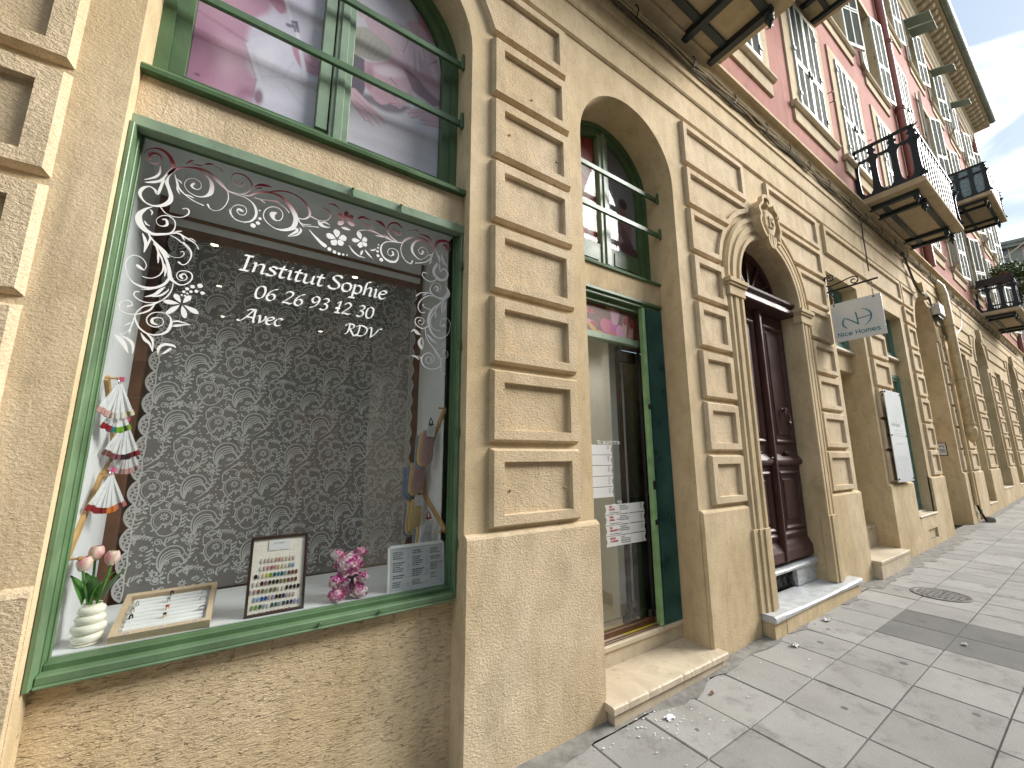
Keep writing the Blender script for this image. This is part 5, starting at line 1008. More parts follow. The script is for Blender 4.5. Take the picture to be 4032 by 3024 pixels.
    def hands(A,x,z):
        r=np.random.RandomState(9); A[:]=(.14,.035,.03); n=r.rand(*x.shape); A[n>.72]=(.30,.06,.05); A[n>.90]=(.40,.25,.16); A[n<.25]=(.05,.015,.015)
        for a,b in (((2.10,2.80),(2.33,2.775)),((2.10,2.70),(2.36,2.665))): cap(A,x,z,a,b,.034,.022,(.62,.30,.28)); cap(A,x,z,(b[0]-.035,b[1]+.003),b,.021,.020,(.40,.02,.03))
        cap(A,x,z,(2.08,2.875),(2.27,2.875),.03,.03,(.55,.24,.22)); cap(A,x,z,(2.26,2.87),(2.30,2.875),.028,.026,(.42,.02,.03))
        for a,b in (((2.70,2.58),(2.735,2.78)),((2.78,2.56),(2.82,2.76))): cap(A,x,z,a,b,.034,.024,(.66,.36,.34)); cap(A,x,z,(b[0]-.006,b[1]-.035),b,.023,.020,(.45,.02,.02))
        blob(A,x,z,2.55,2.66,.11,.075,0,(.55,.06,.30),.25); blob(A,x,z,2.48,2.68,.06,.06,0,(.62,.12,.22),.25); blob(A,x,z,2.66,2.64,.05,.07,0,(.66,.30,.46),.25); blob(A,x,z,2.56,2.60,.06,.03,0,(.62,.10,.06),.3)
        cap(A,x,z,(2.58,2.84),(2.60,2.74),.034,.040,(.62,.34,.44)); cap(A,x,z,(2.635,2.81),(2.60,2.74),.028,.040,(.62,.34,.44))
        for c,a in (((2.33,2.63),35),((2.50,2.88),60),((2.42,2.595),10)): blob(A,x,z,c[0],c[1],.065,.022,-a,(.62,.36,.05),.2)
    _h=hands
    def hands(A,x,z): _h(A,x,z); A*=.62
    p=print_plane('transom_poster',2.0,2.865,2.60,2.868,.300,230,80,hands); tag(p,'red printed panel of manicured hands and petals above the shop door','poster')
    # glass leaf and its prints
    m=MB(); m.quad((1.98,.318,.31),(2.90,.318,.31),(2.90,.318,2.545),(1.98,.318,2.545)); obj('pane',m,'glass_door',d)
    m=MB(); m.cbox(2.655,2.69,.34,.375,.33,2.535,.003); m.cbox(2.69,2.90,.34,.37,2.40,2.5,.003); obj('dark_stile',m,'walnut',d)
    m=MB(); m.cbox(2.896,2.906,.30,.33,.31,2.545,.002); obj('leaf_edge',m,'iron',d)
    m=MB()
    def hand(s,x,z,h):
        G={'T':[[(0,1),(.5,1)],[(.25,1),(.25,0)]],'E':[[(.4,1),(0,1),(0,0),(.4,0)],[(0,.5),(.3,.5)]],'L':[[(0,1),(0,0),(.4,0)]],':':[[(.1,.7),(.12,.66)],[(.1,.25),(.12,.2)]],'0':[[(.25,1),(0,.6),(.1,0),(.4,.1),(.45,.7),(.25,1)]],'6':[[(.4,1),(.05,.5),(.1,.0),(.4,.1),(.35,.5),(.08,.4)]],'2':[[(0,.8),(.25,1),(.4,.7),(0,0),(.45,.05)]],'9':[[(.1,0),(.4,.5),(.35,1),(.05,.85),(.1,.55),(.38,.65)]],'3':[[(0,.9),(.3,1),(.35,.65),(.12,.52),(.4,.35),(.3,0),(0,.05)]],'1':[[(.05,.7),(.25,1),(.22,0)]],'P':[[(0,0),(0,1),(.35,.9),(.35,.6),(0,.5)]],'I':[[(.1,1),(.1,0)]],'D':[[(0,0),(0,1),(.4,.75),(.38,.2),(0,0)]],'S':[[(.4,.95),(.1,1),(.02,.7),(.4,.35),(.3,.02),(0,.1)]]}
        for ch in s:
            if ch!=' ':
                for st in G[ch]: ribbon(m,[(x+a*h,z+b*h,h*.13) for a,b in st],xz(.316),3)
            x+=h*(.30 if ch in ' :I' else .62)
    hand('TEL: 06 26 93 12 30',2.345,1.678,.026)
    hand('PIEDS',2.545,1.212,.019); obj('handwriting',m,'lettering',d,recalc=False)
    def sign(name,label,x0,x1,z0,z1,rows,flags,bar=True):
        t=thing(name,label,'price list',(0,0,0)); n=len(rows); h=(z1-z0)/n
        for i,(head,lines,note) in enumerate(rows):
            zb=z1-h*(i+1)+.003; zt=z1-h*i-.003; zm=(zb+zt)/2; notch=.016
            poly=[(x0,zb),(x1,zb),(x1-(notch if 'r' in flags else 0),zm),(x1,zt),(x0,zt),(x0+(notch if 'l' in flags else 0),zm)]
            m=MB(); m.extrude_poly(poly,lambda u,v,t_:(u,t_,v),.309,.313); s=obj('sign_strip',m,'paper',t)
            m=MB(); hx=x0+.045
            for k,hh in enumerate(head): text_mesh(m,hh,.020 if len(head)>1 else .016,lambda u,v,e,k=k:(hx+u*.72,.3082,zt-.022-.021*k+v),0,'LEFT',.0008)
            if head: obj('heading',m,'ink_red',s,recalc=False)
            m=MB(); lx=x0+(.165 if head else .02)
            for k,(a,b) in enumerate(lines): text_mesh(m,a,.0105,lambda u,v,e,k=k:(lx+u,.3082,zt-.016-.0145*k+v),0,'LEFT',.0003); text_mesh(m,b,.0105,lambda u,v,e,k=k:(x1-.055+u,.3082,zt-.016-.0145*k+v),0,'LEFT',.0003)
            if note: text_mesh(m,note,.0095,lambda u,v,e:(x0+.045+u,.3082,zb+.008+v),0,'LEFT',.0002)
            if head and i in (1,2): text_mesh(m,'AVEC',.016,lambda u,v,e:(x0+.125+u,.3082,zm-.004+v))
            obj('price_lines',m,'ink',s,recalc=False)
        m=MB(); m.box(x0+.10,x0+.13,.3135,.3165,z0,z1); obj('tape',m,'white_gloss',t)
    sign('price_list','white price list in five notched strips on the door glass, partly behind the pilaster',2.10,2.50,1.262,1.674,[([],[('MANUCURE SIMPLE','15€'),('MANUCURE COMPLETE','25€')],''),([],[('MANUCURE MINI','18€'),('MANUCURE SIMPLE','22€'),('MANUCURE COMPLETE','28€')],''),([],[('MANUCURE MINI','25€'),('MANUCURE SIMPLE','30€'),('MANUCURE COMPLETE','35€')],''),([],[('RESINE','45€'),('GEL','50€'),('REMPLISSAGE RESINE','35€'),('REMPLISSAGE GEL','40€')],''),([],[('DEPOSE SEMI PERMANENT','10€'),('DEPOSE RESINE','5€'),('DEPOSE GEL','12€')],'')],'r')
    sign('price_list','white pedicure price list with red headings, lower on the door glass',2.392,2.858,.892,1.208,[(['SOIN','DES PIEDS'],[('PEDICURE MINI','20€'),('PEDICURE COMPLETE','35€'),('PEDICURE "DETENTE"','45€')],'DEPOSE SEMI PERMANENT + 5€'),(['VERNIS','NORMAL'],[('PEDICURE MINI','25€'),('PEDICURE COMPLETE','40€'),('PEDICURE "DETENTE"','50€')],'DEPOSE SEMI PERMANENT + 5€'),(['SEMI','PERMANENT'],[('PEDICURE MINI','30€'),('PEDICURE COMPLETE','45€'),('PEDICURE "DETENTE"','55€')],'DEPOSE SEMI PERMANENT + 5€'),(['SERVICES','ACCESSOIRES'],[('FRENCH','5€'),('NAIL ART PAR ONGLE','2€'),('DEPOSE SEMI DES PIEDS','10€'),('DEPOSE GEL DES PIEDS','15€')],'')],'lr')
    # threshold and the passage behind
    m=MB(); m.cbox(1.972,3.138,.212,.52,.232,.268,.005); obj('threshold_slab',m,'stone_step',d)
    m=MB(); m.box(1.972,3.138,.232,.40,-.1,.231); obj('threshold_riser',m,'stone_step',d)
    m=MB(); m.cbox(1.975,2.90,.235,.262,.269,.281,.003); m.cbox(1.975,2.90,.30,.34,.269,.31,.003); obj('door_track',m,'wood_trim',d)
    m=MB(); m.quad((2.52,.263,.2695),(2.86,.263,.2695),(2.86,.299,.2695),(2.50,.299,.2695)); m.quad((2.44,.345,.2695),(2.80,.345,.2695),(2.80,.42,.2695),(2.40,.42,.2695)); obj('warning_tape',m,'yellow_tape',d)
    m=MB(); m.cbox(2.70,2.885,.345,.44,.272,.36,.008); m.cbox(2.66,2.72,.35,.43,.272,.33,.006); obj('floor_closer',m,'black',d)
    h=thing('shop_passage',None,None); h.parent=bld
    for i in range(4):
        for j in range(6):
            m=MB(); a,b=1.30+.42*i,.53+.42*j; m.cbox(a+.002,a+.418,b+.002,b+.418,.24,.268,.002); link('floor_tile',m.mesh('floor_tile','hall_tile'),h)
    m=MB(); m.box(2.74,2.92,.52,.60,.268,2.9); m.box(2.90,2.98,.6,3.05,.268,2.9); obj('white_wall',m,'white_panel',h)
    m=MB(); m.box(2.735,2.925,.505,.519,.268,.37); m.box(2.885,2.899,.6,3.05,.268,.37); obj('skirting',m,'hall_tile',h)
    m=MB(); m.quad((1.25,3.05,.2),(3.0,3.05,.2),(3.0,3.05,3.2),(1.25,3.05,3.2)); m.quad((1.81,.55,.2),(1.81,3.05,.2),(1.81,3.05,3.2),(1.81,.55,3.2)); m.quad((1.25,.4,2.9),(3.1,.4,2.9),(3.1,3.05,2.9),(1.25,3.05,2.9)); obj('passage_wall',m,'room_wall',h)
    for y in (1.0,2.1):  # assumed ceiling spots, added to brighten the passage; no lamp is known here
        m=MB(); m.lathe([(.03,2.885),(.026,2.88)],(2.35,y,0),12); added_spot=link('ceiling_spot',m.mesh('ceiling_spot','lamp_lit'),h); pl_=bpy.data.lights.new('spot_light','SPOT'); pl_.energy=3.5; pl_.color=(1,.9,.74); pl_.spot_size=R(130); pl_.spot_blend=.6; pl_.shadow_soft_size=.05; lo=bpy.data.objects.new('spot_light',pl_); COL.objects.link(lo); lo.parent=bld; lo.location=(2.35,y,2.87)
    m=MB(); rnd=random.Random(2)
    for k in range(5):
        c=(2.42+.03*k,1.7+.04*k,.30); m.tube([(c[0]+.10*math.cos(a*1.3+k),c[1]+.16*math.sin(a+k),.275+.01*k+.02*abs(math.sin(2*a))) for a in np.linspace(0,5.5,18)],.006,6)
    tag(obj('tangled_lead',m,'cable_white',None,True),'tangled pale cable lying on the passage tiles behind the glass door','cable')
    s=thing('door_step',None,None); s.parent=bld
    g=MB(); L=[]; rnd=random.Random(4); xs=np.linspace(1.965,3.20,60)
    for x in xs:
        c=max(0,rnd.gauss(-.001,.0035)); f=-.112
        L.append([(x,.23,.082),(x,f+.006,.082),(x,f+c*.4,.086),(x,f+c*.6,.118-c),(x,f+.007+c,.124-c*.4),(x,f+.02+c,.126),(x,.23,.130)])
    g.loops(L,True,True); obj('slab',g,'stone_step',s)
    m=MB(); m.box(1.99,3.185,-.088,.20,-.2,.081); obj('riser',m,'stone_step',s)
bay2()

# ------------------------------------------------------------------ main entrance
def entrance():
    CX=4.81; d=thing('entrance_door',None,None); d.parent=bld
    # casing: stepped moulding swept up the jambs and round the arch
    prof=[(.93,.01),(.93,-.028),(.905,-.046),(.875,-.046),(.868,-.034),(.835,-.034),(.825,-.052),(.765,-.052),(.755,-.040),(.725,-.040),(.715,-.058),(.678,-.058),(.668,-.05),(.668,.02)]
    A=[i*PI/36 for i in range(37)]
    m=MB(); m.loops([[(CX-r*math.cos(a),y,3.335+r*math.sin(a)) for r,y in prof] for a in A],closed=False); obj('arch_casing',m,'stucco_smooth',d)
    for s in (-1,1):
        m=MB(); m.loops([[(CX+s*r,y,z) for r,y in prof] for z in (.93,3.16)],True,True); obj('jamb_casing',m,'stucco_smooth',d)
        m=MB()
        for k,(r0,r1,y) in enumerate(((.662,.715,-.066),(.716,.79,-.078),(.791,.86,-.066),(.861,.94,-.052))): m.cbox(*sorted((CX+s*r0,CX+s*r1)),y,.02,.236,.93,.003)
        obj('jamb_base',m,'stucco_smooth',d)
        m=MB()
        for r0,r1,y,z0,z1 in ((.645,.945,-.066,3.161,3.26),(.63,.96,-.082,3.261,3.285),(.615,.975,-.096,3.286,3.333)): m.cbox(*sorted((CX+s*r0,CX+s*r1)),y,.10 if r0<.64 else .02,z0,z1,.004)
        obj('impost',m,'stucco_smooth',d)
    # leaves
    yd=.165
    for s in (-1,1):
        lf=MB(); a,b=(4.142,4.795) if s<0 else (4.825,5.478); lf.box(a,b,yd,yd+.05,.495,3.245)
        leaf=obj('door_leaf',lf,'door_brown',d)
        def mould(z0,z1,in0=.10,raised=True):
            m=MB(); q=rect(a+in0,b-in0+.02,z0,z1); J=lambda p,y:[(u,y,v) for u,v in p]
            m.loops([J(q,yd),J(inset(q,.004),yd-.022),J(inset(q,.022),yd-.030),J(inset(q,.040),yd-.018),J(inset(q,.050),yd+.004),J(inset(q,.085),yd+.004),J(inset(q,.10),yd-.012),J(inset(q,.125),yd-.012)],False,True); obj('door_panel',m,'door_brown',leaf)
        mould(1.72,3.10); mould(.80,1.42)
        m=MB(); m.loops([[(x,yd,1.475),(x,yd-.03,1.485),(x,yd-.045,1.51),(x,yd-.045,1.535),(x,yd-.025,1.56),(x,yd,1.60)] for x in (a+.01,b-.01)],True,True); obj('rail_moulding',m,'door_brown',leaf); m=MB()
        m.loops([[(x,yd,.50),(x,yd-.045,.505),(x,yd-.045,.60),(x,yd-.02,.655),(x,yd,.69)] for x in (a+.01,b-.01)],True,True); obj('rail_moulding',m,'door_brown',leaf); m=MB(); m.loops([[(x,yd,.735),(x,yd-.022,.742),(x,yd-.022,.76),(x,yd,.785)] for x in (a+.05,b-.05)],True,True)
        obj('rail_moulding',m,'door_brown',leaf)
        if s>0:
            m=MB(); m.lathe([(.001,-.075),(.024,-.07),(.03,-.058),(.022,-.045),(.012,-.04),(.02,-.033),(.03,-.03)],(5.16,yd,2.10),14,'y'); m.tube([(5.135,yd-.06,2.085),(5.12,yd-.075,2.02),(5.135,yd-.08,1.96),(5.16,yd-.082,1.945),(5.185,yd-.08,1.96),(5.2,yd-.075,2.02),(5.185,yd-.06,2.085)],.012,8); m.lathe([(.001,-.02),(.02,-.016),(.024,0),(.02,.016),(.001,.02)],(5.16,yd-.082,1.945),10,'x'); obj('knocker',m,'door_brown',leaf,smooth=True)
            m=MB(); m.cbox(5.08,5.24,yd-.04,yd-.01,1.60,1.625,.004); m.cbox(4.86,4.89,yd-.02,yd,1.5,1.66,.004); obj('letter_flap',m,'iron_black',leaf)
        else:
            m=MB(); m.cbox(4.34,4.56,yd-.04,yd-.01,1.60,1.625,.004); m.tube([(4.76,yd,1.56),(4.76,yd-.05,1.56),(4.70,yd-.055,1.56)],.009,8); obj('handle',m,'iron_black',leaf)
    m=MB(); m.cbox(4.787,4.833,yd-.062,yd-.0,.50,3.245,.008); obj('meeting_stile',m,'door_brown',d)
    m=MB(); m.loops([[(x,.30,3.25),(x,.012,3.25),(x,.004,3.262),(x,.004,3.30),(x,.028,3.315),(x,.032,3.345),(x,-.004,3.372),(x,-.008,3.395),(x,.02,3.405),(x,.30,3.41)] for x in (4.142,5.478)],True,True); obj('transom',m,'door_brown',d)
    f=MB(); arc=lambda r,y,n=28:[(CX-r*math.cos(PI*i/n),y,3.41+(r-.075)*math.sin(PI*i/n)) for i in range(n+1)]
    f.loops([arc(.668,.34),arc(.668,.19),arc(.61,.19),arc(.60,.215),arc(.60,.34)],closed=False)
    p=arc(.662,.225); f.add(p,[tuple(range(len(p)))]); obj('fanlight',f,'door_brown',d)
    for an in (30,60,90,120,150):
        c,s_=math.cos(R(an)),math.sin(R(an)); m=MB(); r1=.61
        solid_stroke(m,[(CX+.10*c,3.42+.10*s_,.030),(CX+r1*c,3.42+(r1-.07)*s_,.024)],lambda u,v,e:(u,.205+e,v),.036,1); obj('fan_rib',m,'door_brown',d)
    m=MB(); m.lathe([(.001,-.03),(.09,-.024),(.115,.0),(.115,.03)],(CX,.205,3.425),22,'y'); obj('fan_boss',m,'door_brown',d,smooth=True)
    # sill, vent and big marble step
    def wavy(x0,x1,y0,y1,z0,z1,amp,seed):
        g=MB(); L=[]; rnd=random.Random(seed); n=40
        for i in range(n+1):
            x=x0+(x1-x0)*i/n; t=i/n; dip=amp*math.sin(PI*t)**1.2+rnd.uniform(-.0012,.0012); f=y0+amp*.5*math.sin(PI*t)
            L.append([(x,y1,z0),(x,f+.006,z0),(x,f,z0+.012),(x,f,z1-.018-dip*.7),(x,f+.009,z1-.006-dip*.85),(x,f+.022,z1-dip),(x,y1,z1-dip*.3)])
        g.loops(L,True,True); return g
    obj('door_sill',wavy(4.142,5.478,.085,.30,.415,.470,.018,3),'marble',d,smooth=True)
    st=thing('entrance_step',None,None); st.parent=bld
    obj('slab',wavy(3.893,5.905,-.152,.15,.182,.240,.022,6),'marble',st,smooth=True)
    for a,b in ((3.91,4.07),(4.072,4.12),(4.122,4.29),(4.292,5.55),(5.552,5.89)):
        m=MB(); m.box(a,b,-.125+random.uniform(-.002,.002),.12,-.2,.181); obj('riser_stone',m,'stucco',st)
    m=MB(); m.box(5.00,5.478,.118,.20,.2405,.414); obj('vent_pier',m,'marble',d)
    m=MB(); m.box(4.142,4.42,.118,.20,.2405,.414); obj('vent_pier',m,'marble',d)
    m=MB(); m.box(4.421,4.999,.19,.21,.2405,.414); obj('vent_back',m,'black',d)
    m=MB(); pl=lambda u,v,e:(u,.15-e,v)
    for k in range(4):
        c=4.49+.145*k
        for st_ in ([(c-.06,.25,.005),(c,.33,.006),(c+.06,.41,.005)],[(c-.06,.41,.005),(c,.33,.006),(c+.06,.25,.005)],[(c+.02*math.cos(a),.33+.02*math.sin(a),.006) for a in np.linspace(0,2*PI,9)] and [(c+.022*math.cos(a),.33+.022*math.sin(a),.006) for a in np.linspace(0,2*PI,9)],[(c-.07,.33,.005),(c-.045,.355,.006),(c-.03,.33,.006),(c-.045,.31,.005)],[(c,.25,.006),(c,.41,.006)]): solid_stroke(m,st_,pl,.008,2)
    obj('vent_grille',m,'iron_black',d)
    # cartouche with the house number
    c=thing('number_cartouche',None,None); c.parent=bld
    ox,oz=4.80,4.20; out=[(-.05,-.27),(.06,-.27),(.11,-.20),(.20,-.15),(.245,-.05),(.215,.06),(.225,.15),(.16,.20),(.12,.28),(.03,.315),(-.06,.31),(-.13,.26),(-.17,.20),(-.235,.17),(-.22,.06),(-.25,-.04),(-.21,-.14),(-.12,-.19)]
    J=lambda p,y,k=1.:[(ox+u*k,y,oz+v*k) for u,v in p]
    m=MB(); m.loops([J(out,.0),J(out,-.085),J(out,-.105,.94),J(out,-.085,.80)],False,True); obj('shield_back',m,'stucco_smooth',c)
    face=[(-.06,-.15),(.05,-.16),(.10,-.09),(.135,-.02),(.12,.08),(.08,.14),(-.02,.165),(-.10,.13),(-.125,.05),(-.13,-.05)]
    m=MB(); m.loops([J(face,-.08),J(face,-.112),J(face,-.122,.9),J(face,-.126,.6)],False,True); obj('shield_face',m,'stucco_smooth',c)
    m=MB(); F=lambda u,v,e:(ox+u,-.105-e,oz+v)
    for q in ([(-.20,.17,.03),(-.14,.22,.035),(-.12,.29,.04),(-.04,.325,.04),(.03,.30,.04),(.03,.235,.035),(-.02,.22,.03),(-.03,.255,.025)],[(.12,.27,.03),(.15,.22,.035),(.20,.19,.035),(.215,.13,.03),(.17,.12,.025)],[(-.20,.16,.03),(-.235,.12,.03),(-.20,.05,.035),(-.235,-.03,.03),(-.19,-.13,.035),(-.12,-.20,.03)],[(.20,.15,.03),(.205,.06,.03),(.235,-.04,.035),(.19,-.13,.03),(.20,-.19,.03),(.12,-.20,.03)],[(-.08,-.16,.03),(-.08,-.24,.035),(-.03,-.31,.025)],[(-.03,-.16,.03),(-.03,-.25,.035),(.0,-.315,.02)],[(.02,-.17,.03),(.03,-.24,.035),(.02,-.31,.02)],[(.07,-.16,.025),(.07,-.23,.03),(.04,-.30,.02)]): solid_stroke(m,q,F,.05,4)
    obj('scroll_border',m,'stucco_smooth',c)
    m=MB(); G=lambda u,v,e:(ox+u,-.130-e,oz+v)
    for q in ([(-.058,.05,.012),(-.04,.065,.016),(-.038,.0,.018),(-.036,-.06,.018)],[(-.062,-.062,.012),(-.012,-.062,.012)],[(.055,.06,.016),(.012,.06,.014),(.008,.012,.014),(.035,.018,.016),(.055,-.01,.018),(.045,-.05,.018),(.004,-.06,.016)]): solid_stroke(m,q,G,.016,4)
    obj('number',m,'cream_trim',c)
entrance()
for i,(x,z) in enumerate(((1.50,4.10),(1.31,3.72),(1.72,3.70),(-.05+1.36,1.39),(1.72,1.39))):
    m=MB(); m.lathe([(.008,.02),(.008,-.006),(.004,-.007)],(x,-.008,z),8,'y'); obj('old_fixing',m,'cream_trim',bld)
# ------------------------------------------------------------------ the estate agent's bay
def green_window(x0,x1,z0,z1,y,mat='teal_paint',name='office_window'):
    w=thing(name,None,None); w.parent=bld
    m=MB(); rect_frame(m,x0,x1,z0,z1,.055,y,y+.06); obj('frame',m,mat,w)
    c=(x0+x1)/2; m=MB(); rect_frame(m,x0+.056,c-.001,z0+.056,z1-.056,.05,y+.012,y+.05); rect_frame(m,c+.001,x1-.056,z0+.056,z1-.056,.05,y+.012,y+.05); obj('casement',m,mat,w)
    m=MB(); m.quad((x0+.05,y+.035,z0+.05),(x1-.05,y+.035,z0+.05),(x1-.05,y+.035,z1-.05),(x0+.05,y+.035,z1-.05)); obj('pane',m,'glass',w)
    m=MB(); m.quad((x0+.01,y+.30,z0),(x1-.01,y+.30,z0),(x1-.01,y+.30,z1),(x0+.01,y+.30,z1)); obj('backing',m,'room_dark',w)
    m=MB(); m.cbox(x0-.0,x1+.0,y-.06,y+.05,z0-.045,z0-.003,.004); obj('ledge',m,'stone_step',w)
green_window(6.662,7.848,3.17,4.168,.19); 
m=MB(); m.box(6.662,7.848,.192,.59,2.84,3.12); obj('office_spandrel',m,'stucco_smooth',bld)
def office():
    st=thing('office_steps',None,None); st.parent=bld
    m=MB(); m.cbox(6.662,7.848,-.128,.42,.262,.300,.004); obj('tread',m,'stone_step',st); m=MB(); m.box(6.667,7.843,-.118,.42,-.2,.261); obj('riser',m,'stone_step',st)
    m=MB(); m.cbox(6.664,7.846,.20,.60,.552,.590,.004); obj('tread',m,'stone_step',st); m=MB(); m.box(6.667,7.843,.21,.60,.3005,.551); obj('riser',m,'stone_step',st)
    m=MB(); m.box(6.664,7.846,.55,.59,.591,2.84); dd=obj('office_door',m,'teal_paint',bld); m=MB(); m.quad((6.8,.548,.8),(7.7,.548,.8),(7.7,.548,2.7),(6.8,.548,2.7)); obj('pane',m,'glass_dark',dd)
    green_window(8.812,10.058,3.34,4.112,.15); green_window(8.812,10.058,.665,3.02,.15)
    m=MB(); m.box(8.812,10.058,.152,.29,3.022,3.29); obj('office_spandrel',m,'stucco_smooth',bld)
    # hanging sign on its scrolled arm
    X=6.545
    t=thing('sign_bracket','black wrought iron scroll bracket fixed to the pilaster right of the entrance','sign bracket',(0,0,0))
    P=lambda u,v,e:(X+e,-u,v)
    m=MB(); solid_stroke(m,[(.0,3.80,.020),(.57,3.815,.020)],P,.016,1); obj('arm',m,'iron_black',t)
    m=MB(); solid_stroke(m,[(.012,3.74,.022),(.012,4.05,.022)],P,.016,1); m.lathe([(.014,0),(.014,.02),(.006,.03)],(X,-.03,3.752),8,'y'); m.lathe([(.012,0),(.012,.02),(.006,.03)],(X,-.03,4.03),8,'y'); obj('wall_plate',m,'iron_black',t)
    sp=lambda cx,cz,r0,r1,a0,a1,n=16:[(cx+(r0+(r1-r0)*i/n)*math.cos(R(a0+(a1-a0)*i/n)),cz+(r0+(r1-r0)*i/n)*math.sin(R(a0+(a1-a0)*i/n)),.014) for i in range(n+1)]
    m=MB(); solid_stroke(m,[(.02,3.955,.014)]+sp(.075,3.985,.058,.014,200,-300),P,.010,3); obj('scroll',m,'iron_black',t)
    m=MB(); solid_stroke(m,[(.018,3.95,.014),(.02,3.90,.014),(.06,3.875,.014),(.15,3.888,.014),(.26,3.915,.014)]+sp(.325,3.868,.055,.014,95,-330),P,.010,3); obj('scroll',m,'iron_black',t)
    s=thing('hanging_sign','white acrylic shop sign hanging from the scroll bracket by two chains','shop sign',(0,0,0))
    m=MB(); m.cbox(X-.006,X+.006,-.565,-.030,3.078,3.612,.002); obj('board',m,'acrylic_white',s)
    for u in (.075,.492):
        zt=3.80; zb=3.592; k=0; z=zt; m=MB()
        while z>zb-.0:
            m.tube([(X+(.0065*math.cos(a) if k%2 else 0),-u+(0 if k%2 else .0065*math.cos(a)),z-.015+.019*math.sin(a)) for a in np.linspace(0,2*PI,9)],.0026,5); z-=.0285; k+=1
        obj('chain',m,'iron',s); m=MB(); m.lathe([(.011,-.009),(.011,.009)],(X,-u,3.588),10,'x'); obj('eyelet',m,'iron',s)
    Q=lambda u,v,e:(X-.0068-e,-.030-u,3.078+v)
    m=MB()
    logo=[[(.150,.165,.008),(.118,.205,.017),(.114,.255,.017),(.136,.305,.010)],[(.136,.305,.011),(.180,.277,.014),(.232,.232,.015),(.274,.192,.016)],[(.274,.190,.015),(.270,.26,.015),(.262,.355,.014)],[(.272,.262,.012),(.33,.268,.012),(.41,.277,.012)],[(.32,.385,.004),(.372,.362,.012),(.408,.315,.017),(.412,.262,.018),(.390,.205,.013),(.340,.158,.005)]]
    for k,q in enumerate(logo): ribbon(m,q,lambda u,v,e:Q(u,v,e+.00006*k),5)
    obj('logo',m,'logo_teal',s,recalc=False)
    m=MB(); rounded(m,'NICE HOMES',.046,.066,.076,Q,.0092); obj('sign_name',m,'logo_teal',s,recalc=False)
    # flat board on the pilaster
    b=thing('wall_board','tall white glossy wall board with pale printed logo on the pilaster between the two office openings','notice board',(0,0,0))
    m=MB(); m.cbox(8.02,8.80,-.085,-.075,1.195,2.575,.002); obj('board',m,'acrylic_white',b)
    for x in (8.05,8.77):
        for z in (1.24,1.885,2.54): m=MB(); m.lathe([(.012,-.012),(.012,.085)],(x,-.085,z),8,'y'); obj('standoff',m,'iron_black',b)
    m=MB(); W=lambda u,v,e:(8.02+u*1.45,-.0858-e,1.83+v*1.45-.03)
    for k,q in enumerate(logo): ribbon(m,[(a,c,w*.5) for a,c,w in q],lambda u,v,e:W(u,v,e+.00006*k),5)
    obj('logo',m,'ink_pale',b,recalc=False)
    m=MB(); rounded(m,'NICE HOMES',.13,.86-.03,.065,lambda u,v,e:(8.02+u,-.0858-e,1.195+v),.010)
    for k,(a,z,w) in enumerate(((.16,.76,.46),(.16,.715,.50),(.14,.68,.54),(.2,.56,.42),(.15,.36,.46),(.15,.32,.5),(.22,.22,.4))):
        m.quad(*[(8.02+a+u,-.0858,1.195+z+v) for u,v in ((0,0),(w,0),(w,.012),(0,.012))])
    obj('pale_print',m,'ink_pale',b,recalc=False)
    # framed notice on the jamb of the archway
    n=thing('framed_notice','small black framed paper notice on the side wall inside the open archway','notice',(0,0,0))
    m=MB(); x=12.648
    for a,c,d,e in ((.15,.305,1.575,1.59),(.15,.305,1.84,1.855),(.15,.163,1.59,1.84),(.292,.305,1.59,1.84)): m.box(x-.018,x,a,c,d,e)
    obj('frame',m,'walnut',n); m=MB(); m.box(x-.010,x-.002,.163,.292,1.59,1.84); p=obj('sheet',m,'paper',n)
    m=MB(); Z=lambda u,v,e:(x-.0105,.285-u,1.60+v); ribbon(m,[(.03,.17,.02),(.06,.19,.012),(.09,.16,.02)],Z,3); [m.quad(*[Z(a+u,c+v,0) for u,v in ((0,0),(.08,0),(.08,.012),(0,.012))]) for a,c in ((.02,.10),(.02,.075),(.02,.05))]; obj('print',m,'ink',p,recalc=False)
RG={'N':([[(0,0),(0,.72)],[(0,.72),(.48,0)],[(.48,0),(.48,.72)]],.72),'I':([[(0,0),(0,.5)],[(0,.66),(0,.68)]],.20),'C':([[(.42,.42),(.30,.5),(.12,.46),(.0,.25),(.12,.04),(.30,0),(.42,.08)]],.60),'E':([[(.0,.25),(.44,.25),(.36,.46),(.2,.5),(.05,.42),(.0,.22),(.1,.04),(.26,.0),(.42,.08)]],.64),'H':([[(0,0),(0,.72)],[(.5,0),(.5,.72)],[(0,.36),(.5,.36)]],.72),'O':([[(.24,.5),(.06,.42),(.0,.25),(.08,.06),(.24,0),(.42,.08),(.48,.25),(.42,.42),(.24,.5)]],.66),'M':([[(0,0),(0,.38),(.08,.5),(.24,.5),(.30,.38),(.30,0)],[(.30,.38),(.38,.5),(.54,.5),(.60,.38),(.60,0)]],.78),'S':([[(.36,.44),(.26,.5),(.08,.48),(.02,.36),(.12,.27),(.28,.24),(.38,.14),(.30,.02),(.14,.0),(.0,.06)]],.52),' ':([],.36)}
def rounded(m,s,x,z,h,place,w):
    k=0
    for ch in s:
        st,adv=RG[ch]
        for q in st: k+=1; ribbon(m,[(x+a*h,z+b*h,w) for a,b in q],lambda u,v,e:place(u,v,e+.00005*k),5 if len(q)>2 else 1)
        x+=adv*h
office()

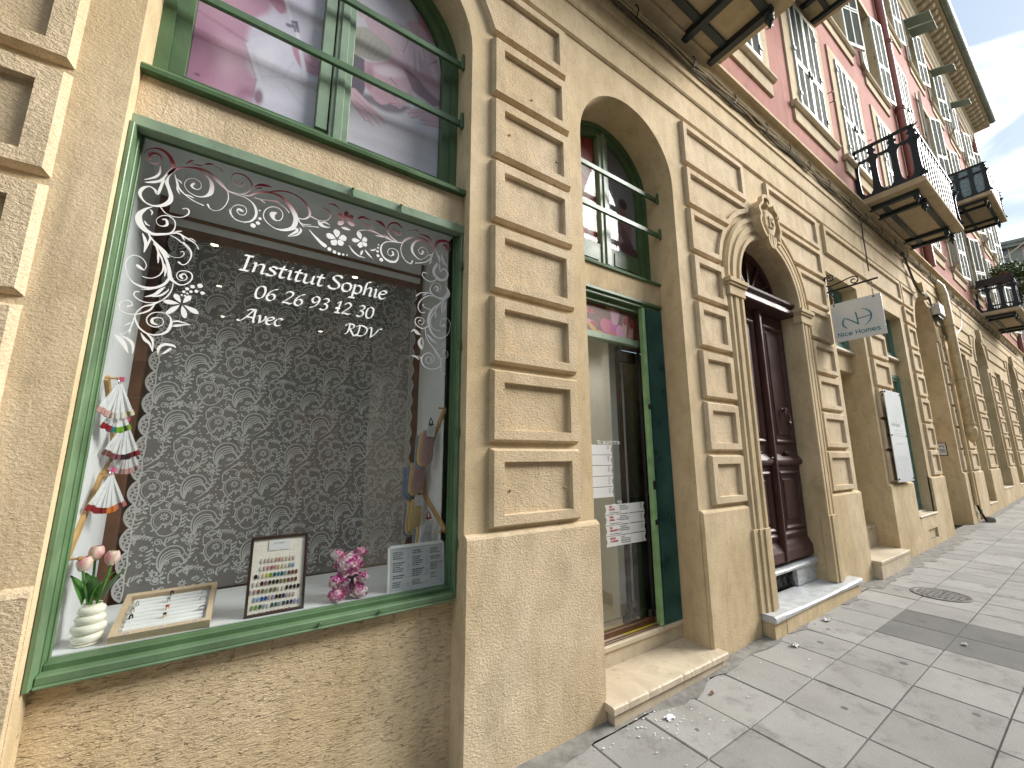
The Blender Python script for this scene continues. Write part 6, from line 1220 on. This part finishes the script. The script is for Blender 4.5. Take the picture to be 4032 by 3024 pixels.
# green windows inside the two far arches
for (x0,x1,z0,z1) in ((16.96,18.59,.74,2.95),(16.96,18.59,3.1,4.4),(22.72,24.58,.8,3.0),(22.72,24.58,3.1,4.4)): green_window(x0,x1,z0,z1,.24)
for (x0,x1,z1) in ((19.81,20.84,4.2),(25.61,26.59,4.2)): green_window(x0,x1,.75,z1,.33)
m=MB(); m.box(14.68,15.59,.34,.39,.48,4.16); obj('side_door',m,'teal_paint',bld)

# ------------------------------------------------------------------ pipes, cables, junction box
def services():
    t=thing('downpipe','thick beige rainwater pipe ending in a pointed shoe high on the ground floor wall','downpipe',(0,0,0))
    m=MB(); m.tube([(13.47,-.02,5.66),(13.46,-.10,5.52),(13.46,-.125,5.3),(13.46,-.125,2.2)],.088,14); obj('pipe',m,'beige_pipe',t,smooth=True)
    for z in (4.55,3.3,2.28):
        m=MB(); m.lathe([(.09,-.022),(.102,-.018),(.102,.018),(.09,.022)],(13.46,-.125,z),14); m.box(13.44,13.48,-.06,.0,z-.012,z+.012); obj('collar',m,'beige_pipe',t,smooth=True)
    m=MB(); m.lathe([(.092,2.20),(.112,2.17),(.108,2.06),(.075,1.95),(.03,1.87),(.005,1.85)],(13.46,-.125,0),14); obj('shoe',m,'beige_pipe',t,smooth=True)
    t=thing('cable_conduit','slim pale metal conduit standing beside the beige downpipe down to the pavement','conduit',(0,0,0))
    m=MB(); m.cbox(13.02,13.10,-.085,-.035,.55,3.12,.01); obj('cover',m,'beige_pipe',t)
    m=MB()
    for k in range(4): m.tube([(13.0+.025*k,-.06-.006*k,3.1),(13.0+.02*k,-.065,3.6),(12.95+.03*k,-.06,4.1),(12.93+.04*k,-.08,4.5)],.010,6)
    obj('wires',m,'cable_pale',t); m=MB(); m.tube([(13.06,-.06,.56),(13.10,-.075,.45),(13.2,-.09,.36),(13.32,-.11,.22)],.02,6); obj('lead',m,'iron_black',t); m=MB(); m.box(13.14,13.24,-.10,-.06,.36,.46); obj('tape_wrap',m,'clip_green',t)
    m=MB(); m.lathe([(.07,-.02),(.085,.05),(.065,.10),(.02,.12)],(13.40,-.16,gz(13.4)),10); tag(obj('stone',m,'mortar',None,True),'rough dark stone lying at the foot of the conduit','stone')
    t=thing('junction_box','pale grey cable junction box mounted beside the downpipe above a coil of leads','junction box',(12.72,-.03,4.62))
    m=MB(); m.cbox(-.20,.24,-.14,.0,.04,.30,.012); obj('body',m,'box_grey',t); m=MB(); m.cbox(-.18,.22,-.10,.0,-.03,.039,.01); obj('gland_plate',m,'iron',t)
    m=MB()
    for k in range(5): m.tube([(.0+.02*k,-.05-.012*k,.0),(.08+.03*k,-.08,-.2-.03*k),(.18+.02*k,-.1,-.42),(.24,-.09,-.50+.02*k),(.28-.02*k,-.07,-.36),(.2,-.05,-.15)],.012,6)
    obj('lead_coil',m,'cable',t,smooth=True)
    rnd=random.Random(8)
    t=thing('cable_bundle','bundle of thin cables clipped along the facade under the cornice','cable bundle',(0,0,0))
    for k in range(7):
        pts=[]; x=XL
        while x<26.5:
            pts.append((x,-.052-.012*(k%3)+rnd.uniform(-.006,.006),5.635+.016*k+rnd.uniform(-.016,.016)-(.03*abs(math.sin(x*2+k)) if k<2 else 0))); x+=rnd.uniform(.18,.42)
        q=catmull(pts,3); m=MB(); m.tube(q,.0085 if k%2 else .0125,5); obj('cable',m,'cable' if k in (0,3) else 'cable_pale',t,smooth=True)
    x=XL+.4
    while x<26:
        m=MB(); m.tube([(x,-.02,5.76),(x+.01,-.085,5.73),(x+.015,-.098,5.67),(x+.01,-.08,5.61),(x,-.02,5.60)],.006,5); obj('clip',m,'iron_black',t); x+=rnd.uniform(.55,.9)
    t=thing('hanging_cables','dark loose cables dropping from the bundle over the keystone of the open archway','cable bundle',(0,0,0))
    for k in range(4):
        m=MB(); m.tube(catmull([(10.75+.03*k,-.06,5.65),(10.95+.03*k,-.08,5.3),(11.15+.05*k,-.09,5.0),(11.3+.06*k,-.13,4.86),(11.6+.1*k,-.14,4.92-.01*k),(12.2,-.10,4.84-.02*k),(12.62,-.08,4.9)],4),.013,5); obj('cable',m,'cable',t,smooth=True)
    t=thing('loop_cable','thin pale cable looping down from the bundle to the downpipe collar','cable',(0,0,0))
    m=MB(); m.tube(catmull([(14.0,-.06,5.62),(15.1,-.09,5.45),(15.35,-.10,5.15),(14.9,-.11,4.75),(14.1,-.12,4.48),(13.5,-.2,4.46)],5),.010,5); obj('lead',m,'cable_white',t,smooth=True)
    t=thing('drop_cable','single dark cable hanging down the wall under the second balcony','cable',(0,0,0))
    m=MB(); m.tube(catmull([(8.42,-.07,5.62),(8.45,-.05,5.2),(8.46,-.05,4.95),(8.46,-.045,4.62)],4),.010,5); obj('lead',m,'cable',t,smooth=True)
    t=thing('red_downpipe','rust red rainwater pipe running up the red facade right of the second balcony','downpipe',(0,0,0))
    m=MB(); m.tube([(13.05,-.09,5.93),(13.05,-.09,16.4)],.085,12); obj('pipe',m,'red_pipe',t,smooth=True)
    for z in (6.55,8.3,10.2,12.2,14.4):
        m=MB(); m.lathe([(.085,-.05),(.105,-.045),(.105,-.02),(.09,-.015),(.09,.015),(.105,.02),(.105,.045),(.085,.05)],(13.05,-.09,z),12); obj('collar',m,'red_pipe',t,smooth=True)
    t=thing('corner_downpipe','dark red rainwater pipe on the far street corner of the building','downpipe',(0,0,0))
    m=MB(); m.tube([(28.08,-.06,5.9),(28.08,-.06,16.9)],.10,12); obj('pipe',m,'red_pipe',t,smooth=True)
    t=thing('street_wire','pale overhead wire strung from the far corner of the red building across the street','overhead wire',(0,0,0))
    m=MB(); m.tube(catmull([(28.0,-.02,10.3),(26.2,-1.0,10.35),(24.0,-2.2,10.65),(20.5,-4.2,11.35),(17.0,-6.2,12.1)],5),.022,5); obj('wire',m,'cable_white',t,smooth=True)
services()

# ------------------------------------------------------------------ upper floors
COLS=[2.6,4.86,7.13,9.12,11.48,14.40,16.98,19.58,22.15,24.75,26.9]
FL=[(6.45,9.12),(9.62,12.55),(13.30,15.85)]     # surround bottom and top per storey
HW=.80; OW=.53
def upper():
    m=MB(); xs=[XL]; 
    for c in COLS: xs+=[c-OW,c+OW]
    xs.append(XR); zs=[5.92]
    for a,b in FL: zs+=[a+.34,b-.17]
    zs.append(17.3)
    for i in range(len(xs)-1):
        for j in range(len(zs)-1):
            a,b,c,d=xs[i],xs[i+1],zs[j],zs[j+1]
            if i%2 and j%2:
                dp=.26; m.quad((a,0,c),(a,0,d),(a,dp,d),(a,dp,c),1); m.quad((b,0,c),(b,0,d),(b,dp,d),(b,dp,c),1); m.quad((a,0,d),(b,0,d),(b,dp,d),(a,dp,d),1); m.quad((a,0,c),(b,0,c),(b,dp,c),(a,dp,c),1)
            else: m.quad((a,0,c),(b,0,c),(b,0,d),(a,0,d))
    m.quad((XR,0,5.92),(XR,9,5.92),(XR,9,17.3),(XR,0,17.3)); m.quad((XL,0,5.92),(XL,9,5.92),(XL,9,17.3),(XL,0,17.3)); m.quad((XL,9,5.92),(XR,9,5.92),(XR,9,17.3),(XL,9,17.3))
    obj('upper_wall',m,['red_wall','cream_trim'],bld,recalc=False)
upper()
def leaf_mesh(h,w=OW-.012,name='shutter'):
    """louvred leaf hinged on its x=0 edge, front face towards -y"""
    m=MB(); st=.038; t=.019
    for a,b in ((0,st),(w-st,w),(w/2-.013,w/2+.013)): m.box(a,b,-t,t,0,h)
    mid=h*.40
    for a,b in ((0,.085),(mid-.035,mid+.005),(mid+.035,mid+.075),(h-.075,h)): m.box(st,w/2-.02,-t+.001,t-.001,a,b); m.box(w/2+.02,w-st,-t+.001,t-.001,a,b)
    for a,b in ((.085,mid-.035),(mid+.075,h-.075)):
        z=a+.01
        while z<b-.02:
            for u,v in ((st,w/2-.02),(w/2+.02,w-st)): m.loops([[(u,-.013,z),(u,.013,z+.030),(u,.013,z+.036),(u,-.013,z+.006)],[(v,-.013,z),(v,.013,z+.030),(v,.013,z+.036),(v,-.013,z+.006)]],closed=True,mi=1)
            z+=.042
    for z in (.25,h*.5,h-.25): m.cbox(-.02,.05,-t-.012,-t,z-.03,z+.03,.003,2)
    m.cbox(w-.05,w-.02,-t-.025,-t,mid-.05,mid+.06,.003,2)
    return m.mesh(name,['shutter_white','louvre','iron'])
HT=[b-.17-(a+.34) for a,b in FL]; LM={}
def leaf(w,k,x,z,ang,side,tall=0):
    key=(k,tall,side)
    if key not in LM:
        me=leaf_mesh(HT[k]-.02+tall); 
        if side<0:
            for v in me.vertices: v.co.x=-v.co.x
            me.flip_normals()
        LM[key]=me
    o=link('shutter',LM[key],w,(x,-.03,z)); o.rotation_euler=(0,0,ang); return o
def upper_windows():
    SR={}
    for ci,c in enumerate(COLS):
        for k,(zb,zt) in enumerate(FL):
            if c<4 and k<2 and c<3: pass
            balc=(k==0 and ci in (0,3,4,7,8)) or (k==1 and ci in (1,2,6,7))
            w=thing('window',None,None); w.parent=bld; z0,z1=zb+.34,zt-.17
            zl=z0 if not balc else FL[k][0]-.38
            m=MB(); g=[(c-HW,zb+.24),(c+HW,zb+.24),(c+HW,zt),(c-HW,zt)]
            for a,b,e,f in ((c-HW,c-OW+.001,z0,zt-.171),(c+OW-.001,c+HW,z0,zt-.171),(c-HW,c+HW,zt-.170,zt)): m.cbox(a,b,-.024,.01,e,f,.004)
            obj('surround',m,'cream_trim',w)
            m=MB(); m.loops([[(x,.01,z0-.12),(x,-.055,z0-.12),(x,-.085,z0-.085),(x,-.085,z0-.045),(x,-.07,z0-.03),(x,.12,z0-.001),(x,.12,z0-.1)] for x in (c-HW-.03,c+HW+.03)],True,True); obj('sill',m,'cream_trim',w)
            m=MB(); m.cbox(c-HW,c+HW,-.030,.01,zb,z0-.121,.005); obj('apron',m,'cream_trim',w)
            m=MB(); rect_frame(m,c-OW,c+OW,z0,z1,.055,.15,.20); m.box(c-.03,c+.03,.152,.2,z0+.05,z1-.05); obj('sash',m,'shutter_white',w)
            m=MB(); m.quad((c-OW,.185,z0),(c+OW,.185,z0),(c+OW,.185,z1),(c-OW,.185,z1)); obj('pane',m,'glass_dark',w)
            rnd=random.Random(ci*7+k)
            closed=(k==0 and ci<=5) or (k==1 and ci in (0,1,5)) or (k==2 and ci in (0,1,2))
            if k==0 and ci>=6: closed=False
            if closed: leaf(w,k,c-OW+.006,z0+.01,0,1); leaf(w,k,c+OW-.006,z0+.01,0,-1)
            else:
                a=R(rnd.choice((163,167,171))); leaf(w,k,c+OW,z0+.01,a,-1)
                if k==0 or ci>=6: leaf(w,k,c-OW,z0+.01,-R(rnd.choice((160,170,174))),1)
                else: leaf(w,k,c-OW,z0+.01,-R(175),1)
            if k==2 and ci in (6,7,8):   # tilted lower flaps of the projecting shutters
                for s in ((-1,1) if ci==6 else (1,)):
                    m=MB(); x0=c+(-.5 if s<0 else .02); zz=z0+HT[2]*.86
                    m.loops([[(x0,-.05,zz),(x0+.46,-.05,zz),(x0+.46,-.62,zz-.22),(x0,-.62,zz-.22)],[(x0,-.05,zz+.035),(x0+.46,-.05,zz+.035),(x0+.46,-.62,zz-.185),(x0,-.62,zz-.185)]],True,True); obj('shutter_flap',m,'shutter_green',w)
            for dz in (0,):   # little wall hooks
                for q in (.0,.16):
                    if closed and ci>0: m=MB(); m.tube([(c+HW+.12+q*.3,0,z0+1.1-q),(c+HW+.12+q*.3,-.07,z0+1.09-q)],.008,5); m.tube([(c+HW+.10+q*.3,-.07,z0+1.08-q),(c+HW+.14+q*.3,-.07,z0+1.10-q)],.007,5); obj('shutter_hook',m,'iron_black',w)
upper_windows()

# ------------------------------------------------------------------ balconies
def balcony(x0,x1,z,dep,beams,reed=False,full=True):
    b=thing('balcony',None,None); b.parent=bld
    m=MB(); m.loops([[(x0,0,z+.10),(x0,0,z),(x0,-dep+.02,z),(x0,-dep,z+.02),(x0,-dep,z+.075),(x0,-dep+.02,z+.10)],[(x1,0,z+.10),(x1,0,z),(x1,-dep+.02,z),(x1,-dep,z+.02),(x1,-dep,z+.075),(x1,-dep+.02,z+.10)]],True,True); obj('slab',m,'slab_plaster',b)
    for x in beams:
        m=MB(); m.loops([[(x-.036,.01,z-.001),(x-.036,.01,z-.04),(x-.036,-.10,z-.075),(x-.036,-dep+.18,z-.075),(x-.036,-dep+.13,z-.001)],[(x+.036,.01,z-.001),(x+.036,.01,z-.04),(x+.036,-.10,z-.075),(x+.036,-dep+.18,z-.075),(x+.036,-dep+.13,z-.001)]],True,True); obj('beam',m,'iron_beam',b)
        m=MB(); m.lathe([(.03,.0),(.046,-.02),(.048,-.05),(.03,-.075),(.042,-.10),(.038,-.13),(.016,-.15),(.024,-.17),(.010,-.19),(.003,-.22)],(x,-dep+.17,z-.02),10); obj('finial',m,'iron_beam',b,smooth=True)
    for y in (-.26,-dep+.185):
        m=MB(); m.box(beams[0]+.037,beams[-1]-.037,y-.035,y+.035,z-.035,z-.001)
        obj('cross_beam',m,'iron_beam',b)
    zb,zt=z+.13,z+1.07; n1=max(2,round((dep-.06)/.26)); n2=round((x1-x0-.06)/.20)
    def rail(m,L,place,n,K=1.):
        S=lambda q,t=.028,seg=1:solid_stroke(m,q,place,t,seg)
        S([(0,zt-.014,.042),(L,zt-.014,.042)],.05); S([(0,zt-.245,.036),(L,zt-.245,.036)]); S([(0,zb,.04),(L,zb,.04)]); S([(.012,zb-.03,.026),(.012,zt,.026)],.03); S([(L-.012,zb-.03,.026),(L-.012,zt,.026)],.03)
        d=L/n
        for i in range(n+1):
            u=min(max(i*d,.02),L-.02)
            S([(u,zb,.15*K),(u,zb+.05,.125*K),(u,zb+.10,.085*K),(u,zb+.25,.068*K),(u,zt-.42,.066*K),(u,zt-.32,.085*K),(u,zt-.275,.125*K),(u,zt-.24,.16*K)],.024,3)
            S([(u,zt-.24,.13*K),(u,zt-.205,.075*K),(u,zt-.16,.055*K),(u,zt-.125,.10*K),(u,zt-.09,.055*K),(u,zt-.045,.075*K),(u,zt-.01,.13*K)],.024,3)
        for i in range(n):
            u=(i+.5)*d; S([(u-d*.2,zt-.255,.012),(u,zt-.285,.012),(u+d*.2,zt-.255,.012)],.02,3); S([(u-d*.2,zb+.015,.012),(u,zb+.045,.012),(u+d*.2,zb+.015,.012)],.02,3)
    for x in (x0+.04,x1-.04):
        m=MB(); rail(m,dep-.05,lambda u,v,e,x=x:(x+e,-u-.005,v),n1,1.3); obj('side_railing',m,'iron',b)
    m=MB(); rail(m,x1-x0-.06,lambda u,v,e:(x0+.03+u,-dep+.05+e,v),n2,.8); obj('front_railing',m,'iron',b)
    if reed:
        m=MB(); m.box(x0+.06,x0+.066,-dep+.09,-.02,zb,zt-.01); m.box(x0+.07,x1-.07,-dep+.085,-dep+.091,zb,zt-.01); obj('screen_cloth',m,'screen',b)
    return b
simple('screen',(.20,.27,.29),.8,var=.25,scale=14)
balcony(1.32,4.06,5.905,.86,(1.55,2.0,3.44,3.90))
balcony(8.72,11.44,5.925,.86,(8.93,9.38,10.93,11.36))
balcony(19.15,22.5,5.925,.86,(19.35,19.8,21.7,22.2))
balcony(5.0,7.92,9.20,.95,(5.2,5.65,7.3,7.74))
balcony(17.72,20.4,9.2,.92,(17.9,18.35,19.7,20.2),True)

# plants on the third balcony
def bush(name,label,x,y,z,r,n,seed,mat,droop=0.):
    t=thing(name,label,'plant',(x,y,z)); rnd=random.Random(seed); m=MB(); m2=MB()
    cl=[(rnd.gauss(0,r*.42),rnd.gauss(0,r*.3),abs(rnd.gauss(r*.45,r*.3)),r*rnd.uniform(.22,.42)) for _ in range(14)]
    for i in range(n):
        c=rnd.choice(cl); d=Vector((rnd.gauss(0,1),rnd.gauss(0,1),rnd.gauss(0,1))).normalized()*c[3]*rnd.uniform(.4,1.05); p=Vector(c[:3])+d
        if droop and rnd.random()<droop: p.z-=rnd.uniform(.0,.5)
        a=Vector((rnd.gauss(0,1),rnd.gauss(0,1),rnd.gauss(0,.7))).normalized(); b=a.orthogonal().normalized(); s=rnd.uniform(.03,.065)
        (m if rnd.random()<.7 else m2).add([p-a*s,p+b*s*.42,p+a*s,p-b*s*.42],[(0,1,2,3)])
    obj('foliage',m,mat,t); obj('pale_foliage',m2,'bush_olive',t)
    m=MB()
    for c in cl[:7]: m.tube([(c[0]*.2,c[1]*.2,-.15),(c[0]*.6,c[1]*.6,c[2]*.4),(c[0],c[1],c[2])],.008,5)
    obj('stem',m,'soil_litter',t); return t
def plants():
    t=thing('flower_box','long dark flower box hooked on the railing of the third balcony','flower box',(0,0,0))
    m=MB(); z=6.86; m.loops([[(19.12,-.02,z),(19.12,-.80,z),(19.34,-.80,z),(19.34,-.02,z)],[(19.06,.0,z+.2),(19.06,-.84,z+.2),(19.40,-.84,z+.2),(19.40,.0,z+.2)]],True,True); obj('trough',m,'planter',t)
    m=MB(); m.box(19.10,19.37,-.80,-.03,z+.17,z+.198); obj('soil',m,'soil_litter',t)
    rnd=random.Random(12); tw=thing('dry_plant','leafless brown twigs in the flower box of the third balcony','plant',(19.23,-.4,7.05)); m=MB()
    for k in range(26):
        y=rnd.uniform(-.38,.36); m.tube([(0,y,0),(rnd.gauss(0,.04),y+rnd.gauss(0,.05),.09),(rnd.gauss(0,.09),y+rnd.gauss(0,.09),rnd.uniform(.10,.2))],.005,4)
    obj('twig',m,'soil_litter',tw)
    bush('potted_shrub','bushy green and olive shrub crowning the outer corner of the third balcony',19.95,-.80,7.05,.62,2300,3,'bush_green')
    bush('trailing_plant','dark green trailing plant spilling over the street side of the third balcony',20.9,-.95,6.85,.60,1900,4,'bush_green',.5)
plants()

# ------------------------------------------------------------------ eaves, roof
def eaves():
    m=MB(); m.profile_x([(.02,16.22),(-.03,16.22),(-.04,16.30),(-.04,16.42),(-.09,16.48),(-.09,16.66),(-.13,16.72),(-.13,16.98),(-.20,17.06),(-.20,17.30),(.02,17.30)],XL,XR+.2); obj('frieze_moulding',m,'cream_trim',bld)
    m=MB(); m.profile_x([(.3,17.302),(-.66,17.302),(-.66,17.42),(.3,17.6)],XL,XR+.62); obj('soffit',m,'cream_trim',bld)
    mm=MB(); mm.loops([[(x,-.20,17.301),(x,-.20,17.06),(x,-.34,17.07),(x,-.42,17.13),(x,-.52,17.15),(x,-.58,17.22),(x,-.58,17.301)] for x in (-.095,.095)],True,True); me=mm.mesh('modillion','cream_trim')
    x=9.6
    while x<28.1: link('modillion',me,bld,(x,0,0)); x+=.385
    m=MB(); m.box(27.9,28.2,-.02,9,16.9,17.3); m.box(28.0,28.62,-.64,9,17.2,17.301); obj('gable_cornice',m,'cream_trim',bld)
    m=MB(); m.tube([(XL,-.74,17.46),(28.66,-.74,17.46)],.135,14); m.box(XL,28.66,-.86,-.60,17.46,17.56); obj('gutter',m,'gutter',bld,smooth=True)
    m=MB(); m.quad((XL,-.70,17.56),(28.7,-.70,17.56),(28.7,4.5,19.6),(XL,4.5,19.6)); m.quad((XL,9.5,17.56),(28.7,9.5,17.56),(28.7,4.5,19.6),(XL,4.5,19.6)); obj('roof',m,'roof_tile',bld)
eaves()

# ------------------------------------------------------------------ buildings beyond and opposite
def block(name,label,cat,loc,rz,w,h,dp,nx,ny,z0,shut,wallmat,pitch,wz,ww=.55,wh=1.0,par=True):
    b=thing(name,label,cat,loc,None,rz); m=MB(); m.box(-w/2,w/2,0,dp,-1,h); obj('wall',m,wallmat,b)
    if par: m=MB(); m.box(-w/2-.25,w/2+.25,-.35,dp,h,h+.22); m.box(-w/2-.3,w/2+.3,-.42,dp,h+.22,h+.42); obj('parapet',m,'gutter',b)
    fr=MB(); rect_frame(fr,-ww,ww,0,wh*2,.07,-.05,.03); fr.box(-.035,.035,-.045,.02,.07,wh*2-.07); fr.box(-ww+.07,ww-.07,-.04,.02,wh,wh+.05); fme=fr.mesh('window','shutter_white')
    pm=MB(); pm.quad((-ww,-.005,0),(ww,-.005,0),(ww,-.005,wh*2),(-ww,-.005,wh*2)); pme=pm.mesh('pane','far_window')
    sm=MB()
    sm.box(-.02,.46,-.03,.0,-.05,wh*2+.05)
    for q in range(14): sm.box(.03,.41,-.045,-.03,.05+q*wh*2/14,.05+q*wh*2/14+.05)
    sme=sm.mesh('shutter',shut)
    for i in range(nx):
        for j in range(ny):
            x=(i-(nx-1)/2)*pitch; z=z0+j*wz; o=link('window',fme,b,(x,0,z)); link('pane',pme,o)
            for s in (-1,1): q=link('shutter',sme,o,(s*(ww+.02) if s>0 else -ww-.48,-.03,0)) if True else None
    return b
block('far_building','pale plaster building with green shutters closing the far end of the street','building',(40.0,-.5,0),-R(75),14,14.6,10,4,4,3.6,'shutter_green','far_plaster',2.7,3.2,.5,.85)
ob=block('opposite_building','pale plaster building across the street with tall windows','building',(8.0,-11.4,0),PI,64,11.5,10,22,3,2.0,'shutter_green','opposite_plaster',2.9,3.5,.55,1.05)
for k,z in enumerate((4.9,8.4)):
    m=MB(); m.box(-32,32,-.14,-.001,z-.1,z+.1); obj('string_course',m,'cream_trim',ob)

# ------------------------------------------------------------------ small things on the pavement
def litter():
    def crumple(name,label,x,y,s,mat,seed):
        rnd=random.Random(seed); m=MB(); n=7; g=[]
        for i in range(n): g.append([(x+s*(i/(n-1)-.5)*1.6+rnd.uniform(-.1,.1)*s,y+s*(j/(n-1)-.5)+rnd.uniform(-.1,.1)*s,gz(x)+.006+abs(rnd.gauss(0,.22))*s) for j in range(n)])
        m.loops(g,closed=False); tag(obj(name,m,mat),label,'litter')
    crumple('foil_scrap','crumpled silver foil on the slabs in front of the shop step',2.33,-.215,.042,'foil',1)
    crumple('paper_scrap','crumpled white paper lying before the entrance step',3.93,-.26,.045,'paper',2)
    crumple('paper_scrap','torn white paper against the middle of the entrance step',4.72,-.20,.05,'paper',3)
    crumple('paper_scrap','small white paper on the dark patched slabs',5.05,-1.03,.028,'paper',5)
    crumple('leaf_scrap','dry brown leaf scrap in front of the shop step',2.78,-.22,.022,'soil_litter',6)
    m=MB(); rnd=random.Random(11)
    for k in range(170):
        x=rnd.choice((rnd.uniform(1.0,3.4),rnd.uniform(2.,2.6),rnd.uniform(3.2,9))); y=-.06-abs(rnd.gauss(0,.16)); s=rnd.uniform(.003,.009); a=rnd.uniform(0,3)
        z=gz(x)+.004; m.add([(x+s*math.cos(a+q)*rnd.uniform(.6,1.3),y+s*math.sin(a+q)*rnd.uniform(.6,1.3),z+rnd.uniform(0,.003)) for q in (0,1.4,3,4.5)],[(0,1,2,3)])
    tag(obj('grit',m,'paper'),kind='stuff')
litter()
